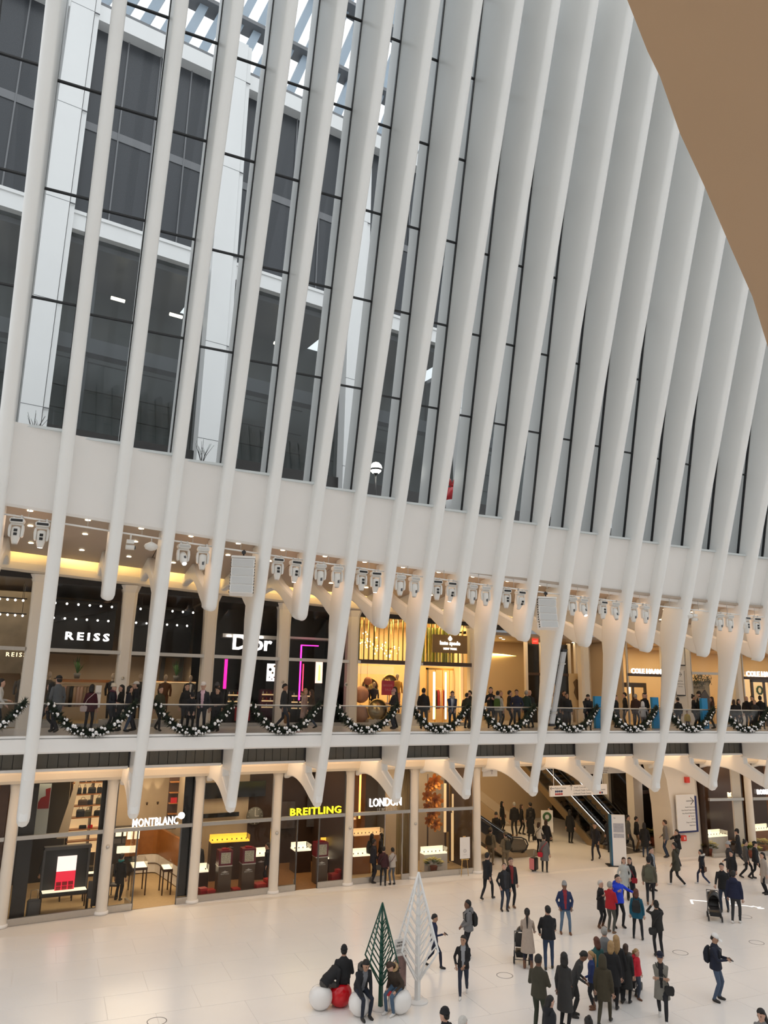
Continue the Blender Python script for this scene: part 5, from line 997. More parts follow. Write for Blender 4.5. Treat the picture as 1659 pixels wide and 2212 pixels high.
    for a, q in ((-1, ft[0]), (1, ft[1])):
        hp = H*s+Vector((a*.085*s, 0, -.03*s)) if not seat else H*s+Vector((a*.09*s, -.04*s, -.02*s)); an = Vector((q[0], q[1], q[2]))*s+Vector((0, .04*s, .085*s))
        kn, an = ik(hp, an, .43*s, .425*s, Vector((a*.08, -1, .1 if not seat else .6)))
        b.ball(hp, .085*s, 10, 2); b.tube([hp, (hp+kn)/2, kn, (kn*.6+an*.4), an], [.088*s, .078*s, .058*s, .058*s, .043*s], 10, 2); b.ball(kn, .058*s, 8, 2)
        tl = .09 if q[1] > .15 else 0
        fl = [(an+Vector((0, .055*s, -.02*s)), .036), (an+Vector((0, 0, -.035*s)), .047), (an+Vector((0, -.1*s, -.05*s-tl*.3*s)), .044), (an+Vector((a*.012*s, -.175*s, -.058*s-tl*.45*s)), .032)]
        b.tube([p for p, _ in fl], [w_*s for _, w_ in fl], 10, 3)
        if shoes == 'boot': b.tube([an+Vector((0, .01*s, -.02*s)), an+(kn-an)*.55], [.052*s, .06*s], 10, 3)
    me = b.mesh('person_source'); tmp = bpy.data.objects.new('tmp', me); COL.objects.link(tmp)
    m = tmp.modifiers.new('r', 'REMESH'); m.mode = 'VOXEL'; m.voxel_size = vox*s; m.use_smooth_shade = True
    m2 = tmp.modifiers.new('s', 'SMOOTH'); m2.factor = .5; m2.iterations = 2
    # small added pieces: fingers, eyes, mouth
    x_ = MB()
    for p, dr, a in hands:
        side = dr.cross(Vector((0, -1, .3))).normalized(); nrm = side.cross(dr).normalized(); curl = nrm*(1 if nrm.y < .2 else -1)
        for i, ln in enumerate((.062, .072, .068, .052)):
            o = p+side*((i-1.5)*.019*s)+dr*.02*s; q1 = o+dr*ln*.55*s+curl*-.004*s; q2 = q1+(dr*.6+curl*-.8).normalized()*ln*.5*s; x_.tube([o, q1, q2], [.0095*s, .009*s, .007*s], 5, 0)
        o = p+side*(-a*.03*s)-dr*.02*s; x_.tube([o, o+(side*-a*.8+dr*.7).normalized()*.035*s, o+(side*-a*.4+dr).normalized()*.065*s], [.011*s, .010*s, .008*s], 5, 0)
    if face:
        for a in (-1, 1): x_.ball(HU((a*.032, -.09, .006)), .010*s, 6, 5, (1.3, .6, .8)); x_.loft([[HU((a*.032+e, -.092+abs(e)*.15, .028+t)) for e, t in ((-.02, 0), (.02, 0), (.02, .008), (-.02, .008))], [HU((a*.032+e, -.086+abs(e)*.15, .028+t)) for e, t in ((-.02, 0), (.02, 0), (.02, .008), (-.02, .008))]], 5, False)
        x_.ball(HU((0, -.088, -.068)), .02*s, 6, 6, (1.1, .45, .35))
    shoem = {'w': M_wshoe, 'b': M_bshoe, 'boot': M_bshoe, None: M_sole, 'n': mat('shoe_tan', (.2, .11, .06), .6)}.get(shoes, M_sole)
    mats = [SK[skin], cloth(top), cloth(legs), shoem, cloth(inner) if inner else cloth(top), M_eye, M_lip]
    PEND.append((tmp, x_, mats, root, b, (U((0, 0, .54)), U((0, 0, hem)), s, R, inner, H*s)))
    # hair and hats
    hm = mat('hair_'+hair, HAIRC[hair], .6, noise=.3, scale=30); HR = R @ L
    if style != 'bald' and hat not in ('beanie', 'hood', 'cap'):
        q = MB(); 
        q.loft([[HU((a*cos(2*pi*i/14), e*sin(2*pi*i/14)+yo_, zz)) for i in range(14)] for zz, a, e, yo_ in ((-.05, .05, .05, .058), (-.02, .077, .075, .04), (.03, .084, .088, .027), (.07, .082, .095, .016), (.105, .062, .074, .012), (.13, .03, .035, .012), (.138, .008, .008, .012))], 0); q.build('hair', hm, root)
    elif style != 'bald' and style == 'short':
        q = MB(); q.loft([[HU((a*cos(2*pi*i/12), e*sin(2*pi*i/12)+yo_, zz)) for i in range(12)] for zz, a, e, yo_ in ((-.06, .05, .04, .06), (-.02, .078, .06, .045), (.03, .082, .07, .035))], 0); q.build('hair', hm, root)
    if style in ('long', 'mid'):
        ln = -.36 if style == 'long' else -.17; q = MB()
        q.loft([[HU((a*cos(2*pi*i/12), e*sin(2*pi*i/12)+yo_, zz)) for i in range(12)] for zz, a, e, yo_ in ((ln, .05, .03, .10), (ln*.6, .085, .05, .085), (-.08, .092, .06, .06), (0, .09, .075, .04), (.06, .075, .07, .03))], 0); q.build('hair_length', hm, root)
    if style in ('pony', 'bun'):
        q = MB()
        if style == 'pony': q.tube([HU((0, .09, .05)), HU((0, .14, .02)), HU((0, .15, -.14)), HU((0, .135, -.38))], [.03*s, .038*s, .034*s, .012*s], 8)
        else: q.ball(HU((0, .06, .13)), .05*s, 8)
        q.build('ponytail' if style == 'pony' else 'hair_bun', hm, root)
    if hat == 'beanie':
        q = MB(); q.loft([[HU((a*cos(2*pi*i/14), e*sin(2*pi*i/14)+yo_, zz)) for i in range(14)] for zz, a, e, yo_ in ((.025, .088, .108, .006), (.06, .09, .11, .008), (.062, .082, .102, .008), (.11, .074, .09, .014), (.15, .045, .055, .022), (.165, .012, .015, .022))], 0); q.build('beanie', cloth(hatc), root)
    if hat == 'cap':
        q = MB(); q.loft([[HU((a*cos(2*pi*i/14), e*sin(2*pi*i/14)+yo_, zz)) for i in range(14)] for zz, a, e, yo_ in ((.04, .086, .105, .008), (.08, .084, .1, .01), (.12, .06, .07, .012), (.14, .015, .018, .012))], 0)
        q.loft([[HU((e, -.09+w_*.0, .045)) for e, w_ in ((-.07, 0), (.07, 0))]+[HU((.06, -.18, .03)), HU((-.06, -.18, .03))], [HU((-.07, -.09, .055)), HU((.07, -.09, .055)), HU((.06, -.18, .038)), HU((-.06, -.18, .038))]], 0, False); q.build('cap', cloth(hatc), root)
    if hat in ('hood', 'furhood', 'hooddown'):
        q = MB()
        if hat == 'hood': q.loft([[HU((a*cos(2*pi*i/14), e*sin(2*pi*i/14)+yo_, zz)) for i in range(14)] for zz, a, e, yo_ in ((-.17, .11, .09, .04), (-.1, .108, .1, .035), (0, .104, .105, .03), (.08, .09, .1, .026), (.14, .055, .06, .03), (.16, .01, .012, .03))], 0)
        else: q.loft([[U((a*cos(2*pi*i/14), e*sin(2*pi*i/14)+yo_, zz)) for i in range(14)] for zz, a, e, yo_ in ((.42, .13, .05, .11), (.5, .15, .09, .085), (.57, .13, .08, .075), (.6, .09, .05, .08))], 0)
        q.build('hood', cloth(top), root)
        if hat == 'furhood': q = MB(); q.tube([U((.13*cos(t), .07+.09*sin(t), .57+.03*sin(t))) for t in [2*pi*i/18 for i in range(19)]], [.04*s+.008*s*(i % 2) for i in range(19)], 8); q.build('fur_trim', cloth(hatc), root)
    if scarf: q = MB(); q.tube([U((.085*cos(t), .01+.08*sin(t), .55+.015*cos(2*t))) for t in [2*pi*i/14 for i in range(15)]], .04*s, 8); q.tube([U((.05, -.09, .54)), U((.06, -.14, .36)), U((.06, -.145, .16))], [.035*s, .04*s, .04*s], 8, flat=.5); q.build('scarf', cloth(scarf), root)
    if bag == 'pack':
        q = MB(); q.loft([[U((a*w_, .12*B+e*dd+.02, zz)) for a, e in ((-1, 0), (1, 0), (1, 1), (-1, 1))] for zz, w_, dd in ((.02, .12, .06), (.08, .15, .13), (.3, .15, .14), (.44, .12, .09), (.47, .08, .03))], 0, False); q.build('backpack', cloth(bagc), root, bevel=.02*s)
        q = MB()
        for a in (-1, 1): q.tube([U((a*.1, .13, .45)), U((a*.115, .02, .51)), U((a*.115, -.11*B-.025, .4)), U((a*.125, -.1*B-.025, .22)), U((a*.14, .1, .1))], .018*s, 6)
        q.build('straps', cloth(bagc), root)
    if bag in ('sling', 'slingback', 'tote'):
        q = MB(); yb_ = -.16*B if bag == 'sling' else .17*B; xx = .2*B if bag != 'tote' else .3*B
        q.loft([[U((xx+a*w_, yb_*(1 if bag != 'tote' else 0)+e*.06, zz)) for a, e in ((-1, -1), (1, -1), (1, 1), (-1, 1))] for zz, w_ in ((-.2, .11), (-.06, .13), (.02, .11))], 0, False); q.build('bag', cloth(bagc), root, bevel=.02*s)
        q = MB(); q.tube([U((xx, yb_*.9 if bag != 'tote' else 0, .0)), U((.1, -.14*B if bag != 'slingback' else .14*B, .25)), U((-.1, -.1*B if bag != 'slingback' else .1*B, .46)), U((-.13, 0, .52)), U((-.1, .1*B if bag != 'slingback' else -.1*B, .46)), U((.1, .15*B if bag != 'slingback' else -.14*B, .25)), U((xx, yb_*.9 if bag != 'tote' else .03, .0))] if bag != 'tote' else [U((xx, -.02, .0)), U((.17*B, -.03, .5)), U((.17*B, .03, .5)), U((xx, .02, 0))], .012*s, 6); q.build('strap', cloth(bagc), root)
    # world positions of the hands
    M = Matrix.Translation((x, y, z)) @ Matrix.Rotation(root.rotation_euler.z, 4, 'Z')
    root_hands = [M @ (hp_+dr_*.05*s) for hp_, dr_, _ in hands]
    if item:
        J = [i for i in (0, 1) if arms[i] in ('phone', 'hold')] or [1]
        p = sum((root_hands[i] for i in J), Vector())/len(J)
        if item[0] == 'shopping_bag': p = root_hands[1]+Vector((0, 0, -.26))
        held(item[0], p, item[1], item[2], item[3], item[4], root.rotation_euler.z, item[5] if len(item) > 5 else .6)
    return root, root_hands, M, s
def finish_people():
    bpy.context.view_layer.update(); dg = bpy.context.evaluated_depsgraph_get()
    import numpy as np
    for tmp, x_, mats, root, b, (nk, hm_, s, R, inner, hip) in PEND:
        me = bpy.data.meshes.new_from_object(tmp.evaluated_get(dg)); bv = BVHTree.FromPolygons(b.v, b.f); Ri = R.inverted(); out = []
        for p in me.polygons:
            t = b.m[bv.find_nearest(p.center)[2]]
            if t == 1 and inner:
                q = Ri @ (p.center-hip); n_ = Ri @ p.normal
                if n_.y < -.3 and abs(q.x) < (.035+.07*max(0, q.z/s))*s and q.z > -.06*s: t = 4
            out.append(t)
        me.materials.clear()
        for m in mats: me.materials.append(m)
        me.polygons.foreach_set('material_index', out); me.polygons.foreach_set('use_smooth', [True]*len(out))
        bm = bmesh.new(); bm.from_mesh(me); e = x_.mesh('x'); bm.from_mesh(e); bm.to_mesh(me); bm.free(); bpy.data.meshes.remove(e)
        me.name = 'body'; o = bpy.data.objects.new('body', me); COL.objects.link(o); o.parent = root
        old = tmp.data; bpy.data.objects.remove(tmp); bpy.data.meshes.remove(old)
    PEND.clear()
# ------------------------------------------------------------------ passage, escalators, pillar, right hand shop
M_trav = mat('tan_wall', (.60, .46, .30), .55, noise=.04, scale=.6); M_dkgl = mat('dark_shop_glass', (.018, .014, .011), .1)
ps_ = empty('wall_passage_low', label='tan walls and ceiling of the ground floor passage', cat='passage', kind='structure')
def wb(name, m, *a):
    b = MB(); b.bb(*a); return b.build(name, m, ps_)
wb('back_panel', M_trav, 19, 36, 46.5, 46.8, 0, 6.2); wb('side_panel', M_trav, 20.0, 20.2, 34.3, 46.5, 0, 6.2); wb('ceiling_panel', M_cream, 20, 36.5, 34.6, 46.6, 6.15, 6.3)
wb('dark_glass', M_dkgl, 33.3, 33.4, 37.1, 46.5, 0, 6.15); wb('jamb', M_cream, 33.1, 33.4, 40.2, 40.7, 0, 6.15); wb('dark_glass', M_dkgl, 32.65, 36.5, 37.0, 37.1, 0, 6.2); wb('jamb', M_cream, 31.95, 32.6, 36.6, 37.2, 0, 6.2); wb('transom', M_brown, 32.65, 36.5, 36.9, 37.0, 2.75, 2.95); wb('end_wall', M_cream, 36.3, 36.5, 34.6, 46.6, 0, 6.2)
b = MB(); b.prism([(20.4, 3.3), (22.0, 4.9), (31, .1), (31, -.2), (28, -.2), (20.4, 2.9)], 1, 43.8, 44.0)
b = MB(); b.prism([(20.2, 5.6), (21.2, 5.6), (29.5, .02), (28.6, .02)], 1, 44.2, 44.4); b.build('slanted_panel', M_beige, ps_)
area('passage_light', (25.5, 40, 6.1), (9, 8), 330, (1, .74, .42), (0, 0, 0), ps_)
def escalator(loc, rz, n, label, width=1.0, sl=.60):
    """rises toward local +x from the landing"""
    r = empty('escalator', loc, rz, label=label, cat='escalator'); L = n*.4; zr = L*sl
    for s, y in ((0, -width/2-.22), (1, width/2+.22)):
        b = MB(); b.prism([(-.9, 0), (-.9, .18), (0, .24), (L, zr+.24), (L, zr-.2), (.35, -.0)], 1, y-.09, y+.09); b.build('skirt', mat('bronze_skirt', (.30, .22, .13), .35, .5), r)
        b = MB(); b.prism([(-.75, .2), (-.95, .55), (-.75, .86), (0, .98), (L, zr+.98), (L, zr+.28), (0, .28)], 1, y-.012, y+.012); b.build('glass_panel', glass('smoked_glass', (.35, .34, .33), .6), r)
        b = MB(); b.tube([(-.6, y, .22), (-.88, y, .36), (-1.0, y, .6), (-.88, y, .84), (-.6, y, .96), (0, y, 1.02), (L, y, zr+1.02)], .04, 8); b.build('handrail', M_black, r)
        b = MB(); b.tube([(0, y-.02, .99), (L, y-.02, zr+.99)], .02, 5); b.build('trim_strip', emat('escalator_light', (.9, .95, 1), 1.6) if y > 0 else M_steel, r)
        if s == 0: b = MB(); b.tube([(-.45, y+.12, .34), (.1, y+.12, .40)], .02, 5); b.tube([(.4, y+.12, .62), (L, y+.12, zr+.38)], .014, 5); b.build('light_strip', emat('escalator_light', (.9, .95, 1), 2.5), r)
    for i in range(n): b = MB(); z = max(0, (i-.6))*.4*sl; b.bb(i*.4-.3, i*.4+.12, -width/2, width/2, max(.0, z-.02), z+.09); b.build('step', M_frame, r)
    b = MB(); b.bb(-2.4, -.3, -width/2-.3, width/2+.3, .0, .012); b.build('landing_plate', mat('landing_grey', (.14, .12, .10), .5), r)
    return r
escalator((30.25, 37.5, 0), 1.66, 16, 'long escalator rising away at the back of the passage, left of two'); escalator((32.1, 38.2, 0), 1.62, 16, 'second escalator rising away, right of the long one'); escalator((23.3, 36.9, 0), pi, 7, 'short visible end of an escalator beside the gold flower bay')
def pillar():
    r = empty('pillar', (32.75, 33.45, 0), .0, label='broad cream pillar carrying the board with the arrow', cat='pillar')
    b = MB(); b.loft([[(-.95-q, 0, z), (.85-q*.4, -.02, z), (1.08-q*.4, .08, z), (1.15-q*.4, .3, z), (1.15-q*.4, 1.5, z), (-.95-q, 1.5, z)] for z, q in ((0, .0), (2.5, .1), (4.0, .3), (4.83, .6))], 0, False); b.build('shaft', M_cream, r)
    for x, z, h in ((.13, 3.94, .3), (-.37, .97, .28)): b = MB(); b.bb(x-.13, x+.13, -.16, .02, z-h/2, z+h/2); b.build('alarm_box', mat('alarm_red', (.70, .05, .03), .4), r)
    b = MB(); b.bb(-.4, -.34, -.165, -.16, .9, 1.04); b.build('alarm_mark', M_wcard, r)
pillar()
bd = empty('sign_board', (32.55, 33.28, 1.35), 0, label='white board with a right arrow and a navy side on the cream pillar', cat='sign')
b = MB(); b.bb(-.65, .65, -.04, .02, 0, 1.85); b.build('face', M_wcard, bd); b = MB(); b.bb(-.55, .86, .02, .09, -.1, 1.75); b.build('navy_back', mat('navy_board', (.012, .02, .12), .4), bd)
b = MB(); b.bb(.05, .56, -.05, -.04, 1.5, 1.525); b.box((.47, -.045, 1.6), (.28, .01, .03), 0, Matrix.Rotation(.72, 3, 'Y')); b.box((.47, -.045, 1.42), (.28, .01, .03), 0, Matrix.Rotation(-.72, 3, 'Y')); b.build('arrow', M_dark, bd)
for i, (t, x) in enumerate((('North Concourse', .3), ('One World Trade Center', .18), ('One World Observatory', .2), ('Transit', .42), ('PATH', .48), ('Shops and Dining', .3), ('Restrooms', .4))): lettering(t, .095, M_dark if i < 3 else M_frame, (x, -.043, 1.2-i*.155), 0, bd, .001)
for x, z, m in ((.2, .735, 'alarm_red'),): b = MB(); b.lathe([(0, 0), (.035, 0), (.035, .006), (0, .006)], (x, -.041, z), 10, rot=Matrix.Rotation(pi/2, 3, 'X')); b.build('dot', MATS[m], bd)
def hsign(x0, x1, y, z0, z1, label, items, top=6.2, arrow=None, dots=None):
    r = empty('hanging_sign', ((x0+x1)/2, y, z0), 0, label=label, cat='sign'); w = (x1-x0)/2; b = MB(); b.bb(-w, w, -.05, .05, 0, z1-z0); b.build('face', M_wcard, r)
    for s in (-1, 1): b = MB(); b.tube([(s*w*.86, 0, z1-z0), (s*w*.86, 0, top-z0)], .018, 6); b.build('rod', M_wcard, r)
    for t, x, z, q in items:
        o = lettering(t, q, M_frame, (x, -.053, z), 0, r, .001)
    if dots:
        for i, (x, z, c) in enumerate(dots): b = MB(); b.lathe([(0, 0), (.055, 0), (.055, .006), (0, .006)], (x, -.051, z), 12, rot=Matrix.Rotation(pi/2, 3, 'X')); b.build('line_dot', mat('dot_'+c, {'n': (.02, .04, .12), 'r': (.4, .03, .04), 'g': (.05, .2, .08)}[c], .5), r)
    for (x, z, a) in (arrow or []):
        b = MB(); R = Matrix.Rotation(a, 3, 'Y'); q = .32*(z1-z0)
        b.box((x, -.053, z), (q*1.6, .004, .022), 0, R)
        for t in (.75, -.75): b.box(Vector((x, -.053, z))+R @ Vector((q*.55, 0, q*.25*(1 if t > 0 else -1))), (q*.75, .004, .022), 0, R @ Matrix.Rotation(t, 3, 'Y'))
        b.build('arrow', M_frame, r)
hsign(23.87, 27.45, 33.5, 3.36, 3.87, 'long white hanging direction sign with coloured dots in the passage mouth', [('Fulton Center', -1.15, .39, .12), ('South Concourse', .1, .40, .12), ('2 World Trade Center', .2, .25, .12), ('4 World Trade Center', .2, .10, .12), ('PATH', 1.05, .10, .12), ('Center', 1.5, .25, .12)],
      4.84, [(-1.65, .39, pi), (-.5, .40, -pi/2)], [(-1.45+.12*i, .24, 'n') for i in range(4)]+[(-1.45+.12*i, .11, 'r') for i in range(4)]+[(1.32, .10, 'r'), (1.45, .10, 'n')])
hsign(27.2, 30.4, 35.5, 4.14, 4.66, 'second white hanging sign with an up arrow deeper in the passage', [('Dey Street Concourse', .25, .42, .1), ('Westfield Shops', .15, .30, .1), ('Church Street', .1, .18, .1), ('Transit Hall', .1, .07, .1)], 6.15, [(-1.2, .27, -pi/2)])
hsign(20.6, 21.45, 34.6, 4.28, 4.72, 'small white hanging sign at the left end of the passage', [], 6.15, [(.1, .22, -pi/2)])
# right hand jewellery shop
shell(33.9, 36.3, 0, 4.84, 4.5, M_brown, M_brown, M_carpet, M_brown, 'jewellery shop right of the cream pillar', 70, sides=(1, 1))
shell(36.7, 42, 0, 4.84, 4.5, M_brown, M_cara, M_carpet, M_brown, 'jewellery shop at the lower right edge', 90, sides=(1, 1))
for x0, x1, lab in ((33.95, 36.15, 'glazed jewellery front right of the cream pillar'), (36.75, 41.5, 'glazed jewellery front at the lower right edge')):
    SF += 1; w = empty('window_%d' % SF, label=lab, cat='shopfront', kind='structure')
    piece('plinth', M_steel, w, x0, x1, -.05, .06, 0, .2); piece('pane', M_sglass, w, x0, x1, 0, .012, .2, 4.84); piece('transom', M_steel, w, x0, x1, -.06, .07, 2.86, 3.0)
    piece('jamb', M_cream, w, x1-.55, x1, .1, .2, .2, 4.84) if x0 < 35 else None
for x, nm in ((34.25, 'left'), (34.95, 'right')):
    r = empty('pendant_lamp', (x, Y(x, 1.6), 1.9), 0, label='copper tube lamp in the right jewellery window, %s of the pair' % nm, cat='lamp'); b = MB(); b.lathe([(0, 0), (.06, 0), (.05, 1.7), (0, 1.7)], (0, 0, 0), 10); b.build('tube', emat('copper_glow', (1, .28, .08), 1.6), r); b = MB(); b.tube([(0, 0, 1.7), (0, 0, 2.93)], .01, 4); b.build('cord', M_black, r)
counter(34.9, 1.0, 1.7, 1.15, .6, 'bright jewellery case with a white front in the right shop window', M_litw, M_wcard); counter(34.9, 2.8, 1.9, 1.7, .5, 'second glittering case behind it in the right shop', M_litw, M_cara); counter(38.5, 1.5, 1.6, 1.3, .5, 'lit jewellery case at the lower right edge', M_litw, M_cara)
poins(34.12, Y(34.12, .45), 0, 'yellow poinsettia at the left of the right jewellery window', 1.1); poins(35.95, Y(35.95, -.5), 0, 'yellow poinsettia in front of the jamb right of the woman in the black coat', 1.15); poins(37.6, Y(37.6, .5), 0, 'yellow poinsettia at the lower right edge window', 1.15); poins(33.1, 36.4, 0, 'yellow poinsettia left of the cream pillar', 1.5)
# kiosk panel
kk = empty('information_kiosk', (27.5, 32.8, 0), -.42, label='tall white map panel with a blue edge standing on the concourse', cat='kiosk'); b = MB(); b.bb(-.33, .35, -.06, .06, .04, 2.45); b.build('panel', M_wcard, kk); b = MB(); b.bb(-.40, -.33, -.06, .30, .04, 2.45); b.build('blue_side', mat('kiosk_blue', (.01, .10, .20), .4), kk); b = MB(); b.bb(-.6, .36, -.1, .5, 0, .04); b.build('foot', M_dark, kk)
for z0, z1, c in ((1.62, 2.05, .42), (1.36, 1.56, .45)): b = MB(); b.bb(-.26, .27, -.066, -.06, z0, z1); b.build('map', mat('map_grey_%d' % (z0*100), (c, c, c+.04), .5, noise=.3, scale=12), kk)
lettering('Map', .07, M_frame, (-.18, -.064, 2.3), 0, kk, .001)
# ------------------------------------------------------------------ lattice trees, ball seats, banner
def lattice_tree(loc, rz, h, w, zw, zb, m, label, post=.055):
    r = empty('lattice_tree', loc, rz, label=label, cat='tree'); b = MB(); b.loft([[(q*cos(a), q*sin(a), z) for a in [pi/4+pi/2*i for i in range(4)]] for z, q in ((.03, post*1.25), (h*.6, post), (h, post*.4))], 0, False); b.build('trunk', m, r)
    b = MB(); b.lathe([(0, 0), (.3, 0), (.3, .03), (.26, .05), (0, .05)], (0, 0, 0), 24); b.build('base', M_wcard, r)
    t = .021 if h < 3 else .03
    for k in range(4):
        a = k*pi/2; d = Vector((cos(a), sin(a), 0))
        def edge(z): return w*(h-z)/(h-zw) if z >= zw else w*(z-zb)/(zw-zb)
        b = MB(); b.tube([d*.0+Vector((0, 0, h)), d*w+Vector((0, 0, zw)), d*.03+Vector((0, 0, zb))], t, 4, smooth=False); b.build('outline', m, r)
        n = 9
        for i in range(n):
            z = zb+.1+(h-zb-.5)*i/n; lo, hi = 0, 1.2
            for _ in range(24):
                q = (lo+hi)/2
                if edge(z+q*1.05) > q: lo = q
                else: hi = q
            if lo > .05: b = MB(); b.tube([d*.02+Vector((0, 0, z)), d*lo+Vector((0, 0, z+lo*1.05))], t*.72, 4, smooth=False); b.build('branch', m, r)
    return r
lattice_tree((9.35, 21.22, 0), .55, 2.66, .56, 1.22, .55, mat('tree_green', (.008, .07, .045), .35), 'dark green lattice tree behind the seated pair'); lattice_tree((10.5, 21.27, 0), .45, 3.36, .72, 1.42, .5, mat('tree_white', (.80, .80, .79), .4), 'tall white lattice tree on a round white base', .07)
bn = empty('banner_stand', (10.12, 21.62, 0), .1, label='narrow white banner stand reading HAVE A QUESTION beside the white tree', cat='banner'); b = MB(); b.bb(-.2, .2, -.01, .01, .04, 1.55); b.build('sheet', M_wcard, bn); b = MB(); b.bb(-.22, .22, -.08, .08, 0, .05); b.build('base', M_steel, bn)
lettering('HAVE A', .068, M_dark, (0, -.014, 1.45), 0, bn, .001, bold=.002); lettering('QUESTION?', .068, M_dark, (0, -.014, 1.37), 0, bn, .001, bold=.002, sx=.85)
b = MB(); b.bb(-.18, .18, -.014, -.01, .3, 1.1); b.build('photo_print', mat('dark_photo', (.05, .04, .045), .5, noise=.9, scale=5, c2=(.45, .28, .26)), bn)
for i in range(4): b = MB(); b.bb(-.16, .16-.05*(i % 2), -.013, -.01, 1.27-.03*i, 1.28-.03*i); b.build('text_line', M_frame, bn)
def ballseat(x, y, m, label):
    r = empty('ball_seat', (x, y, 0), 0, label=label, cat='seat', group='glossy ball seats'); b = MB(); b.lathe([(q*.9, zz*.88) for q, zz in ((.0, .0), (.16, 0), (.26, .08), (.34, .2), (.365, .33), (.345, .46), (.28, .575), (.2, .63), (.16, .645), (0, .64))], (0, 0, 0), 28); b.build('ball', m, r)
M_wgl = mat('gloss_white', (.82, .80, .78), .12); ballseat(7.79, 21.75, M_wgl, 'glossy white ball seat, leftmost'); ballseat(8.36, 21.75, mat('gloss_red', (.55, .006, .012), .12), 'glossy red ball seat'); ballseat(8.66, 21.0, M_wgl, 'glossy white ball seat under the man in the dark parka'); ballseat(9.72, 20.78, M_wgl, 'glossy white ball seat under the woman in the fur hood')
# floor rings, projected light mark drawn as thin glowing strips
for i, (x, y) in enumerate(((13.91, 22.12), (20.72, 21.84), (24.15, 21.72), (3.57, 22.5), (26.4, 24.2))):
    r = empty('floor_ring', (x, y, 0), 0, label='thin dark ring inlaid in the pale floor, %s' % ('right of the boy in the black jacket', 'behind the woman in the navy cap', 'right of the white cap man', 'at the lower left edge', 'near the right edge below the walkers')[i], cat='floor marking', group='floor rings'); b = MB(); N = 40
    b.loft([[(q*cos(2*pi*j/N), q*sin(2*pi*j/N), z) for j in range(N)] for q, z in ((.255, 0), (.255, .003), (.235, .003), (.235, 0))], 0, False, cap=False); b.build('ring', M_frame, r)
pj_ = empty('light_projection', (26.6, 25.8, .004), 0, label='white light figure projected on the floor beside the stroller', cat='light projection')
def lineseg(mb, P, w=.07):
    for (xa_, ya), (xb_, yb) in zip(P, P[1:]):
        d = Vector((xb_-xa_, yb-ya, 0)).normalized(); t = Vector((-d.y, d.x, 0))*w/2; a, c = Vector((xa_-26.6, ya-25.8, 0)), Vector((xb_-26.6, yb-25.8, 0)); mb.add([a-t, c-t, c+t, a+t, a-t+Vector((0, 0, .003)), c-t+Vector((0, 0, .003)), c+t+Vector((0, 0, .003)), a+t+Vector((0, 0, .003))], [(0, 1, 5, 4), (1, 2, 6, 5), (2, 3, 7, 6), (3, 0, 4, 7), (4, 5, 6, 7), (3, 2, 1, 0)])
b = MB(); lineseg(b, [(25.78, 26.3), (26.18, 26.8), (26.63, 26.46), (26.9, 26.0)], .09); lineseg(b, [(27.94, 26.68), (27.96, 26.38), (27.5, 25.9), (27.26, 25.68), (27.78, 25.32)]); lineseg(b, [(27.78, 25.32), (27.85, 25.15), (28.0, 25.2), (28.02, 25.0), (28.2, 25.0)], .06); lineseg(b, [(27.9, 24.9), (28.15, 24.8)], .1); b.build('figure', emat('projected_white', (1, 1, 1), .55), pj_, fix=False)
# ------------------------------------------------------------------ strollers, suitcase
def stroller(x, y, rz, label):
    r = empty('stroller', (x, y, 0), rz, label=label, cat='stroller')
    for a, c in ((-1, -1), (1, -1), (-1, 1), (1, 1)):
        b = MB(); R = Matrix.Rotation(pi/2, 3, 'Y'); b.lathe([(.03, -.025), (.1, -.025), (.11, 0), (.1, .025), (.03, .025)], (a*.24, c*.3, .11), 14, rot=R); b.build('wheel', M_black, r)
    b = MB()
    for a in (-1, 1): b.tube([(a*.24, -.3, .13), (a*.22, .05, .52), (a*.21, .38, .98)], .014, 6); b.tube([(a*.24, .3, .13), (a*.22, .05, .52)], .014, 6)
    b.tube([(-.21, .38, .98), (.21, .38, .98)], .016, 6); b.tube([(-.24, .3, .13), (.24, .3, .13)], .012, 6); b.build('frame', M_frame, r)
    b = MB(); b.loft([[(a*w, yy_, z) for a in (-1, 1)]+[(a*w*.9, yy_+.05, z+.03) for a in (1, -1)] for yy_, z, w in ((-.34, .42, .17), (-.2, .46, .2), (.1, .44, .2), (.24, .7, .2), (.3, .9, .19))], 0, False); b.build('seat', M_dark, r)
    b = MB(); b.loft([[(.22*cos(t), .06+.32*s_-.05, .62+.42*sin(t)*q) for t in [pi*j/10 for j in range(11)]] for s_, q in ((-.7, .75), (-.2, 1.0), (.3, 1.05), (.8, .85))], 0, True, cap=False, closed=False); o = b.build('hood', M_dark, r); md = o.modifiers.new('solid', 'SOLIDIFY'); md.thickness = .02
    b = MB(); b.loft([[(-.17, -.2, .16), (.17, -.2, .16), (.17, .2, .16), (-.17, .2, .16)], [(-.2, -.24, .32), (.2, -.24, .32), (.2, .24, .32), (-.2, .24, .32)]], 0, False); b.build('basket', M_black, r); return r
sc_ = empty('suitcase', (22.72, 33.35, 0), .4, label='black suitcase with a pink side pulled by the grey coat', cat='suitcase'); b = MB(); b.bb(-.17, .2, -.14, .14, .06, .62); b.build('shell', M_black, sc_, bevel=.03); b = MB(); b.bb(-.21, -.165, -.13, .13, .1, .6); b.build('pink_side', mat('pink_card', (.60, .20, .22), .5), sc_, bevel=.01); b = MB(); b.tube([(-.05, 0, .6), (.04, 0, .95), (.1, 0, .95), (.1, 0, .6)], .012, 6); b.build('handle', M_steel, sc_)
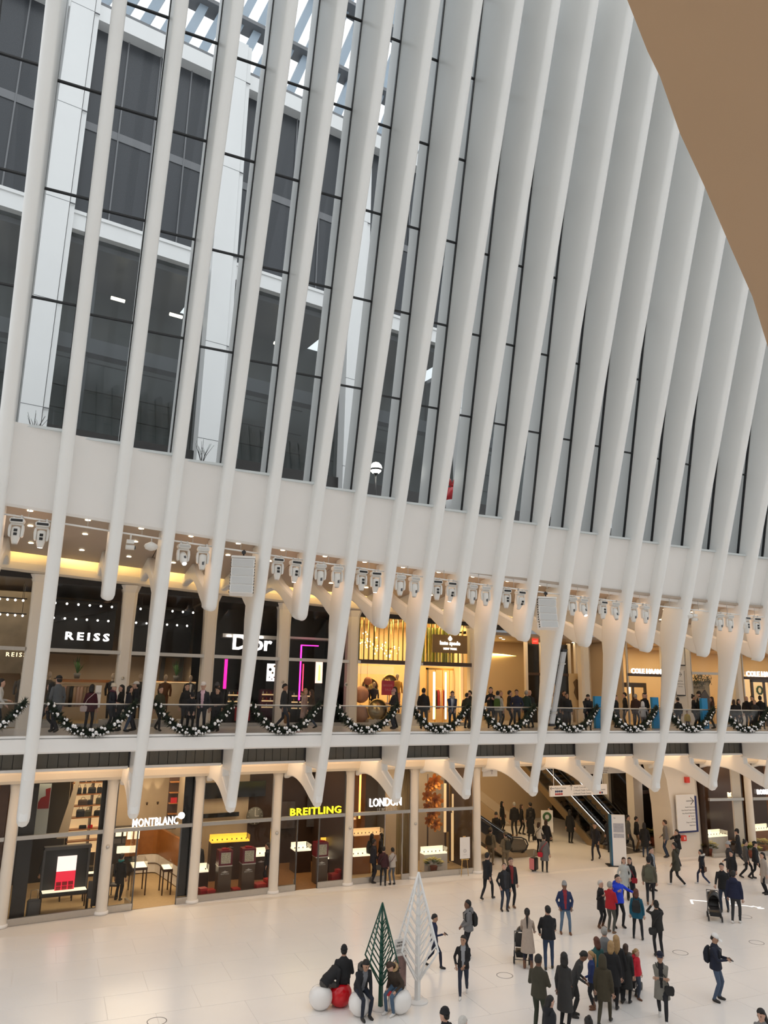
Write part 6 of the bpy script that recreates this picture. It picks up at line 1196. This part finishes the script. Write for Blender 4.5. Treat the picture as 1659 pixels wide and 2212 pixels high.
for s in (-1, 1): b = MB(); b.lathe([(.0, -.02), (.05, -.02), (.05, .02), (0, .02)], (s*.13, 0, .05), 10, rot=Matrix.Rotation(pi/2, 3, 'X')); b.build('wheel', M_frame, sc_)
wb_ = empty('poster_board', (27.55, 39.0, 0), -.3, label='white board with a dark wreath held up in the passage', cat='poster'); b = MB(); b.bb(-.35, .35, -.02, .02, .55, 1.75); b.build('board', M_wcard, wb_); b = MB(); b.tube([(.2*cos(t), -.03, 1.4+.2*sin(t)) for t in [2*pi*i/16 for i in range(17)]], .07, 6); b.build('wreath_print', M_green, wb_); b = MB(); b.tube([(-.3, 0, 0), (-.3, 0, .6)], .02, 5); b.tube([(.3, 0, 0), (.3, 0, .6)], .02, 5); b.tube([(0, .3, 0), (0, .0, 1.2)], .02, 5); b.build('legs', M_steel, wb_)
# ------------------------------------------------------------------ people on the concourse
person(17.89, 29.71, 0, 1.86, 150, 'man in a dark suit walking away beside the first column of the passage', (.013, .014, .018), (.013, .013, .016), pose='walk', arms=('back', 'front'), hem=-.14)
person(17.66, 28.03, 0, 1.77, 20, 'man in a black padded jacket and jeans looking up', (.012, .012, .014), (.03, .04, .06), hair="k", nod=-28, look=-20, arms=("pocket", "down"), inner=(.03, .03, .035), bulk=1.08)
person(18.16, 28.33, 0, 1.89, 25, 'man with glasses in a black jacket behind the man looking up', (.012, .012, .014), (.014, .014, .018), hair="b", arms=("down", "down"), bulk=1.08, inner=(.2, .02, .02), shoes="n")
person(18.20, 24.80, 0, 1.76, 10, 'man in a grey beanie, navy jacket, red plaid shirt and light jeans', (.016, .03, .09), (.10, .16, .24), skin="d", hat="beanie", hatc=(.28, .28, .28), arms=("pocket", "pocket"), inner=(.26, .02, .03), bulk=1.12, shoes="b", pose="wide")
person(13.63, 23.86, 0, 1.74, -75, 'bearded man in a grey hoodie with a black backpack', (.17, .17, .175), (.015, .015, .017), skin="d", style="short", hair="k", arms=("front", "front"), hat="hooddown", bag="pack", bulk=1.1, shoes="w")
person(11.91, 21.15, 0, 1.62, -5, 'boy in a black jacket over a grey shirt and dark jeans', (.014, .014, .013), (.022, .028, .05), skin="t", arms=("pocket", "front"), inner=(.30, .31, .33), shoes="w", pose="walk", look=-15)
person(14.92, 22.34, 0, 1.75, 178, 'woman in a beige trench coat with a long black ponytail, seen from behind', (.42, .34, .28), (.02, .025, .045), fem=True, style="pony", hem=-.46, flare=1.2, arms=("push", "push"), shoes="boot")
person(15.55, 22.11, 0, 1.83, 180, 'man in a black jacket and blue jeans beside the beige trench coat', (.012, .012, .014), (.03, .05, .10), arms=("push", "fwd"), bulk=1.18, look=20, pose="step")
person(12.54, 18.31, 0, 1.85, 160, 'person in an olive jacket and trousers reading a paper map', (.045, .04, .025), (.028, .034, .02), skin="d", arms=("hold", "hold"), bulk=1.1, nod=15, item=("paper_map", (.34, .24, .008), M_wcard, "folded paper map held by the person in olive", "map"))
person(13.39, 18.37, 0, 1.80, 150, 'woman with long curly black hair in a dark grey coat', (.035, .034, .034), (.012, .012, .014), fem=True, skin="d", style="mid", hem=-.52, arms=("front", "down"), look=30)
person(14.07, 18.89, 0, 1.70, 95, 'man in a dark grey coat bending forward to hand something', (.035, .035, .036), (.02, .02, .022), skin="d", style="short", lean=24, nod=20, hem=-.45, arms=("hold", "hold"))
person(14.87, 19.11, 0, 1.46, -80, 'girl in a blue fleece with a ponytail and brown boots', (.018, .035, .13), (.014, .014, .016), fem=True, hair="y", style="pony", shoes="boot", arms=("down", "front"))
person(15.88, 19.76, 0, 1.81, 178, 'man in a grey jacket seen from behind in the tight group', (.18, .185, .19), (.03, .03, .035), hair="g", bulk=1.15, arms=("down", "down"))
person(15.39, 19.50, 0, 1.66, -150, 'woman with red brown hair and a teal scarf at the left of the tight group', (.03, .10, .10), (.02, .02, .022), fem=True, hair="r", style="mid")
person(15.87, 19.24, 0, 1.73, 170, 'woman with long blonde hair in a black coat, seen from behind', (.014, .014, .014), (.013, .013, .015), fem=True, hair="y", style="long", hem=-.4, bulk=1.08, look=15)
person(15.45, 18.96, 0, 1.70, 165, 'blonde person in a black padded coat beside the olive hood', (.013, .013, .013), (.013, .013, .015), fem=True, hair="y", style="mid", hem=-.32, bulk=1.15)
person(14.53, 18.20, 0, 1.69, 165, 'person in an olive parka with the hood up and olive trousers', (.05, .04, .022), (.05, .042, .024), hat="hood", hem=-.3, bulk=1.05, pose="walk", arms=("down", "down"))
person(16.10, 19.16, 0, 1.49, 160, 'person in a dark long coat behind the girl in red', (.02, .02, .02), (.015, .015, .016), hem=-.5, bulk=1.1, hair="b", style="mid", lean=8)
person(16.57, 19.23, 0, 1.31, 60, 'girl in a bright red hooded jacket and grey jeans', (.50, .012, .03), (.045, .055, .08), fem=True, hair="y", style="pony", shoes="b", hat="hooddown", arms=("down", "down"), pose="step")
person(16.18, 17.83, 0, 1.72, 0, 'woman in a navy cap and long grey cardigan with crossed arms', (.20, .19, .165), (.014, .014, .018), fem=True, skin="t", hat="cap", hatc=(.01, .012, .03), arms=("cross", "cross"), hem=-.36, inner=(.015, .014, .014), shoes="w", bag="sling", pose="walk2")
person(18.67, 18.31, 0, 1.77, 78, 'man in a white cap and navy jacket looking at his phone', (.012, .016, .035), (.06, .09, .15), skin="t", hat="cap", hatc=(.75, .74, .73), arms=("phone", "phone"), nod=25, bulk=1.15, bag="pack", bagc=(.01, .012, .02), pose="wide", item=("phone", (.08, .15, .012), M_black, "black phone held by the man in the white cap", "phone"))
person(15.67, 14.12, 0, 1.66, -25, 'woman with long dark hair smiling down at the lower right corner', (.2, .2, .2), (.02, .02, .02), fem=True, style="long", nod=20)
person(11.50, 14.95, 0, 1.74, -160, 'dark haired head at the lower edge below the olive parka', (.02, .02, .02), (.02, .02, .02), skin="d", style="bun")
person(11.60, 16.52, 0, 1.61, 120, 'woman in a black padded jacket at the lower edge, facing right', (.014, .014, .016), (.02, .02, .02), fem=True, style="mid", hat="hooddown", bulk=1.2, nod=12)
person(8.80, 16.43, 0, 1.74, -120, 'man in a black beanie and padded jacket at the lower edge', (.012, .012, .014), (.02, .02, .02), hat="beanie", hatc=(.015, .013, .013), bulk=1.2)
person(8.95, 15.94, 0, 1.74, 150, 'grey haired man at the lower edge right of the black beanie', (.02, .02, .024), (.02, .02, .02), hair="w", bulk=1.1)
person(19.93, 24.93, 0, 1.65, 60, 'white haired woman in a black coat with a tote bag', (.016, .014, .016), (.013, .013, .015), fem=True, hair="w", shoes="boot", bag="tote", bagc=(.22, .17, .12), arms=("strap", "strap"), hem=-.25)
person(19.91, 24.36, 0, 1.73, 150, 'grey haired man in a red sweater and grey trousers', (.40, .012, .02), (.07, .07, .06), hair="g", arms=("strap", "chin"), bulk=1.12, shoes="n")
person(20.60, 24.75, 0, 1.84, 35, 'man in a bright blue padded jacket holding his arm out', (.012, .05, .60), (.014, .014, .016), hair="k", arms=("strap", "out"), bulk=1.18, hat="hooddown", nod=-5, pose="wide")
person(23.47, 27.73, 0, 1.68, 10, 'woman with long hair in a light grey wool coat', (.45, .46, .44), (.02, .02, .022), fem=True, hair="b", style="long", hem=-.5, arms=("pocket", "pocket"), bulk=1.08)
person(23.77, 27.71, 0, 1.66, -10, 'woman with long black hair and a red bag in a long black coat', (.02, .022, .02), (.014, .014, .016), fem=True, style="long", hem=-.6, arms=("strap", "down"), bag="sling", bagc=(.3, .01, .02))
person(24.06, 26.87, 0, 1.86, 175, 'person in a camouflage jacket with a camouflage backpack', (.11, .10, .07), (.014, .014, .016), hat="beanie", hatc=(.015, .013, .012), bag="pack", bagc=(.10, .10, .065), bulk=1.15, shoes="n", pose="walk")
person(25.65, 28.48, 0, 1.84, 60, 'man in a dark open jacket behind the camouflage backpack', (.013, .014, .018), (.016, .016, .02), hair="k", inner=(.25, .27, .3), bulk=1.1)
person(20.34, 23.45, 0, 1.66, 175, 'woman with red brown hair in a teal coat with a small black backpack', (.006, .09, .15), (.013, .013, .018), fem=True, hair="r", style="mid", hem=-.2, bag="pack", bulk=1.05, pose="wide")
person(19.75, 21.80, 0, 1.69, -165, 'man in black raising a phone, with a sling bag on his back', (.016, .015, .014), (.012, .012, .012), skin="t", hat="beanie", hatc=(.012, .011, .011), arms=("raise", "raise"), bag="slingback", bulk=1.12)
person(27.39, 28.81, 0, 1.89, -100, 'person in an olive parka walking left with the hood down', (.045, .042, .028), (.013, .013, .015), hair="k", pose="walk", hem=-.28, bulk=1.15, hat="hooddown", arms=("pocket", "pocket"), shoes="w")
person(30.54, 31.91, 0, 1.74, -60, 'man in a black hooded top with his hand at his mouth', (.012, .012, .013), (.02, .025, .04), arms=("chin", "chin"), bulk=1.12, hat="hooddown")
person(31.46, 33.71, 0, 1.88, -95, 'man in a grey knit top and blue jeans looking left', (.16, .15, .14), (.025, .04, .07), hair="b", arms=("front", "down"))
person(28.76, 28.62, 0, 1.53, -95, 'woman in a black parka with a white fur hood walking left', (.012, .013, .02), (.02, .03, .07), fem=True, hat="furhood", hatc=(.62, .6, .56), pose="walk", hem=-.28, bulk=1.1, shoes="w", bag="slingback", bagc=(.16, .09, .06))
person(26.15, 24.96, 0, 1.84, -10, 'man in a black turtleneck pushing a stroller', (.010, .010, .011), (.02, .03, .055), arms=("push", "down"), bulk=1.05, pose="step")
person(25.38, 23.68, 0, 1.87, 165, 'man in a navy hooded jacket seen from behind', (.008, .012, .04), (.03, .032, .035), hat="hooddown", hair="k", bulk=1.22, pose="step", arms=("down", "down"), shoes="w")
person(30.27, 28.38, 0, 1.81, -80, 'person in a grey beanie and a dark parka with a fur hood', (.03, .03, .033), (.02, .03, .05), hat="beanie", hatc=(.34, .34, .34), bulk=1.18, hem=-.3, arms=("down", "front"))
person(29.69, 27.70, 0, 1.57, -40, 'woman with dark hair in front of the grey beanie', (.013, .012, .013), (.014, .014, .017), fem=True, style="mid", hem=-.3, hat="hooddown")
person(33.88, 31.13, 0, 1.75, -95, 'woman in a black coat and beanie facing the jewellery window', (.012, .012, .013), (.014, .014, .016), fem=True, hat="beanie", hatc=(.012, .012, .013), arms=("phone", "phone"), hem=-.35, pose="walk")
person(31.85, 28.86, 0, 1.74, 100, 'woman with a hair bun in a black and white plaid shirt', (.08, .075, .075), (.013, .013, .015), fem=True, style="bun", pose="walk2", hem=-.15)
person(32.00, 28.44, 0, 1.75, 100, 'man in a black cap and black bomber jacket', (.013, .013, .014), (.013, .013, .015), hat="cap", hatc=(.014, .013, .013), bulk=1.15, pose="walk", inner=(.5, .5, .5))
person(30.16, 26.39, 0, 1.73, -60, 'woman in a pale beige coat cut by the right edge', (.38, .33, .29), (.014, .014, .016), fem=True, hem=-.45, style="mid")
person(28.79, 38.49, 0, 1.82, 160, 'woman dressed all in black walking to the escalator', (.010, .010, .011), (.010, .010, .012), fem=True, style="mid", hem=-.35, pose="close")
person(27.36, 34.45, 0, 1.84, -20, 'man in an open navy jacket walking from the escalator', (.016, .016, .024), (.013, .015, .025), skin="t", pose="walk", inner=(.015, .012, .011), arms=("back", "fwd"))
person(29.29, 35.60, 0, 1.90, 175, 'woman in a dark coat at the foot of the escalator', (.018, .018, .02), (.014, .014, .016), fem=True, hair="b", style="mid", hem=-.42)
person(30.61, 35.68, 0, 1.91, 80, 'man in a grey coat behind the white kiosk panel', (.10, .095, .085), (.014, .014, .016), hem=-.35, hair="k", pose="walk")
person(31.16, 35.63, 0, 1.77, 100, 'man in a black jacket and tan trousers by the dark window', (.012, .012, .013), (.17, .10, .045), hair="k", bulk=1.1)
person(30.33, 34.07, 0, 1.74, 175, 'person in a long black coat and jeans beside the tan trousers', (.010, .010, .011), (.03, .05, .09), style="mid", hem=-.4)
person(26.95, 42.90, 0, 1.71, 60, 'woman in a black hooded coat with a brown bag at the back of the passage', (.010, .010, .011), (.010, .010, .012), fem=True, hat="hood", hem=-.5, bag="tote", bagc=(.16, .07, .04))
person(24.26, 39.25, 0, 1.74, -20, 'person in black standing left of the escalator newel', (.011, .011, .012), (.011, .011, .013), hat="beanie", bulk=1.15)
person(26.78, 41.25, 0, 1.92, -160, 'tall man in a black jacket with grey hair in the passage', (.012, .012, .013), (.02, .02, .024), hair="g", bulk=1.1, shoes="b")
person(27.53, 41.63, 0, 1.73, 100, 'woman in black with brown hair in the passage', (.012, .012, .013), (.012, .012, .014), fem=True, hair="b", style="mid", hem=-.2, pose="step")
person(27.74, 40.96, 0, 1.92, -150, 'man in black behind the passage group', (.012, .012, .013), (.014, .014, .016), hair="k", bulk=1.15)
person(26.81, 39.58, 0, 1.66, 170, 'woman in a flared black coat walking into the passage', (.010, .010, .011), (.011, .011, .013), fem=True, style="mid", hem=-.45, flare=1.8, pose="walk", arms=("front", "down"))
person(25.38, 36.72, 0, 1.57, 150, 'woman in a short white jacket carrying a bag', (.60, .57, .52), (.012, .012, .014), fem=True, hair="b", style="mid", arms=("fwd", "down"), bag="slingback")
person(28.07, 39.41, 0, 1.84, -60, 'man in a dark coat behind the white poster board', (.014, .014, .016), (.02, .02, .022), hair="k", hem=-.3)
person(25.77, 36.59, 0, 1.72, 170, 'woman with brown hair in a dark coat beside the white jacket', (.012, .012, .013), (.012, .012, .014), fem=True, hair="b", style="mid", hem=-.3)
person(23.10, 32.99, 0, 1.68, 175, 'woman in a grey coat with a red shoulder bag pulling a suitcase', (.13, .125, .125), (.012, .012, .014), fem=True, style="bun", hem=-.38, bag="slingback", bagc=(.45, .012, .03), arms=("bag", "down"))
person(21.39, 35.17, 0, 1.74, 160, 'soldier in camouflage at the left of the escalator landing', (.15, .12, .075), (.14, .11, .07), hat="cap", hatc=(.13, .11, .07), bag="pack", bagc=(.03, .028, .02), bulk=1.15, shoes="n")
person(21.52, 33.96, 0, 1.74, -150, 'soldier in camouflage at the right of the escalator landing', (.15, .12, .075), (.14, .11, .07), hat="cap", hatc=(.13, .11, .07), bag="pack", bagc=(.03, .028, .02), bulk=1.15, shoes="n", arms=("hold", "hold"))
person(14.37, 33.77, 0, 1.84, 110, 'man in a dark suit standing at the jeweller door', (.016, .018, .024), (.018, .018, .024), skin="d", hair="k", arms=("front", "down"), hem=-.14)
person(14.62, 33.18, 0, 1.61, 175, 'woman in a dark red sweater with a cross body strap at the jeweller door', (.045, .012, .016), (.014, .014, .017), fem=True, bag="slingback", bagc=(.05, .045, .04), bulk=1.05)
person(15.07, 33.19, 0, 1.54, -150, 'woman in a white jacket and grey jeans at the jeweller door', (.42, .39, .36), (.10, .11, .13), fem=True, skin="t", arms=("hold", "hold"), bag="sling", bagc=(.10, .01, .02))
person(12.15, 23.47, 0, 1.57, 85, 'boy in a navy sweater and white collar holding a phone behind the white tree', (.012, .018, .055), (.013, .016, .035), skin="t", arms=("phone", "down"), nod=15, pose="walk", item=("phone", (.08, .14, .012), M_black, "phone in the hand of the boy behind the white tree", "phone"))
person(8.66, 21.05, 0, 1.78, 28, 'bearded man in a dark parka with a fur hood sitting on a white ball', (.012, .013, .016), (.015, .02, .035), skin="t", pose='sit', seat=.66, lean=24, nod=5, arms=("knee", "knee"), hat="furhood", hatc=(.09, .08, .07), bulk=1.15, inner=(.16, .17, .19), hem=-.12)
person(9.72, 20.85, 0, 1.66, -42, 'woman in a brown parka with a big fur hood on a white ball', (.045, .03, .02), (.07, .12, .19), fem=True, hair="b", style="long", pose='sit', seat=.65, lean=32, nod=25, arms=("hold", "hold"), hat="furhood", hatc=(.45, .30, .15), bulk=1.2, shoes="w", hem=-.12, item=('phone', (.08, .15, .012), M_red, 'red phone in the hands of the seated woman', 'phone'))
person(8.42, 21.72, 0, 1.76, 178, 'person in a black jacket sitting on the red ball, seen from behind', (.012, .012, .013), (.02, .02, .024), pose='sit', seat=.66, hat="beanie", hatc=(.014, .012, .012), bulk=1.2, arms=("hold", "hold"), lean=6)
person(7.9, 21.72, 0, 1.72, 120, 'person in a black jacket bending far forward on the left white ball', (.013, .013, .014), (.06, .055, .05), pose='sit', seat=.66, hat="hood", bulk=1.15, arms=("knee", "knee"), lean=52)
person(.8, Y(.8, 3.6), 0, 1.75, 10, 'woman in grey standing behind the black display stand', (.04, .04, .045), (.02, .02, .02), fem=True, hair="b", face=True)
person(7.0, Y(7.0, 2.9), 0, 1.7, 20, 'sales person in black at the left of the yellow lit counter', (.012, .012, .013), (.014, .014, .016), fem=True, style="mid")
person(9.75, Y(9.75, 1.25), 0, 1.74, -90, 'man in dark navy at the right end of the beige watch bay', (.012, .013, .02), (.014, .015, .022))
person(15.05, Y(15.05, 1.7), 0, 1.72, 160, 'woman with long black hair in black inside the jeweller', (.010, .010, .011), (.012, .012, .013), fem=True, style="long")
person(15.7, Y(15.7, 2.0), 0, 1.66, -120, 'woman in dark clothes inside the jeweller by the long counter', (.016, .013, .013), (.012, .012, .013), fem=True, style="mid")
person(3.55, Y(3.55, 1.6), 0, 1.75, 150, 'man in black with a teal scarf inside the pen shop', (.013, .013, .015), (.014, .014, .016), scarf=(.02, .22, .24), hem=-.3)
stroller(24.9, 24.3, -.72, 'black stroller with a hood pushed by the man in the turtleneck')
stroller(15.12, 23.0, pi-.6, 'dark stroller in front of the woman in the trench coat')
stroller(16.75, 19.75, 2.2, 'dark stroller between the long coat and the girl in red')
sb = empty('shopping_bag', (7.0, Y(7.0, -3.7), Z2+.4), .2, label='red shopping bag with white cords held at the rail', cat='bag'); b = MB(); b.bb(-.28, .28, -.08, .08, 0, .5); b.build('body', M_red, sb); b = MB(); b.tube([(-.1, -.09, .48), (0, -.09, .66), (.1, -.09, .48)], .012, 5); b.build('handle', M_wcard, sb)
# people on the balcony
person(-1.41, 28.48, Z2, 1.78, 90, 'person in a white jacket at the left edge of the balcony', (.5, .48, .45), (.02, .02, .025), fem=True, style="long", arms=("fwd", "hold")) 
person(0.37, 29.39, Z2, 1.96, -150, 'person with a dark cap and grey coat at the first balcony rib', (.10, .11, .12), (.016, .018, .024), hat="cap", pose="walk", hem=-.3) 
person(0.14, 29.95, Z2, 1.69, -100, 'person in a dark padded coat crossing behind the first balcony rib', (.02, .02, .022), (.014, .014, .016), hat="hood", pose="walk") 
person(1.51, 29.97, Z2, 1.65, 170, 'woman in a maroon coat with a white and red tote', (.06, .008, .015), (.02, .02, .025), fem=True, style="mid", bag="slingback", bagc=(.60, .50, .48), hem=-.2) 
person(2.23, 29.88, Z2, 1.68, 60, 'woman in a cream beanie and dark scarf on the balcony', (.018, .02, .03), (.016, .016, .02), fem=True, hat="beanie", hatc=(.60, .54, .44), scarf=(.10, .03, .05), arms=("hold", "down")) 
person(2.57, 30.24, Z2, 1.65, -70, 'woman with dark hair facing the cream beanie', (.02, .02, .018), (.016, .016, .02), fem=True, style="long", arms=("hold", "hold")) 
person(2.79, 29.77, Z2, 1.63, 100, 'woman in a navy coat and jeans at the second balcony rib', (.012, .013, .02), (.05, .08, .14), fem=True, style="mid") 
person(3.10, 30.41, Z2, 1.78, -100, 'man in a white cap behind the second balcony rib', (.012, .012, .018), (.02, .02, .03), hat="cap", hatc=(.6, .57, .53)) 
person(3.98, 30.33, Z2, 1.65, 30, 'woman with brown hair and an olive coat, left in the second rail bay', (.05, .048, .025), (.014, .014, .016), fem=True, hair="b", style="mid", pose="walk") 
person(5.05, 30.87, Z2, 1.75, 10, 'woman with a grey hood behind the black cap boy', (.02, .02, .02), (.014, .014, .016), fem=True, style="long") 
person(4.87, 28.65, Z2, 1.50, 5, 'boy in a black cap and jacket with white shoulders leaning on the rail', (.012, .012, .014), (.014, .014, .016), hat="cap", hatc=(.014, .012, .014), arms=("rail", "rail"), lean=18, nod=15) 
person(5.29, 28.75, Z2, 1.82, -5, 'man in a white cap, pink shirt and dark jacket at the rail', (.02, .02, .024), (.03, .03, .04), hat="cap", hatc=(.72, .68, .66), inner=(.62, .40, .46), arms=("rail", "down"), lean=4) 
person(6.20, 30.81, Z2, 1.79, 150, 'person with a grey hood and dark jacket behind the red bag', (.022, .022, .024), (.016, .016, .02), hat="beanie", hatc=(.08, .08, .085), bulk=1.2) 
person(6.05, 29.80, Z2, 1.62, -30, 'woman with short black hair and a black coat holding a red bag', (.012, .012, .013), (.014, .014, .016), fem=True, style="mid", arms=("hold", "hold")) 
person(8.88, 30.49, Z2, 1.85, 70, 'man in a dark vest and grey sleeves carrying a brown paper bag', (.03, .033, .035), (.02, .025, .04), skin="t", pose="walk", arms=("down", "down"), inner=(.014, .014, .018), nod=10, item=("shopping_bag", (.36, .15, .44), mat("kraft_paper", (.36, .17, .06), .7), "brown paper shopping bag carried by the man in the dark vest", "bag", 0)) 
person(10.25, 32.01, Z2, 1.64, 60, 'woman in a pale pink coat with a fur hood', (.48, .34, .30), (.4, .3, .28), fem=True, hair="y", hat="furhood", hatc=(.40, .26, .15), hem=-.5) 
person(10.43, 31.62, Z2, 1.63, -120, 'woman with brown hair in a brown coat and jeans beside the pink coat', (.05, .035, .025), (.03, .05, .09), fem=True, hair="b", style="long", pose="walk") 
person(14.03, 31.04, Z2, 1.68, -60, 'person in a pink beanie and black jacket photographing with a phone', (.018, .018, .02), (.02, .03, .05), fem=True, hat="beanie", hatc=(.40, .22, .24), arms=("phone", "phone"), bulk=1.1) 
person(14.36, 31.65, Z2, 1.79, -120, 'woman with long black hair behind the pink beanie', (.013, .013, .014), (.016, .016, .02), fem=True, style="long") 
person(15.46, 30.99, Z2, 1.76, 165, 'man in a black vest with green sleeves seen from behind', (.012, .012, .013), (.05, .05, .05), hair="k", bulk=1.15, inner=None) 
person(16.09, 29.51, Z2, 1.68, 5, 'man in a navy coat and grey scarf leaning on the rail', (.014, .02, .05), (.06, .07, .085), skin="t", lean=12, arms=("rail", "rail"), scarf=(.20, .21, .23), inner=(.45, .46, .5)) 
person(17.86, 31.34, Z2, 1.58, 150, 'man in a dark green jacket seen from behind', (.022, .026, .018), (.02, .024, .03), bulk=1.22) 
person(18.62, 32.35, Z2, 1.69, -60, 'person in dark brown behind the green jacket', (.03, .024, .018), (.02, .02, .02)) 
person(19.28, 31.55, Z2, 1.87, 0, 'woman in black with glasses at the left of the passage rail', (.014, .014, .014), (.016, .016, .02), fem=True, style="mid", arms=("strap", "strap")) 
person(19.54, 31.35, Z2, 1.70, 170, 'person in a white jacket with a green backpack', (.42, .40, .35), (.12, .11, .1), hat="hooddown", bag="pack", bagc=(.05, .10, .02), bulk=1.1) 
person(20.37, 32.44, Z2, 1.72, 60, 'woman with fair hair behind the white jacket', (.10, .05, .04), (.02, .02, .02), fem=True, hair="y") 
person(20.44, 31.74, Z2, 1.73, 100, 'man in black left of the striped navy jacket', (.013, .013, .015), (.016, .017, .022), bulk=1.1) 
person(20.45, 31.14, Z2, 1.78, 0, 'man in a navy jacket with a pale chest stripe', (.014, .02, .05), (.012, .012, .013), skin="t", arms=("pocket", "pocket"), bulk=1.12) 
person(21.26, 31.53, Z2, 1.75, 150, 'man in a dark green jacket at the passage rail', (.015, .04, .035), (.014, .014, .016), hair="g", bulk=1.1) 
person(21.66, 31.82, Z2, 1.77, -150, 'bald man in dark clothes beside the eighth long rib', (.014, .014, .016), (.014, .014, .016), style="bald", bulk=1.1) 
person(22.37, 30.70, Z2, 1.68, -70, 'boy in a dark teal jacket right of the slim light box', (.02, .03, .032), (.03, .025, .05), skin="t", hem=-.2) 
person(23.70, 31.85, Z2, 1.79, 30, 'woman with dark hair behind the teal jacket', (.02, .018, .02), (.016, .016, .02), fem=True, style="mid", skin="t") 
person(23.28, 31.07, Z2, 1.67, 20, 'man in black with a beard in the rail bay of the slim light box', (.012, .012, .013), (.02, .02, .025), skin="t", bulk=1.15) 
person(23.25, 29.47, Z2, 1.67, 10, 'man in a black hooded jacket leaning on the rail', (.012, .012, .013), (.02, .02, .03), lean=16, nod=18, arms=("rail", "rail"), hat="hooddown", bulk=1.2) 
person(27.68, 32.01, Z2, 1.75, -80, 'man with a dark fringe in front of the pale blue screen', (.013, .013, .015), (.016, .017, .022), hair="k") 
person(26.63, 31.49, Z2, 1.61, 60, 'man in dark clothes at the ninth long rib', (.013, .013, .015), (.016, .017, .022), hair="b") 
person(27.83, 31.40, Z2, 1.69, 150, 'man in a dark maroon coat seen from behind', (.05, .022, .02), (.05, .05, .06), hair="g", bulk=1.25, hem=-.2) 
person(28.71, 31.73, Z2, 1.75, -30, 'man in a dark jacket left of the tall child in white', (.013, .013, .015), (.016, .017, .022)) 
person(26.36, 29.26, Z2, 1.34, 170, 'child in a white hooded jacket perched at the rail', (.62, .60, .60), (.30, .28, .30), hat="hood", arms=("fwd", "fwd")) 
person(28.75, 31.72, Z2, 1.75, 60, 'man in a dark jacket beside the blue totem', (.013, .013, .015), (.016, .017, .022), bulk=1.1) 
person(30.26, 30.98, Z2, 1.56, -150, 'person in black right of the ninth long rib', (.013, .013, .015), (.016, .017, .022)) 
person(31.23, 30.88, Z2, 1.70, 90, 'woman with dark hair pulled back in the pillar bay', (.014, .013, .014), (.016, .016, .02), fem=True, skin="t", style="bun", arms=("rail", "hold")) 
person(31.98, 31.19, Z2, 1.88, -60, 'man in glasses and a beanie in the pillar bay', (.014, .013, .014), (.016, .016, .02), hat="beanie") 
person(31.37, 30.56, Z2, 1.65, -20, 'man in a black jacket in front of the dark diamond', (.011, .011, .012), (.016, .016, .02), bulk=1.2) 
person(32.59, 30.92, Z2, 1.63, -90, 'woman with long brown hair right of the blue totem', (.06, .03, .02), (.02, .02, .02), fem=True, hair="b", style="long") 
person(28.97, 29.10, Z2, 0.95, 5, 'small child in yellow behind the glass of the pillar bay', (.55, .38, .05), (.05, .06, .1), hair="b") #!!
person(34.05, 30.53, Z2, 1.53, 60, 'woman with dark hair in the last rail bay', (.013, .013, .015), (.016, .017, .022), fem=True, style="mid") 
person(34.77, 30.63, Z2, 1.69, 150, 'bald man in a dark coat in the last rail bay', (.013, .013, .015), (.016, .017, .022), style="bald", bulk=1.15) 
person(35.74, 31.09, Z2, 1.72, -30, 'man in dark clothes at the back of the last rail bay', (.013, .013, .015), (.016, .017, .022)) 
person(34.69, 30.04, Z2, 1.51, -30, 'child with fair hair between adults in the last rail bay', (.03, .03, .035), (.02, .02, .02), hair="y") 
person(35.25, 30.16, Z2, 1.71, 170, 'person in a dark beanie and big coat in the last rail bay', (.012, .012, .013), (.016, .016, .018), hat="beanie", bulk=1.3) 
person(33.28, 30.13, Z2, 1.51, 170, 'woman in a dark coat beside the tenth long rib', (.013, .013, .015), (.016, .017, .022), fem=True, hair="b", style="mid") 
finish_people()
